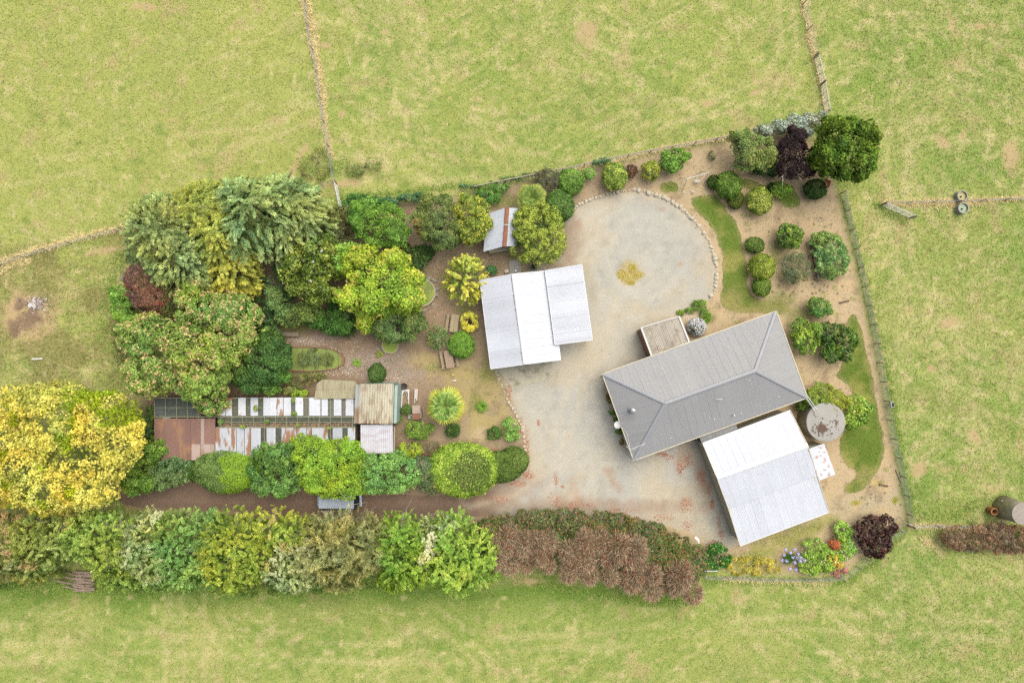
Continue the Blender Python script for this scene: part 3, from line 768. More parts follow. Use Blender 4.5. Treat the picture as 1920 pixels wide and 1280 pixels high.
plant('conifer_tree', 'largest blue-green conifer with long drooping plumes in the big conifer clump', T_,
      [(500, 400, 66, 58, 9), (475, 430, 48, 58, 8), (540, 380, 50, 42, 8), (455, 375, 40, 36, 7)], 9, 'plume', BLUEG, length=1.35, leaf=(.22, .065), per=80, head=(.12, -.45, 0), width=.4, down=.35, dens=.95)
plant('conifer_tree', 'loose grey-green conifer of the clump nearest the white field gate', T_,
      [(570, 400, 44, 46, 7), (590, 425, 40, 36, 6), (540, 440, 36, 44, 6.5), (560, 365, 32, 26, 5), (528, 470, 22, 30, 5)], 7, 'plume', GREYG, length=1.2, leaf=(.22, .065), per=64, head=(.2, -.4, 0), width=.42, down=.3)
plant('tree', 'dull dark understorey tree in the gap between the conifers and the magnolia', T_, [(632, 430, 30, 40), (645, 462, 24, 26), (655, 405, 18, 20)], 3.5, 'leaf', [(80, 90, 46), (104, 112, 62)], leaf=(.2, .1), cov=1.2)
plant('magnolia_tree', 'dark glossy green tree with a few white blooms below the drooping blue-green conifer', T_,
      [(590, 505, 52, 56), (560, 520, 26, 36), (612, 470, 34, 30), (600, 545, 36, 26)], 6.5, 'leaf', GLOSSY, mat='gloss', leaf=(.26, .13), s=.42, cov=1.7, bumps=5, tight=.35,
      flowers=dict(col=(236, 230, 214), n=16, size=.22, zmin=.0))
plant('smoke_bush', 'large rounded red-brown bush at the outer edge of the tree clump', SH,
      [(284, 534, 40, 44), (290, 560, 32, 28), (268, 525, 26, 26)], 4.5, 'leaf', [(96, 66, 56), (130, 94, 78), (156, 122, 102)], leaf=(.16, .07), s=.34, cov=1.8, dome=.6, tip=(164, 92, 74), tipp=.25)
plant('smoke_bush', 'small red-brown bush tucked between the large one and the conifers', SH, [(336, 516, 14, 14)], 3.5, 'leaf', [(94, 62, 52), (128, 90, 72)], leaf=(.16, .07), s=.3, cov=1.8)
plant('shrub', 'small pale olive shrub under the conifer edge just above the red-brown bush', SH, [(262, 484, 22, 14)], 3, 'leaf', GREYG, leaf=(.18, .09))
plant('shrub', 'bright fresh green shrub on the paddock side of the red-brown bush', SH, [(226, 552, 19, 22), (231, 580, 22, 28), (246, 600, 18, 14)], 3, 'leaf', BRIGHT, leaf=(.2, .12), bumps=3, cov=1.9)
plant('shrub', 'dull brownish-green shrub between the red-brown bush and the peach-tipped tree', SH, [(334, 570, 34, 30), (322, 548, 18, 18)], 3.8, 'leaf', [(72, 86, 44), (100, 108, 60), (130, 110, 80)], leaf=(.16, .08))
PEACH = [(206, 176, 126), (210, 166, 122), (200, 180, 126)]
plant('seeding_tree', 'wide green tree covered in peach-coloured seed heads above the rusty greenhouse end', T_,
      [(392, 590, 62, 52), (440, 590, 50, 46), (284, 630, 62, 48), (360, 650, 56, 50), (420, 650, 58, 50), (292, 702, 60, 46), (385, 715, 52, 48), (395, 752, 36, 30, 5), (372, 540, 36, 26, 6), (470, 615, 30, 34, 6)],
      7, 'leaf', [(98, 128, 44), (128, 160, 62), (158, 182, 84)], leaf=(.2, .11), s=.42, cov=1.8, bumps=3, bsz=.36, tip=PEACH, tipp=.72)
plant('tree', 'dark green bushy tree between the peach-tipped tree and the netted pond', T_, [(492, 670, 52, 50), (480, 705, 46, 34), (515, 650, 30, 34)], 4.8, 'leaf', [(48, 80, 30), (72, 108, 44), (98, 136, 60)], leaf=(.18, .1), bumps=4)
plant('shrub', 'light green shrub at the foot of the dark tree near the greenhouse', SH, [(522, 706, 22, 18), (505, 728, 22, 16)], 2.6, 'leaf', BRIGHT, leaf=(.2, .12), bumps=2)
plant('shrub', 'mid-green thicket shrub beside the plank bench', SH, [(545, 590, 32, 26), (575, 585, 32, 22), (520, 560, 24, 22)], 3.4, 'leaf', [(84, 112, 52), (116, 146, 72), (148, 172, 96)], leaf=(.2, .1), bumps=3)
plant('shrub', 'dark green mounded shrub below the magnolia beside the strappy tuft', SH, [(612, 598, 36, 26), (630, 612, 30, 20), (590, 600, 24, 18), (635, 575, 24, 22)], 2.8, 'leaf', [(52, 92, 30), (76, 122, 44), (104, 150, 58)], leaf=(.16, .09), bumps=3)
def straps(label, name, px, py, r_px, h, pal, n=240, cat='plant', w=.05, z0=0):
    _seed[0] += 1; rng = np.random.default_rng(_seed[0]); c = G(px, py, h * .5)
    r = root(name, label, cat, (c.x, c.y, 0))
    fol_mesh('leaves', f_tuft(rng, (c.x, c.y, z0), S(r_px), h, pal, n, w), r)
    MB().lathe((c.x, c.y, -.05), [(.16, 0), (.12, .12), (.02, .2)], 8).build('root_crown', MT['bark'], r)
    return r
straps('dark green strappy tuft arching beside the shaded path', 'flax_clump', 650, 612, 24, 1.0, [(36, 74, 20), (70, 118, 32)], 300)
straps('blue-green sword-leaved plant in the dark gap under the conifers', 'flax_clump', 492, 532, 24, 3.0, [(70, 104, 66), (120, 152, 100)], 90, w=.07)
straps('second sword-leaved plant beside the thicket shrub', 'flax_clump', 522, 545, 20, 2.0, [(60, 92, 54), (104, 136, 84)], 90, w=.06)
plant('tree', 'lime-green tree with pinkish new tips beside the hidden round pond', T_,
      [(700, 510, 62, 50), (735, 530, 60, 50), (700, 560, 58, 40), (680, 490, 36, 32), (760, 560, 40, 36), (660, 560, 34, 22), (745, 490, 32, 26), (690, 600, 26, 28, 4)],
      6.5, 'leaf', [(112, 146, 22), (142, 174, 32), (178, 196, 52)], leaf=(.2, .12), s=.42, cov=1.8, bumps=3, bsz=.36, tip=[(202, 196, 84), (206, 178, 108), (190, 190, 60)], tipp=.5)
plant('tree', 'bright green tree half behind the lime-green one with pinkish tips', T_, [(660, 476, 30, 24), (645, 500, 18, 24)], 5.2, 'leaf', BRIGHT, leaf=(.2, .12), bumps=2)
plant('tree', 'rounded mid-green tree near the field fence above the lime-green tree', T_, [(712, 420, 58, 46), (690, 405, 38, 34), (735, 440, 36, 30)], 5.2, 'leaf', [(74, 118, 34), (102, 150, 48), (138, 180, 72)], leaf=(.16, .09), s=.34, bumps=6, bsz=.34)
plant('shrub', 'dark blue-green shrub behind the rounded mid-green tree at the fence', SH, [(682, 382, 36, 20), (660, 392, 20, 16)], 3.2, 'leaf', [(62, 104, 44), (88, 132, 60)], leaf=(.16, .09), bumps=2)
plant('tree', 'olive-green round tree with a rusty brown lower side beside the yellow-flecked tree', T_, [(822, 408, 46, 46), (835, 440, 38, 34), (800, 420, 26, 34)], 5.2, 'leaf', [(84, 104, 44), (110, 130, 62), (142, 156, 92)], leaf=(.16, .08), s=.34, bumps=5, bsz=.34,
      colfn=lambda P, c, rng: np.where(((P[:, 0] < g2(800, 430)[0]) & (P[:, 1] < g2(800, 425)[1]) & (rng.random(len(P)) < .4))[:, None], Cn((150, 106, 72), FG), c))
plant('tree', 'yellow-flecked green tree overhanging the little gabled hut', T_, [(884, 402, 38, 42), (880, 432, 30, 32), (898, 420, 26, 34)], 5.0, 'leaf', [(84, 112, 34), (126, 146, 44), (168, 172, 58)], leaf=(.16, .1), s=.34, bumps=4, bsz=.34, tip=[(206, 196, 78), (196, 186, 66)], tipp=.62)
plant('golden_conifer', 'spiky golden-yellow conifer bush beside the silver-roofed middle shed', SH, [(872, 524, 36, 42)], 3.6, 'plume', [(112, 138, 30), (180, 184, 48), (222, 216, 88)], length=.75, leaf=(.2, .075), per=42, wn=1.0, wo=.6, down=-.2, rnd=.4, width=.55, dens=.9)
plant('shrub', 'grey-green open shrub spreading over the lower side of the lime-green tree', SH, [(742, 580, 44, 38), (722, 610, 34, 26), (770, 600, 30, 30), (740, 630, 36, 16)], 3.6, 'leaf', [(70, 100, 44), (104, 134, 64), (150, 166, 104)], leaf=(.18, .08), s=.36, bumps=3)
plant('shrub', 'pale twiggy shrub standing between the two picnic tables', SH, [(820, 633, 19, 20)], 1.7, 'leaf', [(78, 110, 46), (110, 138, 68), (144, 150, 104)], leaf=(.15, .08), s=.26, cov=1.3)
plant('clipped_shrub', 'smooth grass-green dome shrub clipped tight between the picnic tables', SH, [(865, 647, 22, 22)], 1.9, 'clip', [(72, 118, 26), (104, 152, 40), (134, 178, 56)], leaf=(.14, .05), zc=.45, rz=.5)
def ring_topiary():
    _seed[0] += 1; rng = np.random.default_rng(_seed[0]); z = .95; c = G(880, 603, z); R, q = S(12, z), S(7.2, z)
    r = root('ring_shrub', 'bright yellow ring-shaped shrub with a dark hollow centre beside a picnic table', SH, (c.x, c.y, 0))
    lobes = [(c.x + R * math.cos(a) * (.92), c.y + R * math.sin(a) * 1.08, z + rng.uniform(-.05, .08), q, q, .5) for a in np.linspace(0, 2 * np.pi, 12)[:-1]]
    fol_mesh('foliage', f_leaf(rng, lobes, [(164, 164, 24), (206, 204, 44), (230, 224, 88)], leaf=(.12, .07), s=.2, cov=2.2, zmin=-.4, inner=False), r)
    mb = MB()
    for a in np.linspace(0, 6.28, 9): mb.tube((c.x, c.y, 0), (c.x + R * math.cos(a), c.y + R * math.sin(a), z - .1), .035, .02, 5)
    mb.build('stem', MT['bark'], r)
ring_topiary()
def pompom():
    _seed[0] += 1; rng = np.random.default_rng(_seed[0]); h = 4.6
    base = px_lobes([(1008, 428, 42, 42), (1002, 458, 38, 36), (1028, 450, 26, 40), (990, 430, 24, 36)], h, .52, .44)
    r = root('cushion_tree', 'yellow-green tree of many tight cushion-like tufts beside the little gabled hut', T_, (base[0][0], base[0][1], 0))
    P, Nn, k = lobe_samples(rng, base, 330, -.1, .03)
    lobes = [(p[0], p[1], p[2], q, q, q * .9) for p, q in zip(P, rng.uniform(.24, .4, len(P)))]
    parts = f_leaf(rng, [b[:3] + (b[3] * .86, b[4] * .86, b[5] * .86) for b in base], [(70, 96, 24), (96, 122, 34)], leaf=(.22, .1), s=.3, cov=1.2, inner=False)
    for l in lobes:
        q = 90; d = unit(rng.normal(0, 1, (q, 3)) + np.array([0, 0, .55])); p = np.array(l[:3]) + d * l[3]
        pal = [(102, 132, 30), (140, 162, 46), (182, 192, 74)]
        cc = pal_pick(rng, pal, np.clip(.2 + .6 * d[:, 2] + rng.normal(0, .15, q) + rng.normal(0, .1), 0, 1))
        parts.append(leaf_quads(p, unit(d + rng.normal(0, .5, (q, 3))), d + rng.normal(0, .4, (q, 3)), np.full(q, .14), np.full(q, .075), cc))
    fol_mesh('crown', parts, r)
    MB().tube((base[0][0], base[0][1], -.1), (base[0][0], base[0][1], 2.6), .16, .1, 8).build('trunk', MT['bark'], r)
pompom()
fan_palm('fan palm with yellowing outer leaves standing alone on the brown garden beside the drive', 835, 760, 37, 2.6, [(62, 100, 30), (112, 150, 58), (156, 180, 92)], (214, 196, 66), 40)
fan_palm('half-hidden fan palm behind the cushion-like tree', 996, 370, 30, 2.8, [(84, 112, 38), (126, 148, 60)], (182, 176, 84), 30)

# ---- the row of round bushes along the top fence
CL = 'clipped bushes in the garden beds'
def ball(label, px, py, rx, ry, h, pal, mat='leaf', style='clip', **kw):
    return plant('clipped_shrub' if style == 'clip' else 'shrub', label, SH, [(px, py, rx, ry)], h, style, pal, group=CL if style == 'clip' else None, zc=.48, rz=.5, mat=mat, **kw)
ball('dense dark green ball bush touching the cushion-like tree above the gravel edge', 1047, 388, 26, 27, 2.4, [(52, 90, 28), (82, 122, 46), (116, 154, 72)])
ball('dull grey-purple wispy shrub behind the half-hidden palm at the top fence', 1026, 340, 24, 24, 2.2, [(74, 80, 56), (98, 100, 74), (118, 116, 92)], style='leaf', leaf=(.14, .05), s=.26, cov=1.4)
ball('even mid-green clipped ball at the fence beside the grey-purple shrub', 1070, 342, 22, 22, 2.0, CLIPG)
ball('small sparse pale green sapling between two clipped balls at the top fence', 1105, 326, 11, 13, 1.5, BRIGHT, style='leaf', leaf=(.15, .09), s=.22, cov=1.0, inner=False)
ball('yellow-topped clipped ball at the very top of the gravel circle', 1152, 331, 21, 23, 2.1, [(72, 110, 30), (134, 164, 52), (196, 204, 84)])
ball('small purple-brown bush beside the yellow-topped ball', 1184, 321, 11, 12, 1.2, [(70, 50, 40), (104, 76, 58), (130, 98, 70)], style='leaf', leaf=(.13, .07), s=.2, cov=1.6)
ball('golden-green glossy bush beside the purple-brown one', 1220, 320, 17, 18, 1.9, [(86, 100, 16), (136, 144, 24), (186, 182, 40)], style='leaf', leaf=(.14, .08), s=.22, mat='gloss')
plant('shrub', 'large loose mid-green shrub at the fence above the swing', SH, [(1258, 304, 22, 24), (1276, 294, 18, 17)], 2.3, 'leaf', [(68, 112, 28), (102, 150, 46), (140, 182, 70)], leaf=(.16, .1), s=.28, bumps=3)
ball('tiny grey-green seedling shrub alone on bare soil near the swing', 1335, 292, 8, 9, .8, [(80, 100, 62), (112, 128, 86)], style='leaf', leaf=(.13, .06), s=.18, cov=.9, inner=False)
plant('tree', 'broad olive-green tree next to the silver hedge', T_, [(1398, 280, 32, 32), (1425, 290, 30, 34), (1400, 300, 30, 26), (1385, 262, 22, 18)], 4.2, 'leaf', [(96, 118, 48), (128, 146, 68), (164, 176, 102)], leaf=(.17, .09), s=.32, bumps=5, bsz=.34)
ball('dark green bush under the edge of the olive-green tree', 1434, 316, 26, 16, 1.6, [(38, 72, 24), (62, 100, 40)], style='leaf', leaf=(.15, .08), s=.26)
plant('purple_tree', 'dark purple-leaved tree with pale bare branches beside the big corner tree', T_, [(1484, 288, 30, 38), (1504, 315, 32, 24), (1474, 315, 24, 26), (1490, 258, 20, 20)], 4.0, 'leaf', [(36, 24, 28), (60, 42, 46), (86, 64, 66)], leaf=(.17, .09), s=.32, cov=1.4, bumps=3,
      limbs=[((1488, 310, 1.8), (1462, 335, 3.4), .05), ((1490, 312, 1.8), (1500, 336, 3.5), .05), ((1492, 310, 1.8), (1522, 330, 3.4), .05), ((1490, 308, 1.8), (1505, 300, 3.9), .04)])
plant('silver_hedge', 'silvery white-leaved hedge along the fence corner behind the purple tree', 'hedge', [(1432, 245, 20, 13), (1462, 240, 22, 15), (1492, 234, 24, 18), (1520, 228, 26, 16), (1500, 250, 22, 16), (1538, 222, 14, 12)], 2.4, 'leaf', [(112, 124, 96), (150, 160, 134), (190, 196, 176)], leaf=(.14, .07), s=.2, bumps=3, tip=(206, 208, 192), tipp=.4)
plant('corner_tree', 'largest dense dark green tree at the outer corner of the garden', T_, [(1577, 285, 58, 56), (1550, 300, 40, 40), (1605, 265, 40, 38), (1600, 310, 38, 36), (1560, 250, 38, 30)], 7, 'leaf', [(48, 76, 12), (84, 116, 18), (128, 156, 34)], leaf=(.22, .13), s=.42, bumps=5, bsz=.36, dome=1.0)
plant('shrub', 'rust-red dying shrub poking out under the largest corner tree', SH, [(1548, 345, 7, 8)], 1.6, 'leaf', [(150, 70, 44), (186, 96, 60)], leaf=(.14, .08), s=.2, cov=1.2, inner=False)
ball('very dark green oval bush at the foot of the purple and corner trees', 1528, 355, 19, 17, 1.5, [(30, 64, 14), (52, 94, 26), (76, 118, 38)])
ball('mid-green glossy clipped ball nearest the swing in the east bed', 1365, 348, 22, 23, 2.0, [(58, 94, 18), (90, 130, 32), (130, 162, 56)])
ball('small low dark shrub tucked beside the ball nearest the swing', 1338, 341, 11, 11, 1.0, [(48, 78, 18), (74, 102, 30)])
ball('dim flattened shrub just below the ball nearest the swing', 1378, 374, 14, 16, 1.1, [(66, 86, 18), (94, 110, 28)])
ball('yellow-variegated clipped ball on the mulch between the lawn strips', 1423, 377, 22, 23, 2.0, [(84, 118, 34), (136, 158, 52), (192, 196, 84)], tip=(214, 196, 60), tipp=.05)
ball('loose bright green shrub on the small dark lawn patch', 1465, 356, 18, 16, 1.4, [(84, 124, 24), (124, 162, 42), (158, 188, 62)], style='leaf', leaf=(.15, .09), s=.24)
ball('dark inner shrub in shade beside the loose bright green shrub', 1446, 352, 9, 9, 1.0, [(34, 58, 18), (56, 86, 28)], style='leaf', leaf=(.14, .08), s=.2)
plant('shrub', 'dark glossy leaved round shrub in the middle of the sandy east bed', SH, [(1480, 443, 25, 25), (1472, 450, 18, 18)], 2.3, 'leaf', [(48, 80, 12), (82, 116, 20), (124, 154, 34)], mat='gloss', leaf=(.2, .12), s=.3, bumps=4, zc=.48, rz=.5)
ball('small flat-topped green ball beside the long curved lawn', 1415, 460, 16, 14, 1.1, [(58, 88, 22), (84, 116, 34), (110, 138, 46)])
ball('yellow-green clipped ball touching a smaller ball beside the curved lawn', 1428, 501, 22, 22, 1.8, [(80, 106, 14), (124, 146, 30), (170, 184, 50)])
ball('smaller green ball just below the yellow-green clipped ball', 1428, 538, 16, 16, 1.4, [(60, 94, 16), (94, 128, 30), (134, 162, 44)])
plant('shrub', 'thin grey-green twiggy shrub beside the timber-edged mound', SH, [(1493, 502, 25, 28)], 2.0, 'leaf', [(84, 100, 62), (112, 126, 84), (146, 154, 112)], leaf=(.13, .045), s=.3, cov=1.1, dome=.5,
      limbs=[((1493, 505, .6), (1500, 525, 1.8), .02), ((1493, 505, .6), (1478, 520, 1.7), .02), ((1493, 505, .6), (1505, 490, 1.9), .02)])
plant('climber_mound', 'wide pale green climber smothering a timber frame near the east fence', SH, [(1552, 465, 32, 32), (1556, 500, 34, 28), (1540, 450, 22, 18), (1562, 480, 30, 36)], 2.2, 'leaf', [(82, 120, 52), (122, 160, 80), (164, 194, 112)], leaf=(.17, .075), s=.28, bumps=4, bsz=.32, zc=.5, rz=.5)
plant('shrub', 'two-toned shrub with yellow tips above the corner of the grey-roofed house', SH, [(1534, 577, 25, 22)], 2.0, 'leaf', [(66, 104, 36), (104, 142, 56), (150, 176, 72)], leaf=(.15, .08), s=.26, tip=(206, 194, 60), tipp=.3, zc=.48, rz=.5, bumps=3)
plant('shrub', 'light green leafy shrub closest to the eave at the grey house end', SH, [(1508, 632, 32, 34)], 2.4, 'leaf', [(84, 120, 30), (120, 156, 44), (162, 190, 72)], leaf=(.18, .1), s=.3, bumps=5, zc=.48, rz=.5)
plant('shrub', 'large dark green shrub beside the lawn edge, touching the light green leafy shrub', SH, [(1572, 640, 34, 36), (1555, 625, 28, 26), (1560, 660, 30, 22)], 2.6, 'leaf', [(38, 70, 14), (66, 104, 22), (112, 142, 34)], mat='gloss', leaf=(.2, .11), s=.32, bumps=4, zc=.48, rz=.5)
plant('shrub', 'feathery olive-green shrub behind the concrete water tank', SH, [(1542, 738, 26, 24), (1562, 752, 26, 26), (1520, 745, 18, 16)], 2.6, 'leaf', [(98, 118, 22), (136, 154, 44), (170, 182, 70)], leaf=(.17, .06), s=.3, bumps=3)
plant('shrub', 'bright glossy green shrub between the concrete water tank and the lawn', SH, [(1606, 768, 26, 30), (1590, 790, 22, 18)], 2.4, 'leaf', [(74, 112, 20), (116, 154, 36), (166, 192, 66)], mat='gloss', leaf=(.19, .11), s=.28, bumps=3)
plant('shrub', 'low dark shrub between the house corner and the concrete water tank', SH, [(1504, 758, 14, 14), (1520, 776, 12, 10)], 1.6, 'leaf', [(72, 100, 24), (104, 132, 40)], leaf=(.16, .09), s=.24)

# ---- bed beside the porch
for k, (a, lab) in enumerate([((1277, 586, 8, 5, .45), 'thin low green mat plant at the tip of the porch bed'), ((1293, 582, 8, 6, .55), 'short green mat plant between the thin one and the broad one in the porch bed'),
                              ((1312, 573, 13, 11, .8), 'broadest green cushion plant of the porch bed'), ((1322, 593, 10, 13, .7), 'oval bright green cushion plant beside the white flowering ball')]):
    plant('cushion_plant', lab, 'plant', [a[:4]], a[4], 'leaf', [(72, 116, 22), (108, 148, 36), (142, 172, 50)], leaf=(.1, .06), s=.16, zc=.35, rz=.6, inner=False)
_r = plant('daisy_bush', 'round bush smothered in white flowers beside the porch roof', SH, [(1306, 613, 15, 14)], 1.1, 'clip', [(48, 66, 34), (70, 86, 46)], leaf=(.1, .06), zc=.45, rz=.52, flowers=dict(col=[(246, 242, 244), (236, 230, 236), (250, 246, 232)], n=620, size=.11, zmin=-.3, lift=.05))

# ---- middle garden
plant('shrub', 'wide fine-leaved green shrub below the brick barbecue', SH, [(784, 806, 27, 21)], 1.8, 'leaf', [(84, 116, 34), (114, 148, 50), (146, 172, 70)], leaf=(.15, .06), s=.26, zc=.48, rz=.5, bumps=3)
plant('shrub', 'small lime-yellow shrub between the barbecue shrub and the hedge row', SH, [(770, 842, 20, 15), (762, 850, 12, 12)], 1.5, 'leaf', LIME, leaf=(.15, .08), s=.24, zc=.48, rz=.5)
plant('shrub', 'small dark green shrub at the foot of the lone fan palm', SH, [(850, 806, 14, 14)], 1.0, 'leaf', [(44, 80, 24), (72, 108, 40), (104, 134, 64)], leaf=(.14, .07), s=.2)
straps('bright green grassy tuft alone on the dry ground beside the fan palm', 'grass_tuft', 904, 762, 13, .55, [(80, 124, 24), (124, 164, 46)], 260, w=.03)
plant('shrub', 'small dark rounded shrub beside the pale green pair at the drive edge', SH, [(927, 813, 14, 13)], .9, 'leaf', [(44, 80, 22), (68, 108, 34), (96, 136, 52)], leaf=(.14, .08), s=.2)
plant('shrub', 'pale fresh green double-headed shrub at the stone edge of the drive', SH, [(958, 798, 17, 14), (961, 816, 13, 12)], 1.3, 'leaf', [(92, 142, 44), (128, 178, 70), (162, 204, 100)], leaf=(.13, .08), s=.2)
ball('small dark oval clipped bush behind the corrugated brown roof', 707, 700, 15, 17, 1.4, [(46, 80, 26), (74, 108, 42), (106, 138, 62)])
straps('tiny bright green leafy plant on the pebbly path', 'hosta', 669, 680, 10, .4, [(96, 140, 26), (140, 180, 50)], 60, w=.06)
straps('small yellow-green tuft beside the round algae tub', 'hosta', 712, 664, 8, .35, [(120, 140, 36), (160, 172, 60)], 60, w=.05)
plant('shrub', 'sparse dry shrub between the hedge row and the fan palm', SH, [(812, 842, 14, 16)], 1.2, 'leaf', [(92, 98, 52), (120, 116, 72)], leaf=(.13, .06), s=.22, cov=.7, inner=False)
straps('spiky green tuft against the teal wall', 'grass_tuft', 746, 786, 11, .9, [(62, 104, 24), (108, 148, 48)], 150, w=.03)
plant('shrub', 'leafy green weed bush growing through the white frame', SH, [(762, 768, 11, 11)], 1.0, 'leaf', [(66, 100, 40), (98, 130, 60)], leaf=(.13, .07), s=.2, cov=1.1)
plant('shrub', 'blue-green leafy plant at the upper corner of the middle shed', SH, [(921, 507, 11, 9)], 1.0, 'leaf', [(62, 112, 60), (92, 142, 84)], leaf=(.15, .08), s=.2)
plant('shrub', 'dark fern-like shrub in the shade below the olive-green round tree', SH, [(795, 475, 20, 16)], 1.6, 'leaf', [(40, 76, 22), (62, 102, 36)], leaf=(.16, .07), s=.24)
plant('shrub', 'rambling green shrub inside the top fence above the little hut', SH, [(925, 352, 28, 11), (926, 372, 14, 10), (905, 362, 14, 8)], 1.3, 'leaf', [(62, 110, 36), (92, 142, 54), (124, 168, 76)], leaf=(.16, .1), s=.24, cov=1.4)
plant('shrub', 'dull olive undergrowth shrub beside the fibreglass roof', SH, [(560, 715, 22, 14), (590, 705, 22, 10), (545, 732, 14, 10)], 1.3, 'leaf', [(92, 104, 44), (126, 134, 62), (160, 150, 92)], leaf=(.15, .06), s=.24, cov=1.1)
plant('shrub', 'small yellow-green shrub against the greenhouse wall', SH, [(561, 737, 16, 9)], 1.2, 'leaf', LIME, leaf=(.14, .08), s=.2)
for sx, lab in [((570, 673, 12, 14), 'brownish pond plant nearest the dark trees in the netted pond'), ((588, 670, 13, 17), 'tallest grey-green pond plant in the middle of the netted pond'), ((611, 674, 14, 13), 'olive pond plant nearest the rounded end of the netted pond')]:
    plant('pond_plant', lab, 'plant', [sx], 1.0, 'leaf', [(84, 100, 46), (114, 128, 72), (140, 148, 100)], leaf=(.14, .06), s=.2, cov=1.0, inner=False)

# ---- creepers on the fences
plant('fence_creeper', 'blue-green creeper covering the top fence behind the rounded mid-green tree', 'creeper', [(700, 380, 18, 6), (730, 378, 20, 8), (765, 372, 20, 8), (790, 366, 14, 6)], 1.4, 'leaf', [(62, 104, 66), (94, 136, 88)], leaf=(.15, .09), s=.2, cov=1.5)
plant('fence_creeper', 'low creeper on the top fence between the hut and the clipped balls', 'creeper', [(880, 350, 18, 4), (960, 335, 22, 4), (1000, 328, 20, 4)], 1.2, 'leaf', [(84, 118, 66), (118, 148, 92)], leaf=(.14, .08), s=.18, cov=1.1)
plant('fence_creeper', 'blue-green creeper patch on the fence behind the sparse sapling', 'creeper', [(1132, 302, 12, 6), (1118, 305, 8, 5)], 1.3, 'leaf', [(74, 118, 74), (108, 148, 98)], leaf=(.14, .08), s=.18, cov=1.3)
plant('shrub', 'rough weed shrub in the paddock beside the white field gate', SH, [(700, 305, 16, 12), (665, 318, 18, 12)], .9, 'leaf', [(96, 118, 48), (130, 146, 72)], leaf=(.16, .07), s=.24, cov=.8, inner=False)
plant('shrub', 'rough grassy weed clump beside the wire fence above the field gate', SH, [(590, 315, 26, 22), (600, 290, 18, 12)], .9, 'leaf', [(100, 112, 50), (132, 140, 74), (164, 160, 98)], leaf=(.2, .05), s=.26, cov=.8, inner=False)

# ---- hedge row between the greenhouse and the track
HR = 'bushes of the row between greenhouse and track'
def hedge(label, spec, h, pal, style='clip', **kw): return plant('hedge_shrub', label, SH, [(s[0], s[1] - 6, s[2] * 1.07, s[3] * .95) for s in spec], h, style, pal, group=HR, zc=.5, rz=.5, **kw)
hedge('grey-green shrub with small leaves beside the golden tree at the start of the track', [(318, 892, 38, 34), (335, 880, 24, 26)], 3.4, [(62, 92, 46), (98, 128, 70), (144, 166, 108)], 'leaf', leaf=(.15, .09), s=.26, bumps=4)
hedge('layered mid-green shrub against the golden tree', [(262, 880, 30, 36), (285, 855, 34, 28), (255, 910, 26, 22), (280, 905, 26, 22)], 3.6, [(58, 92, 22), (96, 134, 40), (138, 170, 62)], 'leaf', leaf=(.18, .11), s=.34, bumps=4)
hedge('lighter green shrub over the rusty greenhouse corner', [(312, 834, 24, 20)], 2.8, [(70, 108, 28), (106, 146, 44), (140, 174, 62)], 'leaf', leaf=(.16, .1), s=.26, bumps=3)
hedge('narrow dark shrub below the rusty sheets', [(366, 884, 13, 24)], 2.4, [(50, 84, 24), (80, 116, 40)], 'leaf', leaf=(.15, .09), s=.24)
hedge('grey-green clipped bush with a lime patch on one side', [(426, 887, 52, 40), (400, 882, 28, 30)], 3.2, [(74, 106, 46), (104, 136, 62), (132, 160, 82)], leaf=(.13, .06),
      colfn=lambda P, c, rng: np.where(((P[:, 0] - g2(436, 0)[0]) * .7 + (fbm(P[:, 0] * 1.2, P[:, 1] * 1.2, 5, 3) - .5) * 2.5 > rng.normal(0, .12, len(P)))[:, None] & (rng.random(len(P)) < .8)[:, None], Cn((136, 168, 46), FG) * np.clip(rng.normal(1, .15, (len(P), 1)), .6, 1.5), c))
hedge('blue-green lumpy bush in the row beside the lime-green one', [(500, 882, 42, 46), (535, 895, 40, 46), (552, 858, 34, 32), (515, 860, 36, 28)], 3.6, [(58, 98, 40), (92, 138, 60), (128, 168, 84)], 'leaf', leaf=(.15, .09), s=.28, bumps=4)
hedge('biggest lime-green bush of the row', [(605, 878, 52, 58), (645, 872, 46, 56), (578, 850, 34, 38), (622, 906, 56, 36), (640, 915, 50, 30, 3.6)], 4.2, [(104, 142, 16), (134, 170, 24), (168, 192, 40)], 'leaf', leaf=(.15, .09), s=.3, bumps=5, bsz=.34)
hedge('pale green rounded bush just below the white roof of the corrugated shed', [(732, 890, 58, 46), (705, 890, 38, 46)], 3.6, [(82, 128, 46), (118, 164, 72), (156, 194, 104)], 'leaf', leaf=(.14, .1), s=.24, bumps=4, bsz=.3)
hedge('narrow grey-green bush squeezed in the dark gap', [(806, 900, 22, 32), (796, 878, 18, 20)], 2.6, [(70, 94, 52), (100, 122, 74), (146, 134, 96)], 'leaf', leaf=(.14, .08), s=.24)
def two_tone(P, c, rng):
    cx, cy, z = G(884, 884, 2.6); d = np.hypot((P[:, 0] - cx) / 2.1, (P[:, 1] - cy) / 1.8) + (fbm(P[:, 0] * 1.1, P[:, 1] * 1.1, 5, 4) - .5) * .9 + rng.normal(0, .08, len(P))
    k = (d < .95) & (P[:, 2] > 1.0) & (rng.random(len(P)) < .85)
    return np.where(k[:, None], pal_pick(rng, [(68, 92, 34), (96, 120, 48), (128, 148, 60)], rng.random(len(P))), c)
hedge('widest flat-clipped bush with a dark olive top and bright lime rim', [(868, 886, 56, 48)], 2.9, [(98, 138, 26), (142, 178, 44), (186, 206, 70)], leaf=(.14, .09), colfn=two_tone)
hedge('low dark olive bush at the drive end of the row', [(940, 881, 34, 28), (962, 870, 24, 26)], 1.9, [(64, 92, 28), (88, 118, 40), (120, 146, 56)], leaf=(.13, .07))

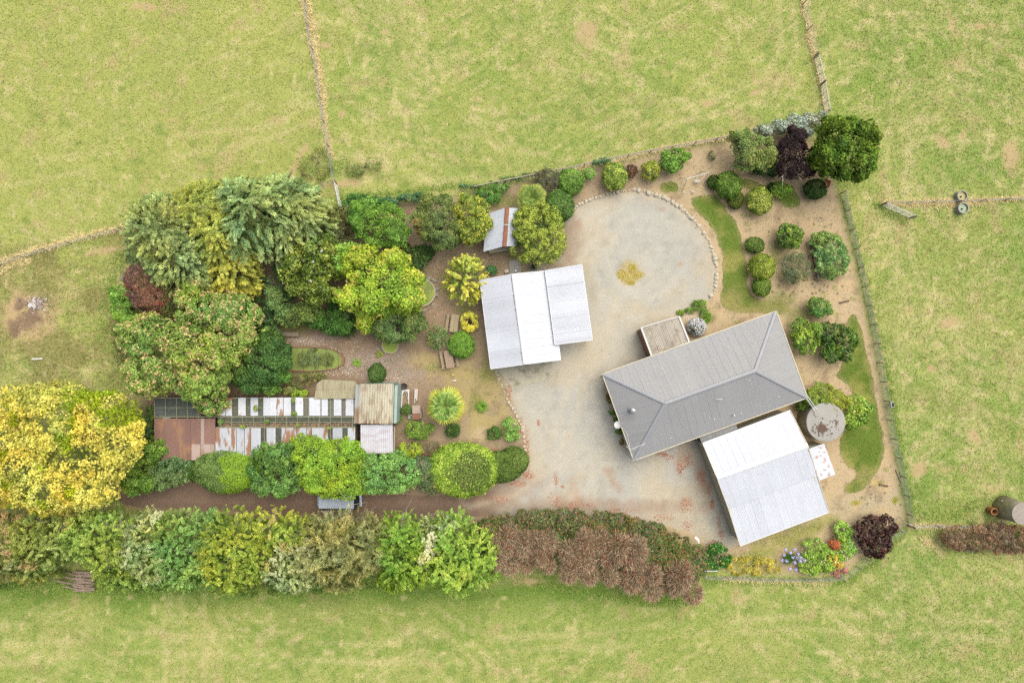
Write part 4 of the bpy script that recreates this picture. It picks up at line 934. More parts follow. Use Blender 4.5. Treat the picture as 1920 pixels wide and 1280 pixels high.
# ---- golden tree
plant('golden_tree', 'huge golden-yellow tree cut by the picture edge beside the rusty greenhouse', T_,
      [(120, 790, 100, 80), (60, 850, 90, 90), (170, 850, 92, 90), (110, 900, 100, 66), (30, 780, 70, 60), (210, 790, 56, 60), (-20, 860, 80, 100), (235, 800, 40, 44, 6)], 9.0, 'leaf', [(148, 154, 42), (202, 192, 62), (230, 216, 100)], leaf=(.22, .13), s=.34, cov=1.6, bumps=2, bsz=.5, dome=.8,
      colfn=lambda P, c, rng: np.where(((fbm(P[:, 0] * .45, P[:, 1] * .45, 7, 3) + (P[:, 0] > g2(225, 0)[0]) * .14) > .70)[:, None], Cn((150, 160, 34), FG) * np.clip(rng.normal(1, .15, (len(P), 1)), .6, 1.4), c))

# ---- shelter belt along the bottom
BT = 'trees of the shelter belt below the track'
def belt(label, spec, h, pal, **kw):
    a = dict(length=.8, leaf=(.17, .055), per=50, width=.55, wn=.8, wo=.6, rnd=.75, dens=.9, down=.1); a.update(kw)
    spec = [(s[0], s[1] + (11 if s[1] < 1000 else 2), s[2], s[3] * (.9 if s[1] < 1000 else 1)) + tuple(s[4:]) for s in spec]
    return plant('shelter_tree', label, T_, spec, h, 'plume', pal, group=BT, **a)
belt('brown-tinged tree at the very end of the shelter belt under the golden tree', [(10, 990, 44, 50), (30, 1040, 50, 36), (-20, 1030, 40, 50), (60, 1060, 40, 22, 4)], 6, [(96, 104, 40), (138, 140, 66), (180, 160, 98)], tip=(190, 156, 112), tipp=.35)
belt('olive-green tree with tan sprays beside the log pile', [(80, 985, 46, 40), (92, 1022, 48, 38), (70, 1055, 40, 30, 5), (130, 1000, 38, 46)], 6.5, [(92, 112, 32), (130, 148, 58), (170, 178, 88)], tip=(190, 160, 104), tipp=.18, limbs=[((85, 1000, 4), (70, 968, 6.6), .04), ((90, 1010, 4), (118, 985, 6.6), .04)])
belt('bright green tree with bare grey sprays showing just past the log pile', [(210, 985, 52, 44), (200, 1014, 40, 38), (225, 1040, 44, 38), (240, 1075, 44, 26, 4), (165, 985, 34, 40)], 6.5, [(96, 124, 34), (140, 166, 54), (180, 198, 84)], limbs=[((215, 1000, 4), (232, 968, 7), .05), ((215, 1000, 4), (190, 972, 7), .05), ((218, 1005, 4), (250, 985, 7), .05), ((212, 1020, 4), (205, 1062, 6), .04)])
belt('tree with the small pale silvery patch between two green belt trees', [(285, 985, 36, 42), (275, 1025, 38, 40), (300, 1050, 34, 30)], 6.5, [(104, 128, 54), (146, 164, 88), (188, 194, 132)], tip=(200, 202, 152), tipp=.38, width=.45)
belt('fresh blue-green tree in the belt opposite the widest part of the dirt track', [(345, 985, 48, 44), (340, 1030, 44, 46), (360, 1065, 44, 28), (392, 1000, 36, 44), (310, 1075, 40, 26, 4), (395, 1050, 36, 40)], 6.2, [(78, 116, 38), (116, 156, 66), (154, 188, 98)], limbs=[((350, 1010, 4), (398, 985, 6.4), .04), ((350, 1010, 4), (362, 1040, 6.4), .04)])
belt('yellow-green leafy belt tree with tan twigs below the grey-green clipped bush', [(450, 985, 62, 48), (425, 1025, 46, 44), (480, 1030, 52, 44), (440, 1065, 46, 34), (520, 985, 44, 44), (560, 985, 34, 36)], 7, [(96, 124, 24), (138, 160, 40), (182, 192, 66)], tip=(188, 168, 104), tipp=.12, limbs=[((455, 1010, 4), (440, 962, 7.1), .045), ((455, 1010, 4), (492, 968, 7), .045), ((450, 1020, 4), (425, 1050, 6.6), .04)])
belt('cream-silver sprayed belt tree below the parked car\'s rear', [(545, 1020, 36, 40), (535, 1055, 38, 34), (560, 1070, 34, 30), (575, 1045, 34, 42), (590, 1010, 30, 36)], 6, [(110, 130, 60), (152, 164, 92), (198, 200, 146)], tip=(200, 200, 152), tipp=.42, width=.45)
belt('tall khaki feathery tree with bare pale branches reaching over the parked car', [(620, 990, 52, 44), (665, 985, 50, 46), (610, 1035, 44, 40), (670, 1035, 48, 38), (640, 1075, 44, 26, 5), (705, 1010, 34, 46), (640, 1005, 44, 50)], 7.5, KHAKI, leaf=(.24, .045), length=1.1, rnd=.5,
     limbs=[((655, 980, 5), (657, 932, 8.2), .06), ((660, 978, 5), (692, 958, 8.2), .05), ((640, 985, 5), (615, 955, 7.8), .045), ((650, 985, 5), (636, 968, 8.0), .045)])
belt('upright bright green belt tree between the khaki tree and the pale-sprayed one', [(750, 985, 40, 40), (735, 1020, 36, 36), (755, 1050, 38, 40), (745, 1080, 34, 24, 4), (785, 1050, 32, 40), (785, 995, 26, 36)], 6.5, [(84, 122, 18), (124, 160, 34), (166, 192, 62)], limbs=[((750, 1030, 4), (755, 960, 7), .05), ((750, 1060, 2.5), (770, 1100, 4.4), .03)])
belt('belt tree with cream-white sprays leaning against the last bright green tree', [(808, 1000, 24, 36), (800, 1030, 22, 30), (835, 965, 34, 14)], 6.2, [(118, 138, 66), (160, 172, 100), (200, 200, 148)], tip=(216, 212, 172), tipp=.4, width=.45)
belt('last big feathery bright green tree of the belt touching the red-brown hedge', [(850, 990, 42, 44), (880, 1030, 50, 44), (840, 1050, 44, 40), (895, 1060, 38, 30), (860, 1075, 44, 26)], 6.8, [(98, 136, 24), (140, 172, 48), (182, 202, 82)], leaf=(.2, .06), length=.85)
_rb = plant('undergrowth', 'rough low undergrowth at the feet of the shelter belt along the field', 'undergrowth', [(20, 1085, 50, 18), (100, 1072, 30, 8), (250, 1092, 60, 18), (360, 1095, 60, 16), (470, 1100, 60, 16), (570, 1098, 50, 14), (690, 1085, 60, 16), (790, 1080, 50, 14)], 1.3, 'leaf', [(70, 100, 26), (104, 134, 46), (140, 160, 66)], leaf=(.2, .07), s=.3, cov=1.0, inner=False, zc=.3, rz=.6)
_rb['kind'] = 'stuff'

# ---- the red-brown hedge
def red_hedge():
    _seed[0] += 1; rng = np.random.default_rng(_seed[0])
    top = [(915, 972), (1000, 958), (1080, 958), (1160, 965), (1230, 985), (1285, 1020)]
    bot = [(925, 1062), (985, 1070), (1065, 1085), (1140, 1098), (1220, 1122), (1300, 1122)]
    r0 = G(1100, 1000); r = root('red_brown_hedge', 'long hedge of lumpy bare red-brown heads with a green leafy side to the drive', 'hedge', (r0.x, r0.y, 0))
    green, brown = [], []
    N = 13
    for i in range(N):
        f = i / (N - 1) * (len(top) - 1); a = min(int(f), len(top) - 2); t = f - a
        tx, ty = [top[a][q] + (top[a + 1][q] - top[a][q]) * t for q in (0, 1)]; bx, by = [bot[a][q] + (bot[a + 1][q] - bot[a][q]) * t for q in (0, 1)]
        green += px_lobes([(tx + rng.uniform(-8, 8), ty + 22, 30, 26, 2.8)], 2.8, .5, .5)
        green += px_lobes([(tx * .6 + bx * .4, ty * .6 + by * .4, 28, 28, 3.6)], 3.6, .5, .45)
    for i in range(46):
        f = rng.uniform(0, 1) if i > 10 else i / 10; f *= len(top) - 1; a = min(int(f), len(top) - 2); t = f - a
        tx, ty = [top[a][q] + (top[a + 1][q] - top[a][q]) * t for q in (0, 1)]; bx, by = [bot[a][q] + (bot[a + 1][q] - bot[a][q]) * t for q in (0, 1)]
        v = (.86 + rng.uniform(-.05, .03)) if i <= 10 else rng.uniform(.38, .84)
        q = rng.uniform(15, 25); hh = 4.3 if i > 10 else 3.8
        brown += px_lobes([(tx + (bx - tx) * v, ty + (by - ty) * v, q, q * 1.15, hh * rng.uniform(.9, 1.08))], 4, .66, .36)
    def gcol(P, c, rng):
        k = rng.random(len(P)) < .2; c = c.copy(); c[k] = Cn((160, 106, 82), FG); return c
    parts = f_leaf(rng, green, [(58, 80, 34), (88, 108, 50), (122, 132, 72)], leaf=(.16, .1), s=.3, cov=1.6, colfn=gcol)
    fol_mesh('leafy_side', parts, r)
    # bare twiggy heads: fine twigs fanning up and out of each head
    V = []; Cc = []
    for l in brown:
        n = 1100; d = unit(rng.normal(0, 1, (n, 3)) + np.array([0, 0, .75])); L0 = np.array(l[:3]); rr = np.array(l[3:6])
        b = L0 + d * rr * rng.uniform(.45, .85, (n, 1)); e = L0 + d * rr * rng.uniform(.95, 1.15, (n, 1)) + rng.normal(0, .05, (n, 3))
        pal = [(126, 108, 84), (164, 144, 116), (200, 182, 154)]
        c = pal_pick(rng, pal, rng.random(n))
        k = rng.random(n) < .12; c[k] = Cn((168, 84, 66), FG)
        ax = e - b; m = (b + e) / 2; nn = unit(np.cross(ax, rng.normal(0, 1, (n, 3))) + np.array([0, 0, .2]))
        q = leaf_quads(m, nn, ax, np.linalg.norm(ax, axis=1), np.full(n, .038), c); V.append(q)
    V += f_leaf(rng, [(l[0], l[1], l[2], l[3] * .8, l[4] * .8, l[5] * .8) for l in brown], [(104, 92, 68), (138, 118, 92), (168, 146, 118)], leaf=(.14, .05), s=.28, cov=.9, tip=(168, 104, 80), tipp=.2, inner=False)
    fol_mesh('twiggy_heads', V, r)
    mb = MB()
    for l in brown[:14]:
        for q in range(3): mb.tube((l[0] + rng.uniform(-.3, .3), l[1] + .7, 0), (l[0] + rng.uniform(-.4, .4), l[1], l[2]), .06, .03, 5)
    mb.build('stems', MT['bark'], r)
red_hedge()
plant('red_brown_hedge', 'low red-brown twiggy hedge below the small concrete tank at the picture edge', 'hedge', [(1790, 1008, 26, 22), (1830, 1010, 30, 24), (1870, 1008, 28, 26), (1905, 1012, 30, 26), (1945, 1010, 30, 26)], 1.8, 'leaf', [(96, 74, 58), (136, 108, 86), (160, 138, 106)], leaf=(.2, .045), s=.28, cov=1.6, zc=.5, rz=.5, tip=(168, 88, 62), tipp=.22)

# ---- flower bed below the white shed
plant('shrub', 'glossy dark green shrub with yellow spots at the near corner of the flower bed', SH, [(1345, 1043, 23, 22)], 1.6, 'leaf', [(28, 76, 14), (48, 112, 24), (92, 148, 48)], mat='gloss', leaf=(.2, .13), s=.26, zc=.48, rz=.5, flowers=dict(col=(226, 218, 108), n=14, size=.14))
plant('groundcover', 'yellowish low groundcover between the glossy shrub and the blue flowers', 'plant', [(1385, 1060, 22, 16), (1415, 1060, 24, 17), (1445, 1062, 18, 14)], .55, 'leaf', [(142, 138, 44), (178, 172, 60), (214, 200, 60)], leaf=(.13, .06), s=.2, zc=.35, rz=.6, inner=False, cov=1.4)
def agapanthus():
    _seed[0] += 1; rng = np.random.default_rng(_seed[0]); c = G(1486, 1048, .5)
    r = root('agapanthus', 'strappy plant with round blue flower heads at the bed by the white shed', 'plant', (c.x, c.y, 0))
    parts = []
    for q in range(7):
        a = rng.uniform(0, 6.28); d = rng.uniform(0, .6)
        parts += f_tuft(rng, (c.x + d * math.cos(a), c.y + d * math.sin(a), 0), .55, .6, [(46, 92, 22), (92, 142, 44)], 70, .03)
    fol_mesh('leaves', parts, r)
    heads = [(1482, 1036), (1470, 1040), (1475, 1051), (1490, 1030), (1497, 1038), (1502, 1045), (1487, 1044), (1490, 1054), (1500, 1052), (1481, 1066), (1492, 1068), (1508, 1050), (1495, 1046), (1473, 1030), (1467, 1050)]
    fl = []; st = MB()
    for hx, hy in heads:
        p = G(hx, hy, 1.0); n = 60; d = unit(rng.normal(0, 1, (n, 3))); cc = pal_pick(rng, [(136, 134, 196), (176, 174, 222), (200, 198, 232)], rng.random(n))
        fl.append(leaf_quads(np.array(p) + d * .16, d, rng.normal(0, 1, (n, 3)), np.full(n, .13), np.full(n, .08), cc))
        st.tube((c.x * .6 + p.x * .4, c.y * .6 + p.y * .4, 0), p, .012, .01, 4)
    fol_mesh('flower_heads', fl, r); st.build('flower_stalks', MT['leafstalk'], r)
agapanthus()
LMF = [(98, 142, 32), (138, 178, 52), (180, 208, 92)]
plant('flowering_shrub', 'lime-green shrub dotted with tiny white flowers beside the blue flower heads', SH, [(1528, 1032, 30, 26), (1520, 1055, 28, 24), (1550, 1050, 26, 26)], 1.3, 'leaf', LMF, leaf=(.14, .08), s=.22, zc=.48, rz=.5, bumps=3, flowers=dict(col=(246, 242, 220), n=60, size=.1))
plant('flowering_shrub', 'lime-green shrub with pale blooms next to the dark red bush', SH, [(1578, 1000, 20, 26), (1586, 1030, 18, 24)], 1.3, 'leaf', LMF, leaf=(.14, .08), s=.22, zc=.48, rz=.5, bumps=2, flowers=dict(col=(246, 242, 220), n=36, size=.1))
plant('flowering_plant', 'orange-red flowering plant between the two lime-green shrubs', 'plant', [(1564, 1020, 11, 10)], 1.35, 'leaf', [(150, 78, 44), (186, 100, 60), (160, 120, 60)], leaf=(.12, .07), s=.16, cov=1.4)
plant('flowering_plant', 'yellow flowering plant at the bottom of the flower bed', 'plant', [(1562, 1048, 11, 11), (1573, 1058, 7, 7)], 1.2, 'leaf', [(150, 150, 40), (214, 184, 52), (236, 206, 84)], leaf=(.11, .07), s=.16, cov=1.5)
plant('flowering_plant', 'pink flowering plant with red lower stems beside the wire fence', 'plant', [(1584, 1069, 5, 5), (1569, 1075, 6, 8)], .8, 'leaf', [(120, 90, 50), (196, 110, 120), (222, 150, 170)], leaf=(.11, .07), s=.14, cov=1.2, inner=False)
plant('dark_red_shrub', 'dark maroon glossy leaved bush beside the garden gate corner', SH, [(1636, 998, 38, 36), (1640, 1022, 30, 26), (1660, 985, 22, 22)], 2.2, 'leaf', [(34, 14, 14), (58, 26, 24), (92, 60, 46)], mat='gloss', leaf=(.24, .12), s=.28, bumps=3, bsz=.34, zc=.48, rz=.5, tip=[(150, 50, 40), (120, 100, 60)], tipp=.2, cov=1.6)
# narrow bed at the house end
for a, lab in [((1150, 772, 9, 6, .6), 'bright green clump in the middle of the narrow bed at the house end'), ((1162, 808, 8, 6, .6), 'dark-centred green clump below the satellite dish'), ((1155, 787, 5, 6, .5), 'small green clump between two larger ones in the narrow house-end bed'), ((1142, 745, 6, 10, .5), 'brown withered clump in the narrow house-end bed'), ((1166, 828, 5, 6, .4), 'yellowish withered clump near the lower end of the narrow bed')]:
    br = 'withered' in lab
    plant('bed_plant', lab, 'plant', [a[:4]], a[4], 'leaf', [(112, 100, 44), (140, 128, 66)] if br else [(66, 112, 20), (104, 150, 34)], leaf=(.12, .06), s=.16, zc=.4, rz=.55, inner=False)

# ---- undergrowth that closes the gaps in the shelter trees
FERN = [(48, 74, 34), (72, 102, 48), (104, 132, 66)]
for sp, hh, lab in [([(476, 572, 30, 24), (500, 592, 26, 22)], 2.6, 'dark fern-leaved shrub in the gap between the conifers and the peach-tipped tree'),
                    ([(545, 540, 24, 26), (530, 512, 16, 20)], 2.8, 'deep green shrub in the shade between the magnolia and the sword-leaved plants'),
                    ([(650, 580, 24, 22), (668, 590, 18, 20)], 2.4, 'dark shrub in the shade under the lime-green tree'),
                    ([(775, 490, 26, 24), (760, 470, 18, 18)], 2.2, 'dark leafy shrub below the rounded mid-green tree'),
                    ([(500, 640, 24, 26), (505, 618, 18, 16)], 3.2, 'mid-green shrub filling the edge of the peach-tipped tree beside the plank bench'),
                    ([(238, 640, 26, 24), (236, 672, 22, 20)], 2.2, 'pale rough shrub at the paddock foot of the peach-tipped tree'),
                    ([(300, 775, 24, 16), (282, 800, 14, 26)], 2.6, 'dark shrub squeezed between the golden tree and the greenhouse end')]:
    plant('shrub', lab, SH, sp, hh, 'leaf', FERN if 'pale' not in lab else [(110, 120, 60), (140, 148, 84)], leaf=(.2, .09), s=.32, cov=1.5, bumps=3)
# ================================================================ buildings
def lerp(a, b, t): return Vector(a) * (1 - t) + Vector(b) * t
def ribbed(name, parent, mat, B0, B1, tops, base, pitch=.15, amp=.011, sheet=.76, var=.035, seed=1, lap=True, paint=None, rows=1):
    """corrugated sheets running up from the eave B0-B1; tops = [(u, point)] along the upper edge"""
    rng = np.random.default_rng(seed); B0, B1 = Vector(B0), Vector(B1); W = (B1 - B0).length
    n = max(8, int(W / pitch) * 4); us = [i / n for i in range(n + 1)]
    us = sorted(set(us + [t[0] for t in tops]))
    nrm = (B1 - B0).cross(tops[len(tops) // 2][1] - B0)
    if nrm.z < 0: nrm = -nrm
    nrm.normalize()
    V = []; Cc = []; F = []; off = wloc(parent)
    tone = rng.normal(1, var, int(W / sheet) + 3)
    for u in us:
        for (u0, p0), (u1, p1) in zip(tops[:-1], tops[1:]):
            if u0 <= u <= u1: T = lerp(p0, p1, (u - u0) / (u1 - u0 + 1e-9)); break
        B = lerp(B0, B1, u); x = u * W
        z = amp * math.sin(2 * math.pi * x / pitch)
        k = int(x / sheet); fr = x / sheet - k
        if lap and fr < .09: z += amp * 1.3
        for j in range(rows + 1):
            p = lerp(B, T, j / rows) + nrm * z
            V.append(p - off)
            c = np.array(base) * tone[k] * (.93 if lap and fr < .05 else 1)
            if paint is not None: c = paint(p, u, j / rows, c)
            Cc.append(c)
    R = rows + 1
    for i in range(len(us) - 1):
        for j in range(rows): F.append((i * R + j, (i + 1) * R + j, (i + 1) * R + j + 1, i * R + j + 1))
    me = np_mesh(name, np.array([tuple(v) for v in V]), np.array(F), np.clip(np.array(Cc), 0, .9))
    # turn faces up
    if me.polygons[0].normal.z < 0: me.flip_normals()
    return link(name, me, mat, parent)
def capping(mb, a, b, w=.2, h=.05):
    a, b = Vector(a), Vector(b); d = (b - a).normalized(); t = d.cross(Vector((0, 0, 1))).normalized(); n = 6; vs = []
    for p in (a, b):
        for k in range(n + 1):
            an = math.pi * k / n; vs.append(p + t * (w * math.cos(an)) + Vector((0, 0, h * (math.sin(an) * 1.6 - .5) + .02)))
    mb.add(vs, [(k, k + 1, n + 2 + k, n + 1 + k) for k in range(n)])
def walls(mb, corners, z0, z1, th=.12):
    for a, b in zip(corners, corners[1:] + corners[:1]):
        a = Vector((a[0], a[1], 0)); b = Vector((b[0], b[1], 0)); d = (b - a).normalized()
        mb.beam(a - d * 0 + Vector((0, 0, (z0 + z1) / 2)), b - d * th + Vector((0, 0, (z0 + z1) / 2)), th, z1 - z0)
def inset(c, d):
    m = sum((Vector(p).to_3d() for p in c), Vector((0, 0, 0))) / len(c); out = []
    n = len(c)
    for i in range(n):
        p = Vector(c[i]); e0 = (Vector(c[i - 1]) - p).normalized(); e1 = (Vector(c[(i + 1) % n]) - p).normalized()
        out.append(p + (e0 + e1) * d)
    return out
GREY = C(172, 170, 168, 1.0); WHT = (.375, .40, .43); DIRTY = C(196, 178, 144)

def house():
    ze, zr = 2.7, 4.45
    A, B, Cc, D = G(1131, 702, ze), G(1453, 585, ze), G(1514, 744, ze), G(1189, 861, ze)
    ctr = (A + B + Cc + D) / 4; u = ((B - A) + (Cc - D)).normalized(); v = Vector((-u.y, u.x, 0))
    W = ((B - A).length + (Cc - D).length) / 2; Dp = ((A - D).length + (B - Cc).length) / 2
    P = lambda x, y, z: ctr + u * x + v * y + Vector((0, 0, z - ze))
    w, d = W / 2, Dp / 2
    A, B, Cc, D = P(-w, d, ze), P(w, d, ze), P(w, -d, ze), P(-w, -d, ze); E, F = P(-w + d, 0, zr), P(w - d, 0, zr)
    r = root('house', 'long house with a grey hipped corrugated roof beside the gravel drive', 'house', (ctr.x, ctr.y, 0))
    mb = MB(); walls(mb, [P(-w + .55, d - .55, 0), P(w - .55, d - .55, 0), P(w - .55, -d + .55, 0), P(-w + .55, -d + .55, 0)][::-1], 0, ze - .12); mb.build('wall', MT['cream'], r)
    q = d / W
    roof = ribbed('roof', r, MT['greyroof'], A, B, [(0, A), (q, E), (1 - q, F), (1, B)], GREY, seed=3, var=.012)
    for nm, a, b, tops, s in (('roof_slope', B, Cc, [(0, B), (.5, F), (1, Cc)], 4), ('roof_slope', Cc, D, [(0, Cc), (q, F), (1 - q, E), (1, D)], 5), ('roof_slope', D, A, [(0, D), (.5, E), (1, A)], 6)):
        def flue_stain(p, u, t, c): return c
        ribbed(nm, roof, MT['greyroof'], a, b, tops, GREY, seed=s, var=.012)
    mb = MB(); capping(mb, E, F, .2)
    for a, b in ((A, E), (D, E), (B, F), (Cc, F)): capping(mb, b, a, .18)
    mb.build('ridge_capping', MT['ridge'], r, smooth=True)
    mb = MB(); e = .07
    for a, b in ((P(-w - e, d + e, ze - .03), P(w + e, d + e, ze - .03)), (P(w + e, -d - e, ze - .03), P(-w - e, -d - e, ze - .03)), (P(w + e, d + e + .05, ze - .03), P(w + e, -d - e - .05, ze - .03)), (P(-w - e, -d - e - .05, ze - .03), P(-w - e, d + e + .05, ze - .03))):
        mb.beam(a, b, .09, .1)
    mb.build('gutter', MT['cream'], r)
    rg_ = random.Random(4); mb = MB()
    for _ in range(46):
        x, y = rg_.uniform(-w + 2, w - 2), rg_.uniform(-d + .4, d - .4); z = ze + (d - abs(y)) / d * (zr - ze) + .03
        if abs(x) < w - d + abs(y) * .9: q = rg_.uniform(.03, .08); mb.box(P(x, y, z), (q, q * 1.3, .012), rz=rg_.uniform(0, 3))
    mb.build('droppings', MT['white'], roof)
    mb = MB().slab([P(-w + .06, d - .06, 0), P(w - .06, d - .06, 0), P(w - .06, -d + .06, 0), P(-w + .06, -d + .06, 0)], ze - .115, ze - .075); mb.build('soffit', MT['white'], r)
    # flue
    p = G(1186, 770, 3.9)
    f = MB().lathe((p.x, p.y, 3.1), [(.13, 0), (.13, .85), (.24, .87), (.24, .92), (.13, .95), (.13, 1.05), (.27, 1.07), (.25, 1.14), (.03, 1.22)], 20).build('flue', MT['dullsteel'], r, smooth=False)
    MB().lathe((p.x, p.y, 3.16), [(.34, 0), (.3, .06), (.16, .22)], 20, True, False).build('flashing', MT['ridge'], f)
    # satellite dish on the left eave
    p = G(1160, 797, 3.1)
    dsh = MB(); prof = []; n = 24; ax = Vector((-.55, .35, .75)).normalized(); t1 = ax.cross(Vector((0, 0, 1))).normalized(); t2 = ax.cross(t1)
    vs = [tuple(p)]; fs = []
    for j in range(1, 5):
        rr = .36 * j / 4
        for k in range(n):
            an = 2 * math.pi * k / n; vs.append(tuple(p + t1 * rr * math.cos(an) + t2 * rr * math.sin(an) * 1.1 + ax * (.16 * (j / 4) ** 2)))
    fs = [(0, 1 + k, 1 + (k + 1) % n) for k in range(n)] + [(1 + j * n + k, 1 + (j + 1) * n + k, 1 + (j + 1) * n + (k + 1) % n, 1 + j * n + (k + 1) % n) for j in range(3) for k in range(n)]
    dsh.add(vs, fs); o = dsh.build('satellite_dish', MT['white'], r, smooth=True)
    mb = MB(); mb.tube(p - ax * .02, p + ax * .55 - t2 * .28, .014); mb.box(p + ax * .56 - t2 * .28, (.1, .08, .08)); mb.tube(p, p - ax * .3, .025); mb.tube(p - ax * .3, P(-w + .1, -d * .15, ze), .025)
    mb.build('dish_arm', MT['white'], o)
    # aerial mast and stays over the lower left corner
    m0 = G(1183, 842, 2.75); m1 = G(1182, 843, 4.4)
    mb = MB(); mb.tube(m0, m1, .028); mb.tube(m1, G(1210, 831, 4.4), .024); mb.tube(m1, G(1174, 836, 4.3), .02); mb.tube(m1 - Vector((0, 0, .3)), G(1189, 860, 2.75), .014)
    mb.tube(m1, G(1176, 811, 3.4), .016); mb.tube(G(1176, 811, 3.4), G(1165, 800, 3.0), .016); mb.tube(m1 - Vector((0, 0, .2)), G(1172, 822, 2.8), .012)
    for k in range(5):
        c = lerp(m1, G(1210, 831, 4.4), .3 + k * .16); mb.tube(c - v * .16, c + v * .16, .007, n=4)
    mb.build('aerial', MT['white'], r)
    # roof vents
    p = G(1348, 748.5, 4.0); mb = MB(); mb.tube(p - Vector((.33, .02, 0)), p + Vector((.33, .02, .02)), .035); mb.tube(p, p - Vector((0, 0, .4)), .03); mb.build('vent_pipe', MT['white'], r)
    p = G(1377, 778.5, 3.5); MB().tube(p - Vector((0, 0, .35)), p, .05).lathe((p.x, p.y, p.z - .02), [(.1, 0), (.06, .08)], 10).build('vent_cowl', MT['white'], r)
    # rain pipes to the tank
    mb = MB()
    for k in (-1, 1):
        s = Vector((.09 * k, .05 * k, 0)); mb.tube(Cc + s + Vector((.1, -.05, -.1)), G(1530, 769, 2.75) + s, .045); mb.tube(Cc + s + Vector((.1, -.05, -.1)), Cc + s + Vector((-.05, .1, -.02)), .045)
    mb.build('rain_pipe', MT['white'], r)
    # porch
    zp = 2.42
    a, b, c, dd = G(1202, 614, zp), G(1273, 593, zp), G(1292, 641, zp + .12), G(1222, 668, zp + .12)
    pr = ribbed('porch_roof', r, MT['dirtyroof'], dd, c, [(0, a), (1, b)], C(190, 178, 160), seed=9, var=.05, pitch=.16, amp=.02, rows=6)
    mb = MB(); 
    for p0, p1, wd in ((a, b, .08), (a, dd, .15), (b, c, .15), (dd, c, .1)):
        mb.beam(p0 + Vector((0, 0, .04)), p1 + Vector((0, 0, .04)), wd, .12)
    mb.build('barge_board', MT['white'], pr)
    mb = MB(); ins = .38
    q = [lerp(a, c, .07), lerp(b, dd, .07), lerp(c, a, .0), lerp(dd, b, .0)]
    left0 = a * .94 + b * .06; left1 = dd * .94 + c * .06
    walls(mb, [Vector((x.x, x.y, 0)) for x in (lerp(a, b, .0) + (dd - a).normalized() * .25, lerp(b, a, .09) + (dd - a).normalized() * .25, lerp(c, dd, .09), lerp(dd, c, .0))][::-1], 0, zp - .1)
    mb.build('porch_wall', MT['brick'], r)
    # covered way to the white shed
    zc = 2.5; pts = [G(1312, 820, zc), G(1380, 795, zc), G(1384, 806, zc), G(1316, 833, zc)]
    ribbed('covered_way_roof', r, MT['dirtyroof'], pts[3], pts[2], [(0, pts[0]), (1, pts[1])], C(140, 140, 138), seed=12, var=.06)
    mb = MB()
    for p in pts: mb.tube((p.x, p.y, 0), (p.x, p.y, zc - .05), .04)
    mb.build('covered_way_post', MT['white'], r)
    # verandah post at the left end
    mb = MB(); p = P(-w + .15, d - .3, 0); mb.beam(p, p + Vector((0, 0, ze - .1)), .1, .1); p = P(-w - .25, d - .8, 0); mb.beam(P(-w - .02, d - .1, ze - .1), Vector((p.x, p.y, 1.2)), .06, .06)
    mb.build('verandah_post', MT['cream'], r)
    # window on the two long walls and the end
    for x, y, wx in ((-6, d - .48, 1.6), (2, d - .48, 1.8), (6, d - .48, 1.4), (-5, -d + .48, 1.4)):
        o = MB().box(P(x, y, 1.55), (wx, .06, 1.1), rz=math.atan2(u.y, u.x)).build('window', MT['white'], r)
        MB().box(P(x, y + (.04 if y > 0 else -.04), 1.55), (wx - .16, .03, .94), rz=math.atan2(u.y, u.x)).build('pane', MT['glass'], o)
MT['ridge'] = M('ridge_metal', C(172, 172, 174, 1.0), .45, [(2, .03)], spec=.4)
MT['dullsteel'] = M('dull_steel', C(178, 178, 176), .35, [(6, .08)], metal=.5)
MT['dirtyroof'] = M('dirty_translucent_roof', None, .6, [(1.2, .10), (8, .12)], spec=.3, second=(C(150, 130, 112), 2.2, .5, .72), stretch=(1, 1, 1))
house()

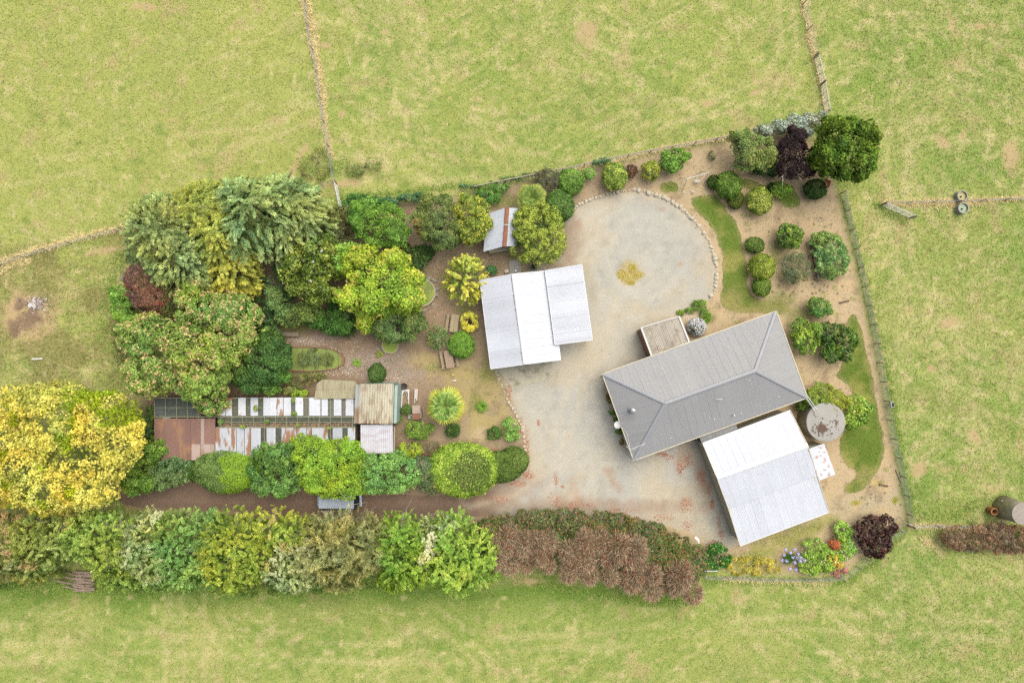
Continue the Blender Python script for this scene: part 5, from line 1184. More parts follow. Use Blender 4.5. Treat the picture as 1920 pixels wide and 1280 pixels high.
def rust_edge(edge0, edge1, wid, seed, amt=1.0, base_noise=2.5):
    col = np.array(C(172, 104, 66))
    def f(p, u, t, c):
        d = abs((t if edge0 == 't' else u) - edge1)
        k = vnoise(np.array([p.x * base_noise]), np.array([p.y * base_noise]), seed)[0]
        c = c * (.955 + .09 * float(fbm(np.array([u * 14.]), np.array([t * 1.6]), seed + 3, 3)[0]))
        w = max(0, 1 - d / wid) * amt; w = 1 if w * (.3 + 1.4 * k) > .62 else 0
        return c * (1 - w * .85) + col * w * .85
    return f
def white_shed():
    ze, zr = 2.75, 3.55
    A, B, Cc, D = G(1317.5, 831, ze), G(1482, 769.5, ze), G(1554, 959.5, ze - .2), G(1387.5, 1022.5, ze - .2)
    E, F = G(1344, 895, zr), G(1514.5, 834, zr)                        # ridge
    I, J = G(1366, 954, 2.98), G(1532.5, 891, 2.98)                    # where the lean-to joins
    ctr = (A + B + Cc + D) / 4; r = root('garage_shed', 'wide white iron roofed shed with a lean-to below the grey-roofed house', 'shed', (ctr.x, ctr.y, 0))
    ro = ribbed('roof', r, MT['whiteroof'], A, B, [(0, E), (1, F)], WHT, seed=21, var=.012, rows=14, paint=rust_edge('u', 1.0, .02, 3, .9, 3.0))
    ribbed('roof_slope', ro, MT['whiteroof'], I, J, [(0, E), (1, F)], WHT, seed=22, var=.012, rows=12, paint=rust_edge('u', 1.0, .022, 5, 1.0, 3.0))
    ribbed('lean_to_roof', ro, MT['whiteroof'], D, Cc, [(0, I - Vector((0, 0, .05))), (1, J - Vector((0, 0, .05)))], WHT, seed=23, var=.012, rows=6, paint=rust_edge('u', 1.5, .02, 6, 0))
    mb = MB(); capping(mb, E, F, .26, .06); mb.build('ridge_capping', MT['whitetrim'], r, smooth=True)
    for p0, p1 in ((A, B), (D, Cc)): MB().beam(p0 - Vector((0, 0, .06)), p1 - Vector((0, 0, .06)), .13, .1).build('gutter', MT['whitetrim'], r)
    mb = MB()
    for p0, p1 in ((A, E), (E, I), (I, D), (B, F), (F, J), (J, Cc)): mb.beam(p0 - Vector((0, 0, .045)), p1 - Vector((0, 0, .045)), .06, .14)
    mb.build('barge_board', MT['cream'], r)
    mb = MB(); c = inset([Vector((p.x, p.y, 0)) for p in (A, D, Cc, B)], .22); walls(mb, c, 0, 2.45)
    e, f = [Vector((p.x, p.y, 0)) for p in (E, F)]
    for a, b, m in ((c[0], c[1], E), (c[3], c[2], F)):
        d = (b - a).normalized(); k = (Vector((m.x, m.y, 0)) - a).dot(d); nn = Vector((-d.y, d.x, 0)) * .06
        pts = [a + Vector((0, 0, 2.45)), b + Vector((0, 0, 2.45)), a + d * k + Vector((0, 0, zr - .12))]
        mb.add([p + nn for p in pts] + [p - nn for p in pts], [(0, 1, 2), (5, 4, 3), (0, 3, 4, 1), (1, 4, 5, 2), (2, 5, 3, 0)])
    mb.build('wall', MT['cream'], r)
    a, b = c[0], c[1]; d = (b - a).normalized(); nn = Vector((d.y, -d.x, 0))
    if nn.x > 0: nn = -nn
    L = (b - a).length
    for k in range(3):
        o = MB().box(a + d * (L * (.18 + .32 * k)) + nn * .07 + Vector((0, 0, 1.1)), (2.3, .05, 2.2), rz=math.atan2(d.y, d.x)).build('garage_door', MT['creamdoor'], r)
        mb = MB()
        for s in (-1.22, 1.22): mb.box(a + d * (L * (.18 + .32 * k) + s) + nn * .08 + Vector((0, 0, 1.15)), (.12, .1, 2.3), rz=math.atan2(d.y, d.x))
        mb.build('door_frame', MT['cream'], o)
    # small annexe on the far end
    z = 2.1; q = [G(1517, 841, z + .2), G(1545, 831, z), G(1566.5, 889, z), G(1536, 900.5, z + .2)]
    def spots(p, u, t, c):
        k = fbm(np.array([p.x * 2.4]), np.array([p.y * 2.4]), 9, 3)[0]
        w = .75 if k > .70 or (t > .94 and k > .5) else 0
        return c * (1 - w) + np.array(C(184, 136, 108)) * w
    ribbed('annexe_roof', r, MT['whiteroof'], q[2], q[1], [(0, q[3]), (1, q[0])], WHT, seed=25, var=.01, rows=16, paint=spots)
    mb = MB(); c = inset([Vector((p.x, p.y, 0)) for p in (q[0], q[3], q[2], q[1])], .12); walls(mb, c, 0, 1.98); mb.build('annexe_wall', MT['cream'], r)
MT['whitetrim'] = M('white_metal', (.52, .53, .54), .45, [(2, .03)])
MT['creamdoor'] = M('cream_door', C(216, 204, 172), .6, [(2, .05)])
white_shed()

def middle_shed():
    ze, zr = 2.6, 3.35
    A, Bq, Cq, D = G(900, 525, ze), G(1030, 507, ze), G(1051, 674.5, ze), G(920.5, 691.5, ze)
    E, F = G(963, 513.5, zr), G(985.5, 682.5, zr)
    ctr = (A + Bq + Cq + D) / 4; r = root('silver_shed', 'silver gabled iron shed with an overlapping carport roof beside the gravel circle', 'shed', (ctr.x, ctr.y, 0))
    def bands(sd):
        def f(p, u, t, c): return c * (1 + .22 * (vnoise(np.array([u * 9.0 + sd]), np.array([t * .8 + sd]), sd)[0] - .5) + (-.12 if abs(u - .23) < .006 or abs(u - .61) < .006 else 0))
        return f
    ro = ribbed('roof', r, MT['whiteroof'], A, D, [(0, E), (1, F)], np.array(WHT) * .97, seed=31, var=.02, rows=4, paint=bands(3))  # slope turned from the sun, its shade put into the base colour
    ribbed('roof_slope', ro, MT['whiteroof'], Cq, Bq, [(0, F), (1, E)], np.array(WHT), seed=32, var=.015, rows=3)
    mb = MB(); capping(mb, E, F, .24, .06); mb.build('ridge_capping', MT['whitetrim'], r, smooth=True)
    d = (F - E).normalized(); t = Vector((d.y, -d.x, 0)); mb = MB(); rng = np.random.default_rng(2)
    s = 0.2
    while s < (F - E).length - .3:                                      # dirt and moss packed along the ridge lap
        l = rng.uniform(.05, .3); o = E + d * s - (t if t.x > 0 else -t) * (.22 + rng.uniform(0, .05)) - Vector((0, 0, .03))
        mb.beam(o, o + d * l, rng.uniform(.03, .08), .02); s += l + rng.uniform(.02, .22) * (1.6 if s > 4 else .6)
    mb.build('ridge_moss', MT['lichen'], r)
    # carport: a single slope that rises away from the shed
    P, Q, R, T = G(1022, 507, 2.95), G(1091, 496, 3.1), G(1111, 637, 3.1), G(1040.5, 646, 2.95)
    ribbed('carport_roof', ro, MT['whiteroof'], P, T, [(0, Q), (1, R)], np.array(WHT) * .95, seed=33, var=.03, sheet=1.5, rows=4, paint=bands(8))  # base colour also toned down for facing away from the sun
    mb = MB()
    for a, b in ((A, D), (Cq, Bq)): mb.beam(a - Vector((0, 0, .06)), b - Vector((0, 0, .06)), .1, .1)
    for a, b in ((A, E), (E, Bq), (D, F), (F, Cq), (P, Q), (Q, R), (R, T), (T, P)): mb.beam(a - Vector((0, 0, .05)), b - Vector((0, 0, .05)), .06, .12)
    mb.build('barge_board', MT['whitetrim'], r)
    mb = MB(); c = inset([Vector((p.x, p.y, 0)) for p in (A, D, Cq, Bq)], .2); walls(mb, c, 0, 2.46); mb.build('wall', MT['sheetwall'], r)
    for p in (lerp(Q, R, .02), lerp(Q, R, .5), lerp(R, T, .06)):
        MB().beam((p.x - .06, p.y + .05, 0), (p.x - .06, p.y + .05, 2.95), .11, .11).build('carport_post', MT['creamdoor'], r)
    p = lerp(R, T, .06); MB().beam((p.x - .06, p.y + .05, 2.2), (p.x + .35, p.y + .12, 2.98), .07, .07).build('post_brace', MT['creamdoor'], r)
    # stove pipe at the gable over a concrete pad
    p = G(967, 512, 3.5); e = G(966, 505, 3.9)
    MB().tube((p.x, p.y + .2, .1), (p.x, p.y + .2, 3.75), .06).build('stove_pipe', MT['white'], r)
MT['sheetwall'] = M('sheet_wall', C(206, 208, 208), .5, [(3, .05)])
middle_shed()
p = G(966, 503); MB().box((p.x, p.y + .1, .06), (1.15, 1.35, .12), rz=.1).build('concrete_pad', MT['tank'], None, bevel=.01)
tag(bpy.data.objects['concrete_pad'], 'square pale concrete pad at the upper gable of the silver shed', 'concrete pad')
p = G(950, 509); o = MB().box((p.x, p.y, .13), (.42, .32, .26), rz=.2).build('concrete_block', MT['stone'], None, bevel=.03); tag(o, 'tan block lying beside the square concrete pad', 'block')
p = G(1001.5, 500, .4); r = root('garden_pot', 'dark green round bin at the upper wall of the silver shed under the cushion-like tree', 'bin', (p.x, p.y, 0))
MT['binmat'] = M('green_plastic', C(70, 110, 92), .5)
MB().lathe((p.x, p.y, 0), [(.24, 0), (.3, .7), (.33, .7), (.33, .74), (.27, .74), (.25, .5)], 20).build('body', MT['binmat'], r)
MB().lathe((p.x, p.y, .5), [(.25, 0), (.02, .05)], 20, True, True).build('dark_inside', MT['dark'], r)  # near-black disc painted in for the shade down inside the bin

def hut():
    ze, zr = 2.3, 3.1
    A, Bq, Cq, D = G(910, 398, ze), G(973, 390.5, ze), G(968, 462, ze), G(906.5, 472, ze)
    A = D + (Bq - Cq) * 1.0; E, F = G(935, 389, zr), G(946, 461.5, zr)
    E = F + (A - D)
    ctr = (A + Bq + Cq + D) / 4; r = root('gabled_hut', 'little gabled hut with a rusty ridge half hidden by two trees', 'hut', (ctr.x, ctr.y, 0))
    col = np.array(C(226, 230, 238))
    def streak(p, u, t, c):
        k = fbm(np.array([p.x * 1.6]), np.array([p.y * 1.6]), 4, 3)[0]; w = sstep(.55, .75, k)
        return c * (1 - .25 * w) + np.array(C(196, 168, 150)) * .25 * w
    ro = ribbed('roof', r, MT['sheet'], A, D, [(0, E), (1, F)], col * .9, seed=41, var=.03, rows=6, paint=streak)  # shaded slope: darkened in its base colour
    ribbed('roof_slope', ro, MT['sheet'], Cq, Bq, [(0, F), (1, E)], col * 1.02, seed=42, var=.03, rows=6)  # sunward slope: lightened in its base colour
    mb = MB(); capping(mb, E, lerp(E, F, .42), .2, .05); capping(mb, lerp(E, F, .46), F + (F - E).normalized() * .05, .2, .05); mb.build('ridge_capping', MT['rust'], r, smooth=True)
    mb = MB(); c = inset([Vector((p.x, p.y, 0)) for p in (A, D, Cq, Bq)], .42)
    walls(mb, c, 0, 2.2); a, b = c[1], c[2]; m = (a + b) / 2
    mb.add([a + Vector((0, 0, 2.2)), b + Vector((0, 0, 2.2)), m + Vector((0, 0, 2.85)), a + Vector((0, .1, 2.2)), b + Vector((0, .1, 2.2)), m + Vector((0, .1, 2.85))], [(0, 1, 2), (5, 4, 3), (1, 4, 5, 2), (2, 5, 3, 0)])
    mb.build('wall', MT['hutwall'], r)
    d = (b - a).normalized(); nn = Vector((d.y, -d.x, 0)); az = math.atan2(d.y, d.x); L = (b - a).length
    for t, w in ((.36, .95), (.78, .55)):
        o = MB().box(a + d * L * t + nn * .05 + Vector((0, 0, 1.35)), (w * 1.2, .1, 1.1), rz=az).build('window', MT['creamdoor'], r)
        mb = MB()
        for k in (-1, 1): mb.box(a + d * L * t + nn * .09 + Vector((0, 0, 1.35 + .24 * k)), (w * 1.2 - .22, .06, .38), rz=az)
        mb.build('pane', MT['glass'], o)
    mb = MB().beam(a + nn * .3 + Vector((0, 0, .9)), b + nn * .3 + Vector((0, 0, .9)), .34, .05); mb.build('sill', MT['creamdoor'], r)
MT['hutwall'] = M('hut_wall', C(176, 176, 158), .7, [(3, .08)])
hut()

# ---------------------------------------------------------------- greenhouse and corrugated shed
def greenhouse():
    ze, zr = 2.1, 2.75
    c0 = G(480, 800); r = root('greenhouse', 'long derelict greenhouse of white sheets, rusty sheets and dirty glass', 'greenhouse', (c0.x, c0.y, 0))
    X0, XR, X1 = 290, 408, 666
    yT, yR, yG, yB = 745, 781, 801, 858                  # eave, ridge, lower edge of the glazing, lower eave
    zg = 2.55
    rng = np.random.default_rng(77)
    # slope for the lower run
    up = lambda x: (G(x, yT, ze), G(x, yR, zr)); lo = lambda x, y, z: G(x, y, z)
    mb = MB(); 
    for x in (X0 + 2, X1 - 2):
        pass
    c = [G(X0 + 3, yT + 2, 0), G(X0 + 3, yB - 3, 0), G(X1 - 2, yB - 3, 0), G(X1 - 2, yT + 2, 0)]
    k = (CAM_H - ze) / CAM_H; c = [Vector((p.x * k, p.y * k, 0)) for p in c]
    walls(mb, c, 0, 1.95, .1); mb.build('wall', MT['woodx'], r)
    # glazing bars
    mb = MB()
    for y, z in ((yT + 1, ze), (yR, zr), (yG, zg), (yB - 1, ze)):
        mb.beam(G(X0 if y < 790 else X0 + 2, y, z - .03), G(X1, y, z - .03), .09, .07)
    x = X0
    while x <= X1:
        if True:
            mb.beam(G(x, yT, ze - .01), G(x, yR, zr - .01), .06, .05); mb.beam(G(x, yR, zr - .012), G(x, yG, zg - .012), .06, .05); mb.beam(G(x, yG, zg - .01), G(x, yB, ze - .01), .06, .05)
        x += 20.6
    mb.beam(G(XR, (yR + yG) / 2, (zr + zg) / 2 - .02), G(X1, (yR + yG) / 2, (zr + zg) / 2 - .02), .05, .05)
    mb.beam(G(X0, 764, 2.42), G(X1, 764, 2.42), .05, .05)
    mb.build('glazing_bars', MT['greenbars'], r)
    # glass over the whole ridge strip and in the gaps
    for (xa, xb, ya, za, yb, zb) in ((X0, 376, yT + 1, ze, yR - 1, zr), (XR, X1, yR + 1, zr, yG, zg), (XR, X1, yT + 1, ze, yR - 1, zr), (XR, X1, yG, zg, yB - 2, ze)):
        d = Vector((0, 0, -.075))
        MB().sheet([G(xa, yb, zb) + d, G(xb, yb, zb) + d, G(xb, ya, za) + d, G(xa, ya, za) + d], .012).build('glass_strip', MT['oldglass'] if xa != X0 else MT['glass'], r)
    def sheetpanel(xa, xb, ya, za, yb, zb, col, rusty, lift=.03, seed=0):
        rr = np.random.default_rng(seed); a0, a1 = (G(xa, ya, za), G(xb, ya, za)); b0, b1 = (G(xa, yb, zb), G(xb, yb, zb)); L = Vector((0, 0, lift))
        rc = np.array(C(164, 116, 92)); oc = np.array(C(196, 156, 112))
        def paint(p, u, t, c):
            k = fbm(np.array([p.x * 1.5 + seed]), np.array([p.y * .9]), seed % 40, 4)[0]
            w = float(sstep(.66 - rusty * .3, .74 - rusty * .3, k)) if rusty else 0.
            return c * (1 - w) + (rc * .6 + oc * .4) * w
        ribbed('roof_sheet', r, MT['sheet'], a0 + L, a1 + L, [(0, b0 + L), (1, b1 + L)], col, seed=seed, var=.05, pitch=.12, amp=.012, sheet=.7, rows=7, paint=paint, lap=False)
    W_ = np.array(C(216, 217, 222)); RB = np.array(C(156, 118, 104)); BG = np.array(C(196, 172, 158))
    i = 0
    for xa, xb, ru in ((411, 423, .5), (424, 435, .75), (447, 461, .15), (470, 484, .1), (494, 519, .12), (520, 531, .75), (532, 546, .3), (554, 569, .1), (580, 601, .2), (603, 615, .05), (626, 640, .25), (648, 663, .05)):
        i += 1; sheetpanel(xa, xb, yT, ze, yR - 2, zr - .02, W_ * (1 if ru < .6 else .95), ru, seed=100 + i)
    for xa, xb, ru, e in ((404, 412, .9, 0), (412, 434, .35, 0), (434, 443, .8, 0), (444, 458, .25, 0), (459, 470, .9, 0), (471, 489, .3, 0), (500, 517, .1, 0), (528, 546, .2, 0), (546, 555, .95, 0), (556, 574, .1, 0), (575, 584, .9, 0), (585, 615, .35, 0), (624, 642, .1, 0), (652, 666, .1, 0)):
        i += 1; sheetpanel(xa, xb, yB - 2, ze, yG + 1, zg, W_ * .98, ru, seed=100 + i)
    # rusty sheets at the far end
    for xa, xb, col, ru, ya in ((290, 318, RB * 1.1, .3, 862), (318, 334, RB, .3, 862), (334, 358, RB * .98, .3, 862), (358, 377, RB * .96, .2, 862), (377, 383, BG, .2, 862), (383, 392, RB * 1.12, .2, 862), (392, 404, RB * 1.2, .4, 862)):
        i += 1; sheetpanel(xa, xb, ya, ze, yR + 3, zr - .03, col, .22, .05, seed=100 + i)
    i += 1; sheetpanel(360, 376, 862, ze, 832, 2.32, BG * 1.05, .3, .08, seed=200); sheetpanel(381, 402, 862, ze, 832, 2.32, BG, .3, .08, seed=201)
    i += 1; sheetpanel(296, 320, 784, zr - .03, 783, zr, W_, .3, .07, seed=203)
    # creepers and dry leaves over the glazing
    lob = px_lobes([(415, 790, 5, 4), (480, 765, 4, 5), (552, 775, 5, 5), (550, 750, 4, 4), (455, 800, 4, 3), (500, 790, 5, 3), (560, 796, 4, 3), (617, 802, 3, 2)], 2.9, .98, .12)
    fol_mesh('creeper', f_leaf(np.random.default_rng(5), lob, [(104, 134, 46), (140, 166, 64)], leaf=(.12, .08), s=.14, cov=1.4, inner=False), r)
    rg = np.random.default_rng(8); n = 900; px = rg.uniform(411, 662, n); py = np.where(rg.random(n) < .6, rg.uniform(793, 801, n), rg.uniform(748, 852, n)); P = []
    for a, b in zip(px, py):
        z = ze + (zr - ze) * (b - yT) / (yR - yT) if b < yR else (zr + (zg - zr) * (b - yR) / (yG - yR) if b < yG else zg + (ze - zg) * (b - yG) / (yB - yG)); P.append(tuple(G(a, b, z - .04)))
    P = np.array(P); fol_mesh('dry_leaves', [leaf_quads(P, unit(np.array([[0, 0, 1.]]) + rg.normal(0, .3, P.shape)), rg.normal(0, 1, P.shape), rg.uniform(.08, .2, n), rg.uniform(.05, .1, n), pal_pick(rg, [(130, 96, 70), (178, 140, 104)], rg.random(n)))], r)['kind'] = 'stuff'
MT['greenbars'] = M('mossy_bars', C(156, 156, 126), .8, [(4, .15)])
MT['oldglass'] = M('algae_glass', C(96, 102, 86), .3, [(3, .2), (12, .25)], second=(C(122, 104, 78), 3.5, .52, .66), spec=.4)
greenhouse()
def corrugated_shed():
    z0, z1 = 2.7, 2.35
    A, B, Cq, D = G(667, 720, z0), G(738.5, 719, z0), G(736, 795, z0), G(663.5, 793.5, z0)
    c0 = (A + B + Cq + D) / 4; r = root('corrugated_shed', 'small shed with a stained brown corrugated roof and teal side at the greenhouse end', 'shed', (c0.x, c0.y, 0))
    rc = np.array(C(152, 122, 94))
    def stain(p, u, t, c):
        k = fbm(np.array([p.x * 5.5]), np.array([p.y * 1.6]), 3, 3)[0]; w = float(sstep(.5, .64, k)) * .55 + max(0, 1 - t / .18) * .6 * float(sstep(.35, .6, k))
        return c * (1 - w) + rc * w
    ro = ribbed('roof', r, MT['sheet'], lerp(D, Cq, .12), Cq, [(0, lerp(A, B, .12)), (1, B)], C(206, 196, 168), seed=51, pitch=.24, amp=.04, var=.05, rows=14, paint=stain, lap=False)
    def ruststrip(p, u, t, c):
        k = fbm(np.array([p.x * 1.5]), np.array([p.y * 1.1]), 8, 3)[0]; w = float(sstep(.42, .6, k)); return c * (1 - w) + rc * w
    ribbed('roof_edge_sheet', ro, MT['sheet'], D + Vector((0, 0, .06)), lerp(D, Cq, .135) + Vector((0, 0, .06)), [(0, A + Vector((0, 0, .06))), (1, lerp(A, B, .135) + Vector((0, 0, .06)))], C(178, 178, 172), seed=52, pitch=.3, amp=.02, var=.02, rows=16, paint=ruststrip, lap=False)
    # lower white roof
    P, Q, R, T = G(676, 796, z1), G(736, 796, z1), G(737, 850, z1 - .15), G(676, 850, z1 - .15)
    def drt(p, u, t, c):
        k = fbm(np.array([p.x * .9]), np.array([p.y * 4]), 3, 3)[0]; w = float(sstep(.5, .7, k)) * .35 + (.6 if t < .06 and k > .4 else 0); return c * (1 - w) + np.array(C(178, 150, 140)) * w
    ribbed('lower_roof', ro, MT['sheet'], T, R, [(0, P), (1, Q)], C(222, 218, 222), seed=53, pitch=.2, amp=.02, var=.02, rows=16, paint=drt, lap=False)
    # fibreglass roof
    F = [G(605, 711, 2.2), G(668, 714.5, 2.3), G(664, 747, 2.35), G(589, 747.5, 2.3), G(594, 719, 2.22)]
    ml = MB().sheet(F[::-1] if (F[1] - F[0]).cross(F[2] - F[0]).z < 0 else F, .02); o = ml.build('fibreglass_roof', MT['fibre'], ro)
    mb = MB()
    for k in range(6): mb.beam(lerp(F[0], F[1], k / 5) + Vector((0, 0, .015)), lerp(F[3], F[2], k / 5) + Vector((0, 0, .015)), .04, .02)
    mb.beam(lerp(F[4], F[3], .4) + Vector((0, 0, .02)), lerp(F[1], F[2], .4) + Vector((0, 0, .02)), .04, .02)
    mb.build('fibreglass_joint', MT['wood'], o)
    k = (CAM_H - z0) / CAM_H; w = lambda p, s=.0: Vector((p.x, p.y, 0))
    mb = MB(); walls(mb, [w(lerp(A, Cq, .03)), w(lerp(D, B, .03)), w(lerp(Cq, A, .015)), w(lerp(B, D, .015))], 0, z0 - .1); mb.build('wall', MT['teal'], r)
    # the teal wall is seen because it stands out past the roof edge, so its board fence is real
    p0, p1 = G(743, 722, 2.3), G(741, 793, 2.3); MB().beam(Vector((p0.x, p0.y, 1.2)), Vector((p1.x, p1.y, 1.2)), .26, 2.3).build('teal_wall', MT['teal'], r)
    mb = MB(); walls(mb, [w(lerp(P, R, .04)), w(lerp(T, Q, .04)), w(lerp(R, P, .04)), w(lerp(Q, T, .04))], 0, z1 - .25); mb.build('lower_wall', MT['wood'], r)
    p0, p1 = G(740, 800, 1.9), G(739, 846, 1.9); MB().beam(p0, p1, .12, .1).build('side_rail', MT['wood'], r)
MT['fibre'] = M('old_fibreglass', C(196, 186, 148), .5, [(2, .12), (9, .1)], second=(C(160, 140, 104), 1.6, .5, .68), stretch=(3, .5, 1), trans=.15)
corrugated_shed()

# ---------------------------------------------------------------- tanks and troughs
def tank():
    h = 2.35; c = G(1548.5, 791, h); R = S(36, h)
    r = root('water_tank', 'large round concrete water tank with brown lichen on its lid beside the white shed', 'water tank', (c.x, c.y, 0))
    MB().lathe((c.x, c.y, 0), [(R * .985, 0), (R * .985, h - .12)], 56, True, False).build('wall', MT['tankside'], r, smooth=True)
    MB().lathe((c.x, c.y, 0), [(R, h - .13), (R * 1.012, h - .1), (R * 1.012, h), (R * .96, h + .03), (R * .5, h + .09), (.05, h + .12)], 56, True, True).build('lid', MT['tank'], r)
    rng = np.random.default_rng(3); mb = MB()
    def spot(px, py, s):
        p = G(px, py, h + .08); n = 9; q = math.hypot(p.x - c.x, p.y - c.y) / R
        if q > .93: return
        z = h + .075 + .055 * (1 - q); ph = rng.uniform(0, 6)
        mb.add([(p.x + s * rng.uniform(.5, 1.2) * math.cos(ph + k * 6.283 / n), p.y + s * rng.uniform(.5, 1.2) * math.sin(ph + k * 6.283 / n), z + (0.012 if q > .5 else -.005)) for k in range(n)], [tuple(range(n))])
    for _ in range(230):
        a = rng.uniform(0, 6.28); d = abs(rng.normal(0, 9)); spot(1541 + d * math.cos(a) * 1.0, 803 + d * .8 * math.sin(a), rng.uniform(.03, .16) * (1.2 if d < 8 else .6))
    for _ in range(28): spot(1568 + rng.normal(0, 2.5), 791 + rng.normal(0, 5), rng.uniform(.03, .09))
    for _ in range(40): spot(1548 + rng.normal(0, 15), 800 + rng.normal(0, 10), rng.uniform(.015, .05))
    mb.build('lichen', MT['lichen'], r)
    p = G(1532, 775, h + .1); MB().lathe((p.x, p.y, h + .02), [(.3, 0), (.3, .09), (.27, .11), (.05, .12)], 20).build('hatch', MT['tank'], r)
tank()
def small_tank():
    h = 2.5; c = G(1917, 962, h); R = S(20, h)
    r = root('concrete_tank', 'small tall round concrete tank at the edge of the picture beside a rusty drum', 'water tank', (c.x, c.y, 0))
    MB().lathe((c.x, c.y, 0), [(R * 1.15, 0), (R, h)], 40, True, False).build('wall', MT['tankside2'], r, smooth=True)
    MB().lathe((c.x, c.y, 0), [(R * 1.03, h), (R * 1.03, h + .07), (R * .3, h + .1)], 40, True, True).build('lid', MT['lidspot'], r)
MT['tankside2'] = M('mossy_concrete_side', C(214, 200, 174), .9, [(2, .25), (8, .15)])
MT['lidspot'] = M('speckled_concrete', C(178, 166, 152), .9, [(6, .18), (22, .2)])
small_tank()
p0, p1 = G(1876, 938, .9), G(1915, 943, 1.0); o = MB().beam(p0, p1, .1, .12).build('timber_rail', MT['wood'], None); tag(o, 'pale timber rail along the upper side of the small concrete tank', 'timber rail')
p = G(1864.5, 958.5, .8); r = root('oil_drum', 'rusty orange open-topped drum next to the small concrete tank', 'drum', (p.x, p.y, 0))
MT['orangerust'] = M('orange_rust', C(186, 128, 76), .8, [(4, .25)])
MB().lathe((p.x, p.y, 0), [(.34, 0), (.34, .3), (.36, .31), (.34, .33), (.34, .8), (.37, .81), (.37, .84), (.24, .84), (.22, .4)], 28, True, False).build('body', MT['orangerust'], r)
MB().lathe((p.x, p.y, .4), [(.235, 0), (.02, .01)], 28).build('inside', MT['dark'], r)
def trough(label, px, py, rpx, water, h=.62):
    c = G(px, py, h); R = S(rpx, h); r = root('water_trough', label, 'trough', (c.x, c.y, 0), 'round concrete water troughs')
    MB().lathe((c.x, c.y, 0), [(R * 1.05, 0), (R, h), (R * .86, h), (R * .82, .2)], 36, True, False).build('tub', MT['tank'], r, smooth=False)
    MB().lathe((c.x, c.y, h - .17), [(R * .85, 0), (.01, .002)], 36).build('water', water, r)
    MB().box((c.x - .1, c.y - .08, h - .12), (.12, .12, .14)).build('float', MT['dark'], r)
MT['yellowwater'] = M('yellow_scum', C(194, 184, 112), .4, [(3, .15)], second=(C(166, 156, 120), 2, .5, .6))
MT['greenwater'] = M('milky_green_water', C(156, 178, 136), .25, [(3, .06)])
trough('round concrete trough with yellow scum above the fence line', 1805, 367, 9.6, MT['yellowwater']); trough('round concrete trough with milky green water below the fence line', 1807, 390, 10, MT['greenwater'])
p = G(1673.5, 758.5, .6); r = root('hanging_trough', 'small black and white feed trough hooked on the east fence', 'trough', (p.x, p.y, .3))
MB().box((p.x, p.y, .48), (.3, .55, .3), rz=.2).build('tub', MT['metal'], r, bevel=.02); MB().box((p.x + .02, p.y, .635), (.2, .44, .02), rz=.2).build('hollow', MT['dark'], r)

# round algae tubs and the netted pond
def tub(label, px, py, rpx, h, mat):
    c = G(px, py, h); R = S(rpx, h); r = root('algae_tub', label, 'pond', (c.x, c.y, 0))
    MB().lathe((c.x, c.y, -.02), [(R * 1.06, 0), (R * 1.06, h), (R * .97, h), (R * .97, h - .1)], 44, True, False).build('rim', MT['tankside2'], r)
    MB().lathe((c.x, c.y, h - .06), [(R * .975, 0), (.01, .001)], 44).build('water', mat, r)
tub('round tub full of bright green duckweed below the open grey-green shrub', 731, 647, 15, .35, MT['algae'])
MT['algae2'] = M('dull_duckweed', C(150, 164, 84), .6, [(2, .12), (12, .12)], second=(C(186, 196, 70), 1.4, .55, .7))
tub('wide round pond of dull duckweed mostly hidden by the lime-green tree', 790, 548, 25, .3, MT['algae2'])
def pond():
    out = [(533, 653), (560, 651), (600, 652), (622, 655), (637, 662), (643, 672), (642, 683), (630, 690), (605, 694), (580, 695), (545, 694), (533, 688)]
    c = G(590, 673); r = root('netted_pond', 'long raised pond of green duckweed under sagging netting beside the pebbly path', 'pond', (c.x, c.y, 0))
    P = [G(*p, .2) for p in out]; k = lambda s, z: [Vector((c.x + (p.x - c.x) * s, c.y + (p.y - c.y) * s, z)) for p in P]
    o1, o0, i1 = k(1.05, .28), k(1.06, 0), k(.98, .28); n = len(P)
    MB().add(o0 + o1 + i1 + k(.98, .1), [(q * n + a, q * n + (a + 1) % n, (q + 1) * n + (a + 1) % n, (q + 1) * n + a) for q in range(3) for a in range(n)]).build('rim', MT['brickrim'], r)
    MB().add(k(.985, .18), [tuple(range(n))]).build('water', MT['algae2'], r)
    mb = MB(); x = 545
    while x < 640: mb.tube(G(x, 652, .34), G(x + 2, 694, .34), .012, n=4); x += 22
    mb.build('netting_support', MT['rubber'], r)
MT['brickrim'] = M('brick_rim', C(164, 122, 96), .9, [(4, .2), (18, .2)])
pond()
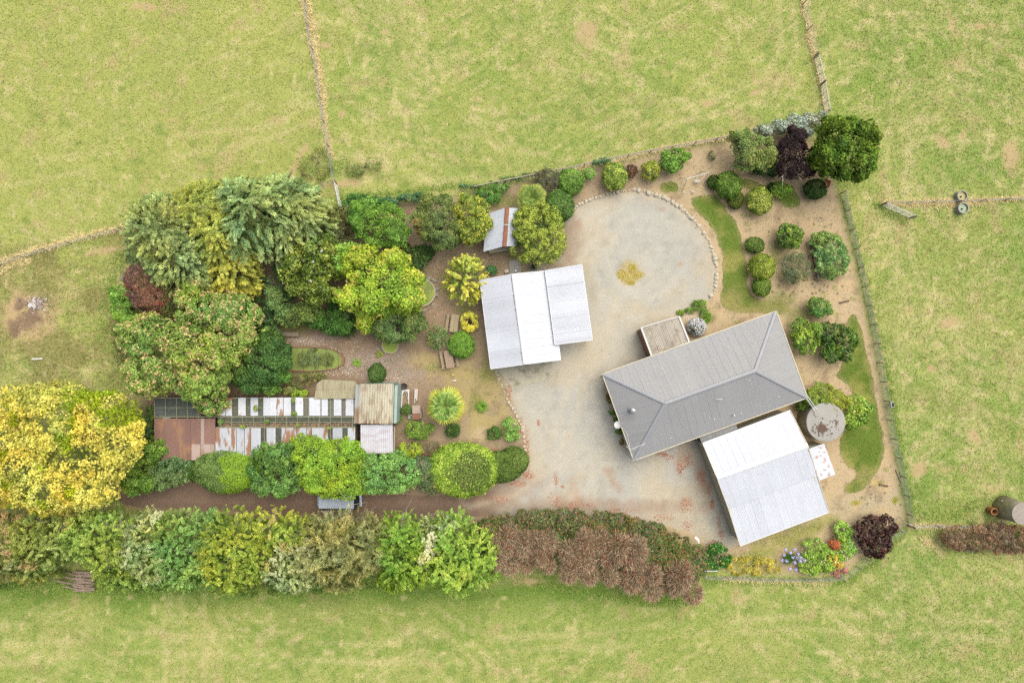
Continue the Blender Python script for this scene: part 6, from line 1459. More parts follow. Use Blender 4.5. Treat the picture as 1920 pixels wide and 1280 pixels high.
# ================================================================ fences and gates
def fence(name, label, base, h=1.1, sp=2.6, wires=5, post_r=.05, cloth=None, cat='fence', rails=0, lean=0.0, matp='wood'):
    pts = [Vector((*g2(*p), 0)) for p in base]
    r = root(name, label, cat, pts[0])
    pm = None; L = 0; mb = MB()
    for a, b in zip(pts[:-1], pts[1:]):
        for k in range(wires):
            z = h * (.15 + .82 * k / max(1, wires - 1)); mb.tube(a + Vector((0, 0, z)), b + Vector((0, 0, z)), .009, n=4, caps=False)
    if wires: mb.build('wire', MT['metal'], r)
    if cloth:
        mb = MB()
        for a, b in zip(pts[:-1], pts[1:]):
            n = max(2, int((b - a).length / .5))
            for i in range(n):
                p, q = lerp(a, b, i / n), lerp(a, b, (i + 1) / n); d = (q - p).normalized(); t = Vector((d.y, -d.x, 0))
                s0 = t * (.03 * math.sin(p.x * 3 + p.y * 2)); s1 = t * (.03 * math.sin(q.x * 3 + q.y * 2)); H0 = h * cloth * (1 + .04 * math.sin(p.y * 2.1)); H1 = h * cloth * (1 + .04 * math.sin(q.y * 2.1))
                vs = [p, q, q + s1 + Vector((0, 0, H1)), p + s0 + Vector((0, 0, H0))]; mb.add(vs, [(0, 1, 2, 3)])
        mb.build('netting', MT['cloth'], r)
    if rails:
        mb = MB()
        for a, b in zip(pts[:-1], pts[1:]): mb.beam(a + Vector((0, 0, h)), b + Vector((0, 0, h)), .09, .05)
        mb.build('top_rail', MT[matp], r)
    acc = 0; rng = np.random.default_rng(len(label)); first = None
    for a, b in zip(pts[:-1], pts[1:]):
        L = (b - a).length; s = (sp - acc) if acc else 0
        while s < L:
            p = lerp(a, b, s / L)
            if first is None:
                first = MB().tube(Vector(p) + Vector((0, 0, -.1)), Vector(p) + Vector((0, 0, h * 1.06)), post_r, post_r * .9, 7).build('post', MT[matp], r); p0 = p
            else:
                o = first.copy(); COL.objects.link(o); o.parent = r; o.location = Vector(p) - p0; o.scale = (1, 1, rng.uniform(.94, 1.08))
            s += sp
        acc = (L - (s - sp)) % sp
    return r
fence('netting_fence', 'green netting fence along the sandy east side of the garden', [(1577, 362), (1590, 420), (1605, 482), (1619, 545), (1635, 620), (1649, 700), (1661, 770), (1671, 820), (1686, 880), (1696, 930), (1703, 980)], 1.12, 1.9, 4, .045, cloth=.92, rails=0, matp='woodx')
fence('wire_fence', 'post and wire fence along the top of the garden behind the clipped balls', [(890, 354), (980, 336), (1060, 320), (1150, 300), (1250, 281), (1340, 265), (1410, 249), (1480, 235), (1545, 217)], 1.15, 2.2, 6, .045, rails=1, matp='wood')
fence('wire_fence', 'wire fence running up between the two upper right paddocks', [(1497, -40), (1510, 40), (1521, 85), (1528, 108)], 1.1, 2.6, 6)
fence('wire_fence', 'wire fence in a strip of dead grass between the two upper left paddocks', [(568, -40), (580, 60), (595, 130), (603, 190), (612, 250), (622, 300), (628, 342)], 1.1, 2.4, 6)
fence('wire_fence', 'wire fence below the yellowish paddock leading into the conifers', [(-40, 510), (60, 478), (150, 452), (245, 428)], 1.1, 2.4, 6)
fence('wire_fence', 'short wire fence from the white field gate into the conifers', [(586, 356), (606, 349), (627, 343)], 1.1, 1.1, 4, .03)
fence('wire_fence', 'wire fence in dead grass passing the two round troughs', [(1655, 382), (1720, 381), (1795, 379), (1870, 376), (1960, 372)], 1.0, 2.4, 5)
fence('wire_fence', 'wire fence curving round the flower bed below the white shed', [(1318, 1079), (1380, 1080), (1440, 1083), (1500, 1083), (1555, 1082), (1577, 1078), (1605, 1060), (1632, 1035), (1660, 1010), (1690, 990)], 1.1, 1.1, 6, .03, rails=0)
fence('wire_fence', 'wire fence from the garden corner to the small concrete tank', [(1706, 984), (1750, 983), (1800, 984), (1862, 986)], 1.0, 2.4, 5)
def gate(label, a, b, h=1.15, bars=5, mesh=False, cat='gate'):
    A, B = Vector((*g2(*a), 0)), Vector((*g2(*b), 0)); r = root('field_gate', label, cat, A)
    mb = MB(); up = lambda p, z: p + Vector((0, 0, z))
    mb.tube(up(A, .12), up(A, h), .025); mb.tube(up(B, .12), up(B, h), .025); mb.tube(up(A, h), up(B, h), .034); mb.tube(up(A, .12), up(B, .12), .022)
    mb.build('frame', MT['white'], r)
    mb = MB()
    for k in range(1, bars): z = .12 + (h - .12) * k / bars; mb.tube(up(A, z), up(B, z), .013, n=5)
    for t in (.33, .66): mb.tube(up(lerp(A, B, t), .12), up(lerp(A, B, t), h), .02, n=5)
    if mesh: mb.tube(up(A, .12), up(B, h), .02, n=5)
    mb.build('bars', MT['metal'], r)
    for P in (A, B):
        d = (B - A).normalized() * (.14 if P is B else -.14); MB().tube(P + d + Vector((0, 0, -.1)), P + d + Vector((0, 0, h + .15)), .07, n=8).build('post', MT['wood'], r)
gate('white barred field gate below the fence between the upper left paddocks', (632, 346), (643, 400)); gate('pale field gate standing open beside the two round troughs', (1653, 386), (1704, 408))
gate('upper half of the pale double gate near the silver hedge', (1527, 112), (1538, 158), 1.1); gate('lower half of the pale double gate touching the silver hedge', (1538, 162), (1546, 212), 1.2, mesh=True)
# garden gate corner: timber props
for k, (a, b, za, zb, lab) in enumerate([((1686, 969), (1700, 982), .3, 1.2, 'tan timber prop leaning on the garden corner post'), ((1677, 987), (1698, 983), .5, .9, 'lower tan timber rail at the garden corner by the maroon bush'), ((1704, 982), (1724, 992), 1.2, .2, 'grey timber stay outside the garden corner')]):
    tag(MB().beam(G(*a, za), G(*b, zb), .12, .07).build('timber_stay', MT['wood'], None), lab, 'timber')
tag(MB().tube(Vector((*g2(1702, 983), -.1)), Vector((*g2(1702, 983), 1.5)), .1, n=10).build('corner_post', MT['wood'], None), 'stout weathered post at the lower garden corner', 'post')
tag(MB().tube(G(1577, 1076, .9), G(1588, 1092, .05), .05).build('stay_post', MT['wood'], None), 'pale stay post leaning outside the flower bed fence', 'post')
tag(MB().tube(G(1821, 968, .9), G(1829, 985, .1), .045).build('stay_post', MT['wood'], None), 'pale leaning stay post near the red-brown twiggy hedge', 'post')
tag(MB().tube(G(1886, 969, .6), G(1877, 984, .6), .03).tube(G(1886, 969, .6), G(1876, 968, .6), .03).tube(G(1886, 969, 0), G(1886, 969, .6), .03).build('steel_bracket', MT['metal'], None), 'bent steel pipe bracket in front of the small concrete tank', 'pipe')
# garden edging at the house end
P = [Vector((*g2(*p), 0)) for p in [(1133, 712), (1129, 727), (1142, 770), (1169, 842), (1189, 859)]]
mb = MB()
for a, b in zip(P[:-1], P[1:]): mb.beam(a + Vector((0, 0, .13)), b + Vector((0, 0, .13)), .07, .26)
tag(mb.build('garden_edging', MT['cream'], None), 'thin pale edging board round the narrow bed at the house end', 'edging')
mb = MB()
pol = [g2(*p) for p in [(1134, 713), (1130, 727), (1143, 769), (1170, 840), (1200, 862), (1160, 720)]]
o = MB().slab(pol, -.05, .06).build('bed_soil', M('bed_soil', C(204, 188, 166), .95, [(6, .2), (25, .25)]), None); o['kind'] = 'structure'

# ================================================================ furniture and odds and ends
def picnic(label, px, py, rz, planks, tone):
    z = .75; c = G(px, py, z); r = root('picnic_table', label, 'picnic table', (c.x, c.y, 0), 'picnic tables')
    R = Matrix.Rotation(rz, 3, 'Z'); W = lambda x, y, zz: c + R @ Vector((x, y, 0)) + Vector((0, 0, zz - z))
    mat = M('table_timber', C(*tone), .9, [(3, .18), (14, .2)], stretch=(6, 1, 1))
    mb = MB(); n = planks; w = .8 / n
    for i in range(n): mb.box(W((i - (n - 1) / 2) * w, 0, z), (w - .018, 1.72, .045), R=R)
    mb.build('tabletop', mat, r)
    for s in (-1, 1):
        mb = MB()
        for q in (0, 1): mb.box(W(s * (.66 + .13 * q) , 0, .45), (.12, 1.72, .045), R=R)
        mb.build('bench_seat', mat, r)
    for y in (-.6, .6):
        mb = MB(); mb.beam(W(-.82, y, .4), W(.82, y, .4), .09, .05)
        for s in (-1, 1): mb.beam(W(s * .25, y + .05, .72), W(s * .62, y + .05, 0), .09, .05)
        mb.build('leg_frame', mat, r)
picnic('weathered picnic table with a solid top beside the yellow ring-shaped shrub', 852, 606, -.12, 2, (182, 164, 130)); picnic('picnic table with gappy reddish planks beside the smooth dome shrub', 842, 673, .17, 5, (186, 160, 134))
o = bpy.data.objects
p0, p1 = G(846, 690, .75), G(852, 712, .05); r = root('broom', 'long-handled broom leaning on the gappy plank picnic table', 'broom', (p1.x, p1.y, 0))
MB().tube(p0, p1, .022).build('handle', M('broom_handle', C(226, 196, 150), .6), r); q = lerp(p0, p1, .55); MB().box(q + Vector((.02, 0, .03)), (.22, .1, .06), rz=-.3).build('strap', M('yellow_plastic', C(236, 204, 110), .5), r); MB().box(p1 + Vector((0, -.06, .02)), (.34, .12, .08), rz=.1).build('head', MT['white'], r)
def plank_bench(label, px, py, L, W, rz):
    c = G(px, py, .42); r = root('plank_bench', label, 'bench', (c.x, c.y, 0)); R = Matrix.Rotation(rz, 3, 'Z')
    MB().box(c, (L, W, .06), R=R).build('seat', MT['woodx'], r, bevel=.01)
    mb = MB()
    for s in (-1, 1): mb.box(c + R @ Vector((0, s * (W / 2 + .03), .0)), (L + .1, .04, .1), R=R)
    mb.build('seat_edge', MT['wood'], r)
    for s in (-1, 1): MB().box(c + R @ Vector((s * (L / 2 - .25), 0, 0)) - Vector((0, 0, .24)), (.12, W, .36), R=R).build('leg', MT['wood'], r)
plank_bench('long grey plank bench in the shade below the thicket shrub', 538, 626.5, 2.3, .3, 0)
def broken_bench():
    c = G(780, 740, .4); r = root('low_bench', 'short pale plank seat with a broken end beside the white frame', 'bench', (c.x, c.y, 0))
    m = M('pale_plank', C(222, 210, 196), .8, [(4, .12)]); R = Matrix.Rotation(-.05, 3, 'Z')
    MB().box(c + R @ Vector((.0, .12, 0)), (.32, .92, .05), R=R).box(c + R @ Vector((.09, -.45, 0)), (.13, .2, .05), R=R).build('seat', m, r)
    MB().box(c + R @ Vector((-.1, -.56, -.03)), (.1, .5, .06), R=R).build('rail', m, r)
    for y in (-.25, .45): MB().box(c + R @ Vector((0, y, -.2)), (.26, .1, .38), R=R).build('leg', MT['wood'], r)
broken_bench()
def white_frame():
    r0 = G(760, 748); r = root('painted_arch', 'white painted arched frame lying on the ground beside the teal wall', 'frame', (r0.x, r0.y, 0)); z = .12
    P = lambda x, y: G(x, y, z)
    mb = MB(); mb.beam(P(754.5, 732), P(752.8, 765), .11, .06); mb.beam(P(766.5, 731), P(766, 758), .11, .06); mb.beam(P(753.6, 732), P(768, 731.2), .13, .07); mb.beam(P(753, 764.5), P(758, 764.5), .12, .06)
    n = 8
    for k in range(n):
        a0, a1 = math.pi * k / n, math.pi * (k + 1) / n; mb.beam(P(760.7 + 5.2 * math.cos(a0), 737 - 4.4 * math.sin(a0)), P(760.7 + 5.2 * math.cos(a1), 737 - 4.4 * math.sin(a1)), .07, .05)
    mb.build('frame', MT['white'], r); MB().beam(P(760, 732) + Vector((0, 0, .06)), P(766, 752) + Vector((0, 0, .06)), .07, .04).build('brace', MT['wood'], r)
white_frame()
def barbecue():
    c = G(780.5, 772, .9); r = root('brick_barbecue', 'small brick barbecue with a pale slab top and flue beside the barbecue shrub', 'barbecue', (c.x, c.y, 0))
    MB().box((c.x, c.y - .15, .4), (.72, 1.15, .8), rz=.02).build('body', MT['brickrim'], r); MB().box((c.x, c.y + .25, .84), (.8, .8, .08), rz=.02).build('slab', M('pink_slab', C(196, 172, 156), .8, [(5, .15), (20, .15)]), r, bevel=.01)
    MB().box((c.x, c.y - .42, .815), (.45, .4, .03)).build('grate', MT['rust'], r)
    mb = MB(); mb.beam((c.x + .42, c.y - .6, .5), (c.x + .42, c.y + .05, .5), .06, 1.0); mb.beam((c.x + .5, c.y - .6, .5), (c.x + .5, c.y + .05, .5), .04, 1.0); mb.build('side_board', MT['wood'], r)
barbecue()
p = G(770.5, 782, .5); r = root('concrete_block', 'pale concrete block with a round black hole beside the brick barbecue', 'block', (p.x, p.y, 0))
MB().box((p.x - .05, p.y + .05, .2), (.5, .42, .4), rz=.1).build('body', MT['tank'], r, bevel=.02); MB().lathe((p.x, p.y, .402), [(.09, 0), (.01, .004)], 14).build('hole', MT['dark'], r)
p = G(757.5, 724, .3); r = root('fire_bowl', 'dark charred bowl at the top of the white frame', 'bowl', (p.x, p.y, 0)); MB().lathe((p.x, p.y, 0), [(.15, 0), (.3, .2), (.33, .3), (.29, .3), (.1, .12)], 16, True, True).build('bowl', M('charred', C(86, 72, 68), .9, [(8, .3)]), r)
o = MB(); 
for k in range(9):
    q = G(769.8 + random.uniform(-1.2, 1.2), 732 + k * 2.9, .05); o = MB().box(q, (.22, .11, .075), rz=random.uniform(-.6, .6)).build('loose_brick', MT['brickrim'], None); tag(o, 'loose reddish brick in the line between the white frame and the plank seat', 'brick', 'loose bricks by the white frame')
# swing
def swing():
    h = 1.95; A, B = G(1287.5, 335.8, h), G(1327.5, 323.8, h); r = root('garden_swing', 'white tubular garden swing on the bare soil above the curved lawn', 'swing', ((A + B) / 2).xy.to_3d())
    d = (B - A).normalized(); t = Vector((-d.y, d.x, 0))
    MB().tube(A - d * .05, B + d * .05, .04).build('top_bar', MT['white'], r)
    for P in (A, B):
        mb = MB()
        for s in (-1, 1): mb.tube(P, (P.x + t.x * s * .62, P.y + t.y * s * .62, 0), .028)
        mb.tube(P + t * .4 - Vector((0, 0, 1.25)), P - t * .4 - Vector((0, 0, 1.25)), .02); mb.build('leg_frame', MT['metal'], r)
    m = lerp(A, B, .5); z = .45; q = G(1307.5, 339.5, z)
    s = MB().box((q.x, q.y, z), (.56, .26, .04), rz=math.atan2(d.y, d.x) * .3).build('seat', M('seat_board', C(220, 214, 206), .6), r)
    mb = MB()
    for k in (-.22, .22): mb.tube(m + d * k, Vector((q.x, q.y, z)) + d * k, .012, n=5)
    mb.build('chain', MT['metal'], r)
swing()
# timber frame under the climber
P = [G(1518, 455, .75), G(1532, 522, .75)]; r = root('plant_support', 'dark timber rail fence edge showing on the drive side of the climber mound', 'timber frame', P[0].xy.to_3d())
MB().beam(P[0], P[1], .05, .2).build('rail', M('dark_timber', C(92, 80, 70), .8), r); t = Vector((.28, -.06, 0)); MB().beam(P[0] + t, lerp(P[0], P[1], .42) + t, .34, .04).beam(lerp(P[0], P[1], .5) + t, lerp(P[0], P[1], .97) + t, .34, .04).build('shelf', MT['woodx'], r)
for k in range(4): q = lerp(P[0], P[1], k / 3); MB().beam((q.x, q.y, 0), (q.x, q.y, .75), .08, .08).build('post', MT['woodx'], r)
# sheet of iron by the smoke bush
P = [G(222, 523, .35), G(236, 507, .5), G(249, 509, .5), G(236, 526, .35)]; o = MB().sheet(P[::-1], .03).build('iron_sheet', M('green_grey_sheet', C(150, 160, 132), .6, [(2, .1)]), None); tag(o, 'green-grey flat sheet propped in the grass beside the large red-brown bush', 'sheet')
# white stick in the rough grass, logs lying in the garden
tag(MB().beam(G(60, 673, .08), G(80, 672, .12), .14, .05).build('white_board', MT['white'], None), 'white board lying alone in the rough grass above the golden tree', 'board')
tag(MB().tube(G(1574.5, 568, .08), G(1592, 563.5, .08), .085, .075, 10).build('log', MT['bark'], None), 'short brown log on the sand below the climber mound', 'log')
tag(MB().tube(G(1648.5, 908, .08), G(1665, 911, .08), .09, .08, 10).build('log', MT['bark'], None), 'short greenish-brown log near the lower lawn tip', 'log')
tag(MB().tube(G(1680, 880, .08), G(1690, 905, .08), .07, .06, 8).build('log', MT['wood'], None), 'long pale pole at the foot of the east netting fence', 'pole')
def logpile():
    rng = np.random.default_rng(6); n = 22
    for k in range(n):
        y = 1071 + k * 1.75 + rng.uniform(-1, 1); a = G(rng.uniform(136, 146), y - 1, .25 + rng.uniform(0, .3)); b = G(rng.uniform(170, 178), y + rng.uniform(-1, 5), .25 + rng.uniform(0, .3))
        if k % 5 == 4: a = G(102 + rng.uniform(0, 20), y - 6, .5); b = G(150 + rng.uniform(0, 10), y + 3, .55)
        s = rng.uniform(.06, .1); v = rng.uniform(.85, 1.15)
        o = MB().tube(a, b, s, s * .85, 8).build('fence_post', MT['postwood'], None); tag(o, 'old grey fence post stacked in the pile at the foot of the shelter belt', 'post', 'old posts in the stacked pile')
MT['postwood'] = M('old_post', C(176, 154, 134), .9, [(2, .25), (9, .2)])
logpile()
def ash_heap():
    c = G(70, 570); r = root('ash_heap', 'grey and white heap of burnt wire and ash in the rough grass', 'ash heap', (c.x, c.y, 0)); rng = np.random.default_rng(9)
    n = 520; a = rng.uniform(0, 6.28, n); d = np.abs(rng.normal(0, .5, n)); P = np.stack([c.x + d * np.cos(a) * 1.3, c.y + .05 + d * np.sin(a), rng.uniform(.02, .3, n) * np.exp(-d)], 1)
    fol_mesh('ash', [leaf_quads(P, unit(np.array([[0, 0, 1.]]) + rng.normal(0, .5, P.shape)), rng.normal(0, 1, P.shape), rng.uniform(.1, .45, n), rng.uniform(.03, .08, n), pal_pick(rng, [(120, 104, 100), (190, 178, 178), (226, 220, 222)], rng.random(n)))], r)
    mb = MB()
    for k in range(6): q = Vector((c.x - .5 + rng.uniform(-.35, .35), c.y + rng.uniform(-.3, .4), .15)); mb.box(q, (rng.uniform(.15, .4), rng.uniform(.1, .25), .1), rz=rng.uniform(0, 3))
    mb.build('white_lump', MT['white'], r, bevel=.03)
ash_heap()
# car under the trees
def car():
    z0 = 0; cx, cy = g2(641, 932); L, W = 4.35, 1.74; r = root('parked_car', 'pale silver-blue car parked on the dirt track under the hedge and khaki tree', 'car', (cx, cy, 0))
    st = [(-2.17, .50, .86, .74), (-2.1, .38, .97, .82), (-1.8, .32, 1.02, .85), (-1.0, .3, 1.0, .87), (0, .3, .98, .87), (.8, .3, .96, .86), (1.5, .32, .90, .84), (1.95, .36, .80, .78), (2.15, .42, .66, .62)]
    V = []; F = []; R = 10
    for x, zb, zt, hw in st:
        for k in range(R):
            prof = [(-hw * .9, zb), (-hw, zb + .12), (-hw, zt - .22), (-hw * .93, zt - .05), (-hw * .6, zt), (hw * .6, zt), (hw * .93, zt - .05), (hw, zt - .22), (hw, zb + .12), (hw * .9, zb)][k]
            V.append((cx + x, cy + prof[0], prof[1]))
    n = len(st)
    for i in range(n - 1):
        for k in range(R): F.append((i * R + k, i * R + (k + 1) % R, (i + 1) * R + (k + 1) % R, (i + 1) * R + k))
    F += [tuple(range(R)), tuple(range((n - 1) * R + R - 1, (n - 1) * R - 1, -1))]
    MT['carpaint'] = M('silver_blue_paint', C(206, 216, 230), .3, spec=.5, metal=.1); MT['carglass'] = M('car_glass', C(52, 58, 64), .1, spec=.6)
    b = MB().add(V, F).build('body', MT['carpaint'], r, smooth=True)
    # cabin: glass band and roof
    def ring(x, z, hw): return [(cx + x, cy - hw, z), (cx + x, cy + hw, z)]
    g = MB(); lo = [(-2.0, .98), (1.95, .9)]; hi = [(-1.85, 1.5), (1.5, 1.5)]
    q = [(cx + lo[0][0], cy - .78, lo[0][1]), (cx + lo[1][0], cy - .78, lo[1][1]), (cx + lo[1][0], cy + .78, lo[1][1]), (cx + lo[0][0], cy + .78, lo[0][1]), (cx + hi[0][0], cy - .62, hi[0][1]), (cx + hi[1][0], cy - .62, hi[1][1]), (cx + hi[1][0], cy + .62, hi[1][1]), (cx + hi[0][0], cy + .62, hi[0][1])]
    g.add(q, [(0, 1, 5, 4), (1, 2, 6, 5), (2, 3, 7, 6), (3, 0, 4, 7)]).build('window', MT['carglass'], r)
    MB().box((cx - .17, cy, 1.51), (3.4, 1.46, .07)).build('roof', MT['carpaint'], r, bevel=.03)
    for x in (-1.35, 1.35):
        for s in (-1, 1):
            w = MB().tube((cx + x, cy + s * .68, .31), (cx + x, cy + s * .86, .31), .31, n=20).build('wheel', MT['rubber'], r); MB().tube((cx + x, cy + s * .855, .31), (cx + x, cy + s * .875, .31), .19, n=16).build('rim', MT['metal'], w)
    for s in (-1, 1):
        MB().box((cx + 2.02, cy + s * .58, .66), (.2, .3, .12)).build('headlight', MT['white'], r, bevel=.03); MB().box((cx + 1.25, cy + s * .93, 1.0), (.12, .18, .12)).build('mirror', MT['carpaint'], r, bevel=.02)
car()
# white post at the hedge end near the white shed
tag(MB().beam(G(1303, 1006, 1.2), G(1310, 1012, 1.25), .2, .08).beam(G(1310, 1012, 1.25), G(1310.5, 1030, 1.1), .14, .06).build('white_rail', MT['whitetrim'], None), 'bent pale rail at the drive end of the long red-brown hedge', 'rail')
tag(MB().beam(G(1321, 1070, .5), G(1346, 1070, .5), .08, .05).build('white_rail', MT['whitetrim'], None), 'short pale rail below the glossy dark green corner shrub', 'rail')
tag(MB().path([G(695, 716, .6), G(704, 708, .8), G(712, 709, .8), G(713, 717, .6)], .02).build('net_frame', MT['teal'], None), 'thin teal pipe frame behind the small dark oval bush', 'pipe')

# ================================================================ stones
def rock_mesh(seed, sx=1, sy=.8, sz=.6):
    rng = np.random.default_rng(seed); vs = []; n, m = 8, 5; P = MB()
    prof = []
    V = [(0, 0, -sz * .4)]
    for j in range(1, m):
        th = math.pi * j / m
        for k in range(n):
            a = 2 * math.pi * k / n; f = rng.uniform(.82, 1.15); V.append((sx * math.sin(th) * math.cos(a) * f, sy * math.sin(th) * math.sin(a) * f, -sz * math.cos(th) * (f if j > 2 else .4)))
    V.append((0, 0, sz)); F = [(0, 1 + (k + 1) % n, 1 + k) for k in range(n)]
    for j in range(m - 2):
        for k in range(n): F.append((1 + j * n + k, 1 + j * n + (k + 1) % n, 1 + (j + 1) * n + (k + 1) % n, 1 + (j + 1) * n + k))
    F += [(1 + (m - 2) * n + k, 1 + (m - 2) * n + (k + 1) % n, len(V) - 1) for k in range(n)]
    me = bpy.data.meshes.new('stone'); me.from_pydata(V, [], F); me.update(); return me
def stones(px_path, gap, size, label, group, mat, name='edging_stone', jitter=.05, closed=False):
    rng = np.random.default_rng(len(label)); mes = []
    for k in range(6):
        me = rock_mesh(k + len(label), 1, rng.uniform(.65, .9), rng.uniform(.5, .75)); me.materials.append(MT[mat]); mes.append(me)
    pts = [Vector((*g2(*p), 0)) for p in px_path]; s = 0; c = 0
    seg = list(zip(pts[:-1], pts[1:])); tot = sum((b - a).length for a, b in seg)
    while s < tot:
        q = s
        for a, b in seg:
            l = (b - a).length
            if q <= l: p = lerp(a, b, q / l); break
            q -= l
        sz = size * rng.uniform(.55, 1.3)
        o = bpy.data.objects.new(name, mes[c % 6]); COL.objects.link(o); o.location = p + Vector((rng.normal(0, jitter), rng.normal(0, jitter), sz * .12)); o.scale = (sz, sz, sz); o.rotation_euler = (0, 0, rng.uniform(0, 6.28))
        tag(o, label, 'stone', group); s += gap * rng.uniform(.8, 1.25) + (sz - size) * .8; c += 1
stones([(1062, 408), (1074, 393), (1088, 383), (1110, 373), (1135, 365), (1165, 358.5), (1190, 356)], .33, .21, 'pale round stone in the ring along the upper bushy side of the gravel circle', 'stones on the upper side of the gravel circle', 'stone', jitter=.03)
stones([(1190, 356), (1215, 361), (1235, 367), (1255, 376), (1275, 388), (1296, 408), (1312, 426), (1326, 446), (1336, 470), (1343, 500), (1344, 525), (1340, 545), (1330, 560)], .40, .25, 'larger pale stone in the ring between the gravel circle and the curved lawn', 'stones between the gravel circle and the lawn', 'stone', jitter=.04)
stones([(931, 695), (935, 712), (944, 732), (952, 748), (960, 766), (968, 780), (978, 796), (982, 820), (985, 850), (987, 872)], .36, .17, 'small stone of the edging between the brown garden and the drive', 'stones edging the brown garden by the drive', 'stone', jitter=.06)
stones([(1293, 415), (1316, 440), (1338, 485), (1352, 520)], 1.1, .1, 'small stone scattered on the sandy strip beside the curved lawn', 'stones on the sandy strip', 'stone', jitter=.2)
stones([(666, 630), (664, 645), (662, 660), (657, 672), (650, 690), (646, 705)], .3, .07, 'little pale stone in the single line across the pebbly path', 'little stones across the path', 'stone', jitter=.04)
stones([(632, 626), (650, 636), (664, 640), (675, 628), (690, 620)], .6, .17, 'mossy grey stone along the strappy tuft beside the path', 'stones beside the strappy tuft', 'stoned', jitter=.1)
stones([(708, 655), (714, 668), (724, 672), (740, 672), (756, 664), (752, 652)], .45, .2, 'mossy stone round the foot of the duckweed tub', 'stones round the duckweed tub', 'stoned', jitter=.08)
stones([(793, 512), (806, 518), (815, 530), (820, 545), (815, 560), (812, 574), (802, 582), (793, 586)], .5, .26, 'grey boulder in the rockery between the wide hidden pond and the golden conifer', 'boulders of the rockery', 'stoned', jitter=.14)
stones([(622, 652), (634, 657), (643, 668), (645, 680), (640, 690), (620, 696), (598, 700)], .36, .12, 'stone capping the rounded end of the netted pond', 'stones on the netted pond edge', 'stone', jitter=.05)
stones([(936, 350), (940, 358), (939, 368)], .4, .17, 'white stone in the short line above the little gabled hut', 'white stones above the hut', 'stone', jitter=.05)
for a, lab in [((1281, 361), 'flat grey stone on bare soil between the small lawn spot and the long curved lawn'), ((1299, 360), 'small grey stone on bare soil below the swing'), ((1536, 413), 'lone pale stone on bare soil above the climber mound')]:
    stones([a, (a[0] + .5, a[1])], 5, .2, lab, None, 'stone', name='garden_stone', jitter=0)

# ================================================================ loose cover nobody could count
def litter(name, spots, pal, size, seed, z=.015, n_per=60):
    rng = np.random.default_rng(seed); P = []
    for px, py, rx, ry, den in spots:
        n = int(n_per * den); a = rng.uniform(0, 6.28, n); d = np.sqrt(rng.random(n)) * rng.uniform(.5, 1.2, n); x, y = g2(px, py)
        P.append(np.stack([x + d * np.cos(a) * rx / 19, y + d * np.sin(a) * ry / 19, rng.uniform(z, z + .03, n)], 1))
    P = np.concatenate(P); n = len(P)
    me_o = fol_mesh(name, [leaf_quads(P, unit(np.array([[0, 0, 1.]]) + rng.normal(0, .3, P.shape)), rng.normal(0, 1, P.shape), rng.uniform(*size, n), rng.uniform(size[0] * .6, size[1] * .6, n), pal_pick(rng, pal, rng.random(n)))], None)
    me_o['kind'] = 'stuff'
litter('fallen_leaves', [(987, 840, 8, 40, 5), (990, 890, 14, 10, 3), (970, 905, 20, 7, 3), (976, 800, 6, 20, 2), (955, 735, 6, 30, 2.5), (1010, 792, 4, 8, 1), (1241, 851, 12, 6, 1.6), (1274, 878, 8, 14, 3), (1254, 858, 10, 8, 1), (1290, 870, 10, 10, 1), (1315, 893, 12, 14, 2.6), (1290, 860, 8, 12, 1.2),
                         (1330, 918, 6, 12, 1.3), (1335, 944, 4, 14, 2), (1348, 975, 6, 20, 1.6), (1352, 1000, 6, 10, 1.3), (1285, 950, 14, 16, 2), (1290, 985, 14, 14, 2), (1240, 970, 30, 8, 2), (1160, 958, 40, 6, 2), (1075, 948, 40, 8, 3), (1042, 900, 6, 12, 1.4), (1055, 912, 3, 3, .6), (1040, 935, 14, 16, 1.6), (930, 935, 30, 8, 2),
                         (1340, 1018, 18, 6, 2), (830, 850, 30, 8, 3), (900, 848, 60, 10, 4), (965, 855, 16, 20, 2.4), (790, 850, 20, 8, 2), (800, 870, 20, 8, 2)], [(140, 84, 62), (178, 116, 88), (196, 142, 112)], (.07, .15), 61, .02, 46)
litter('mulch', [(810, 510, 36, 26, 8), (780, 480, 30, 20, 5), (880, 560, 30, 10, 2), (840, 600, 18, 30, 3), (820, 580, 30, 20, 4), (600, 640, 60, 12, 6), (690, 665, 60, 40, 12), (730, 720, 50, 20, 8), (930, 480, 26, 16, 4), (790, 690, 60, 30, 6)], [(128, 96, 78), (176, 142, 120), (206, 178, 160)], (.06, .13), 62, .012, 60)
def debris():
    rng = np.random.default_rng(64); X, Y = scatter(rng, 60000, -40, 40, -24, 21)
    k = (sdf(X, Y, SOIL) > .2) & (sdf(X, Y, DRIVE) < -.1)
    for P in (LAWN_A, LAWN_B): k &= sdf(X, Y, P) < 0
    X, Y = X[k], Y[k]; n = len(X); c = soil_col(X, Y, np.full(n, 9.)) * np.clip(rng.normal(1.0, .3, (n, 1)), .4, 1.7)
    P = np.stack([X, Y, rng.uniform(.008, .03, n)], 1)
    fol_mesh('soil_litter', [leaf_quads(P, unit(np.array([[0, 0, 1.]]) + rng.normal(0, .35, P.shape)), rng.normal(0, 1, P.shape), rng.uniform(.05, .16, n), rng.uniform(.03, .08, n), c)], None, 'grass')['kind'] = 'stuff'
debris()
litter('pebbles', [(690, 690, 50, 26, 8), (720, 715, 40, 16, 6), (560, 640, 50, 8, 4), (640, 700, 30, 16, 3), (1300, 600, 18, 20, 4), (1290, 592, 10, 8, 2), (1150, 770, 8, 40, 3)], [(170, 156, 148), (206, 196, 186), (226, 220, 212)], (.05, .11), 63, .012, 50)
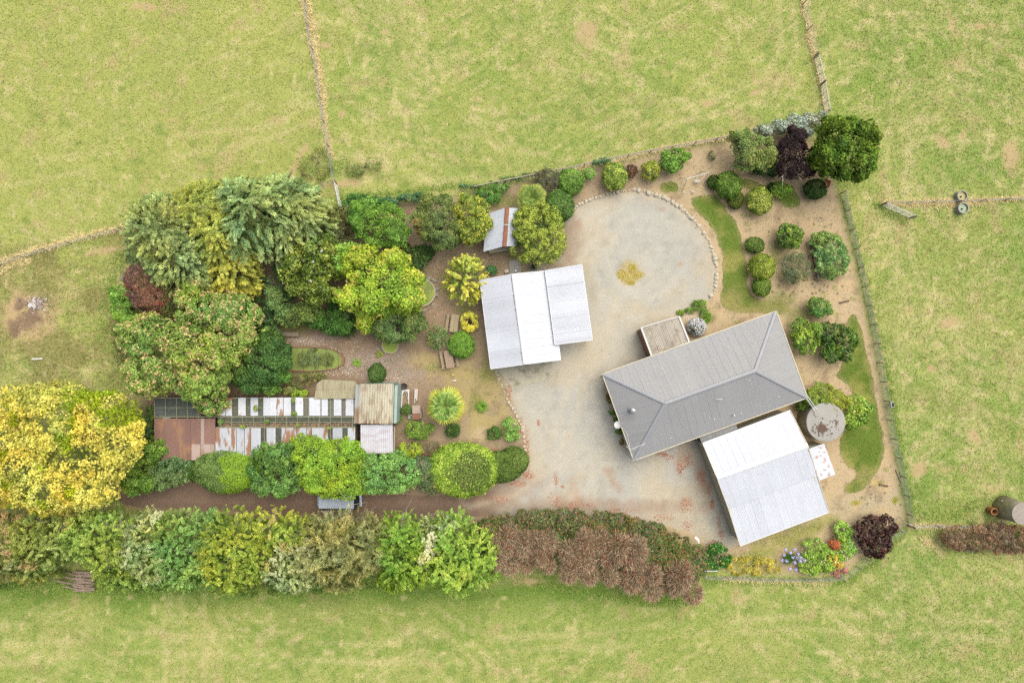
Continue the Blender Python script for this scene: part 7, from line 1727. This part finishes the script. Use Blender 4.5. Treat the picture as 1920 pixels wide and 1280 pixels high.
def tufts(name, spots, pal, L, seed, n_per=80, W=(.03, .06), lean=.8):
    rng = np.random.default_rng(seed); X, Y = [], []
    for px, py, rx, ry, den in spots:
        n = int(n_per * den); a = rng.uniform(0, 6.28, n); d = np.sqrt(rng.random(n)) * rng.uniform(.6, 1.15, n); x, y = g2(px, py); X.append(x + d * np.cos(a) * rx / 19); Y.append(y + d * np.sin(a) * ry / 19)
    X, Y = np.concatenate(X), np.concatenate(Y); n = len(X)
    blades(name, X, Y, rng.uniform(*L, n), rng.uniform(*W, n), pal_pick(rng, pal, rng.random(n)), rng, lean, z=.01)
WG = [(104, 130, 44), (150, 166, 70), (188, 184, 96)]
tufts('weeds', [(1186, 503, 8, 9, 6), (1165, 514, 10, 10, 5), (1180, 520, 22, 12, 8), (1184, 530, 8, 5, 4), (1200, 516, 10, 7, 2)], [(150, 158, 56), (190, 176, 76), (206, 172, 96)], (.06, .14), 71, 80)
tufts('garden_weeds', [(915, 700, 20, 18, 5), (893, 755, 12, 20, 3), (790, 520, 18, 10, 3), (840, 540, 20, 18, 4), (875, 580, 14, 8, 2), (975, 480, 24, 8, 3), (945, 380, 36, 12, 5), (805, 690, 16, 8, 2), (1465, 560, 24, 16, 3), (1500, 590, 20, 16, 3), (1440, 300, 22, 14, 3), (1400, 420, 8, 6, 1), (1455, 480, 8, 14, 1.6), (1484, 470, 12, 8, 1), (1545, 552, 10, 8, 1),
                       (1450, 1010, 60, 16, 14), (1500, 990, 40, 12, 8), (1400, 1040, 40, 10, 6), (1545, 970, 30, 8, 2), (1500, 400, 16, 6, 1), (1395, 405, 8, 5, 1), (1565, 540, 6, 6, .8), (1600, 560, 8, 5, .8), (1570, 590, 4, 6, .6), (1650, 905, 6, 4, 1), (1678, 937, 7, 8, 2), (1603, 942, 8, 5, 1), (1660, 880, 8, 5, 1), (1330, 600, 12, 10, 1.5), (1382, 604, 8, 4, .8), (560, 610, 40, 12, 5)], WG, (.06, .14), 72, 70)
rg = random.Random(5)
tufts('seedlings', [(rg.uniform(1440, 1580), rg.uniform(400, 560), rg.uniform(2, 4), rg.uniform(2, 4), .35) for _ in range(34)] + [(rg.uniform(1600, 1690), rg.uniform(840, 950), rg.uniform(2, 4), rg.uniform(2, 3), .3) for _ in range(12)] + [(rg.uniform(1460, 1560), rg.uniform(520, 560), 3, 3, .3) for _ in range(8)], [(92, 104, 62), (128, 136, 84)], (.05, .11), 73, 70)
def along(path, step, w):
    out = []; pts = [Vector((p[0], p[1], 0)) for p in path]
    for a, b in zip(pts[:-1], pts[1:]):
        n = int((b - a).length / step) + 1
        for i in range(n): q = lerp(a, b, i / n); out.append((q.x + rg.uniform(-w, w) * .4, q.y + rg.uniform(-w, w) * .4, w * rg.uniform(.7, 1.3), w * rg.uniform(.7, 1.3), 1))
    return out
STR = [(172, 154, 102), (208, 190, 136), (228, 212, 162)]
tufts('dead_grass', along([(566, -20), (580, 60), (594, 130), (603, 190), (613, 250), (622, 300)], 7, 7) + along([(574, -20), (590, 60), (602, 130), (612, 200)], 9, 6) + along([(-20, 500), (60, 472), (150, 446), (240, 424)], 7, 8) + along([(-20, 512), (60, 485)], 8, 8)
      + along([(1500, -20), (1512, 40), (1524, 90), (1530, 120)], 7, 6) + along([(1532, 120), (1542, 170), (1550, 210)], 9, 5) + along([(1655, 381), (1720, 380), (1790, 378), (1870, 374), (1940, 371)], 7, 6) + along([(1730, 384), (1790, 384), (1850, 378)], 8, 7)
      + along([(1080, 318), (1160, 300), (1260, 277), (1350, 261), (1410, 247)], 7, 4) + along([(1710, 984), (1780, 988), (1860, 986)], 9, 6) + along([(1360, 1086), (1440, 1088), (1560, 1092)], 9, 4) + along([(1590, 380), (1610, 470), (1640, 600), (1665, 740)], 22, 5) + along([(1730, 1010), (1760, 1030)], 8, 8), STR, (.22, .5), 74, 46, (.03, .06), 1.0)
tufts('tall_grass', along([(30, 1100), (150, 1098), (300, 1105), (500, 1110), (700, 1100), (900, 1090)], 9, 12) + along([(1000, 1095), (1100, 1110), (1200, 1130), (1320, 1128)], 10, 7) + along([(1325, 1088), (1450, 1090), (1590, 1094), (1640, 1050), (1700, 1000)], 10, 8) + along([(1585, 380), (1610, 470), (1645, 620), (1675, 760), (1700, 900), (1715, 970)], 9, 7)
      + along([(230, 470), (200, 560), (190, 640), (230, 660)], 9, 14) + along([(560, 300), (600, 330), (660, 300)], 10, 14) + along([(640, 370), (760, 360), (880, 345)], 10, 6) + along([(1720, 970), (1800, 960), (1860, 940)], 9, 14) + along([(1640, 380), (1700, 420)], 9, 10),
      [(84, 126, 36), (124, 156, 60), (170, 176, 92)], (.18, .42), 75, 50, (.035, .06), .9)

# ================================================================ light, sky, camera
sun_el, sun_az = math.radians(62), math.radians(50)                     # az measured from +x (picture right) towards +y (picture up)
sd = Vector((math.cos(sun_az) * math.cos(sun_el), math.sin(sun_az) * math.cos(sun_el), math.sin(sun_el)))
L = bpy.data.lights.new('sun', 'SUN'); L.energy = 1.4; L.angle = math.radians(70); L.color = (1, .98, .94)
so = bpy.data.objects.new('sun', L); COL.objects.link(so); so.rotation_euler = sd.to_track_quat('Z', 'Y').to_euler(); so.location = sd * 60
w = bpy.data.worlds.new('World'); scene.world = w; w.use_nodes = True
nt = w.node_tree; sky = nt.nodes.new('ShaderNodeTexSky'); sky.sky_type = 'NISHITA'; sky.sun_disc = False
sky.sun_elevation = sun_el; sky.sun_rotation = math.atan2(sd.x, sd.y); sky.air_density = 1.0; sky.dust_density = 8; sky.ozone_density = 1.0
nt.links.new(sky.outputs[0], nt.nodes['Background'].inputs[0]); nt.nodes['Background'].inputs[1].default_value = .065
cam = bpy.data.cameras.new('camera'); cam.sensor_width = 36; cam.lens = 24; cam.clip_end = 1500
co = bpy.data.objects.new('camera', cam); COL.objects.link(co); co.location = (0, 0, CAM_H); co.rotation_euler = (0, 0, 0)
scene.camera = co
scene.render.resolution_x, scene.render.resolution_y = 1024, 682
vs = scene.view_settings; vs.view_transform = 'Standard'; vs.look = 'None'; vs.exposure = 1.4; vs.gamma = 1; vs.use_curve_mapping = False
scene.cycles.max_bounces = 6; scene.cycles.diffuse_bounces = 3; scene.cycles.transparent_max_bounces = 4; scene.cycles.caustics_reflective = False; scene.cycles.caustics_refractive = False
scene.cycles.use_denoising = False
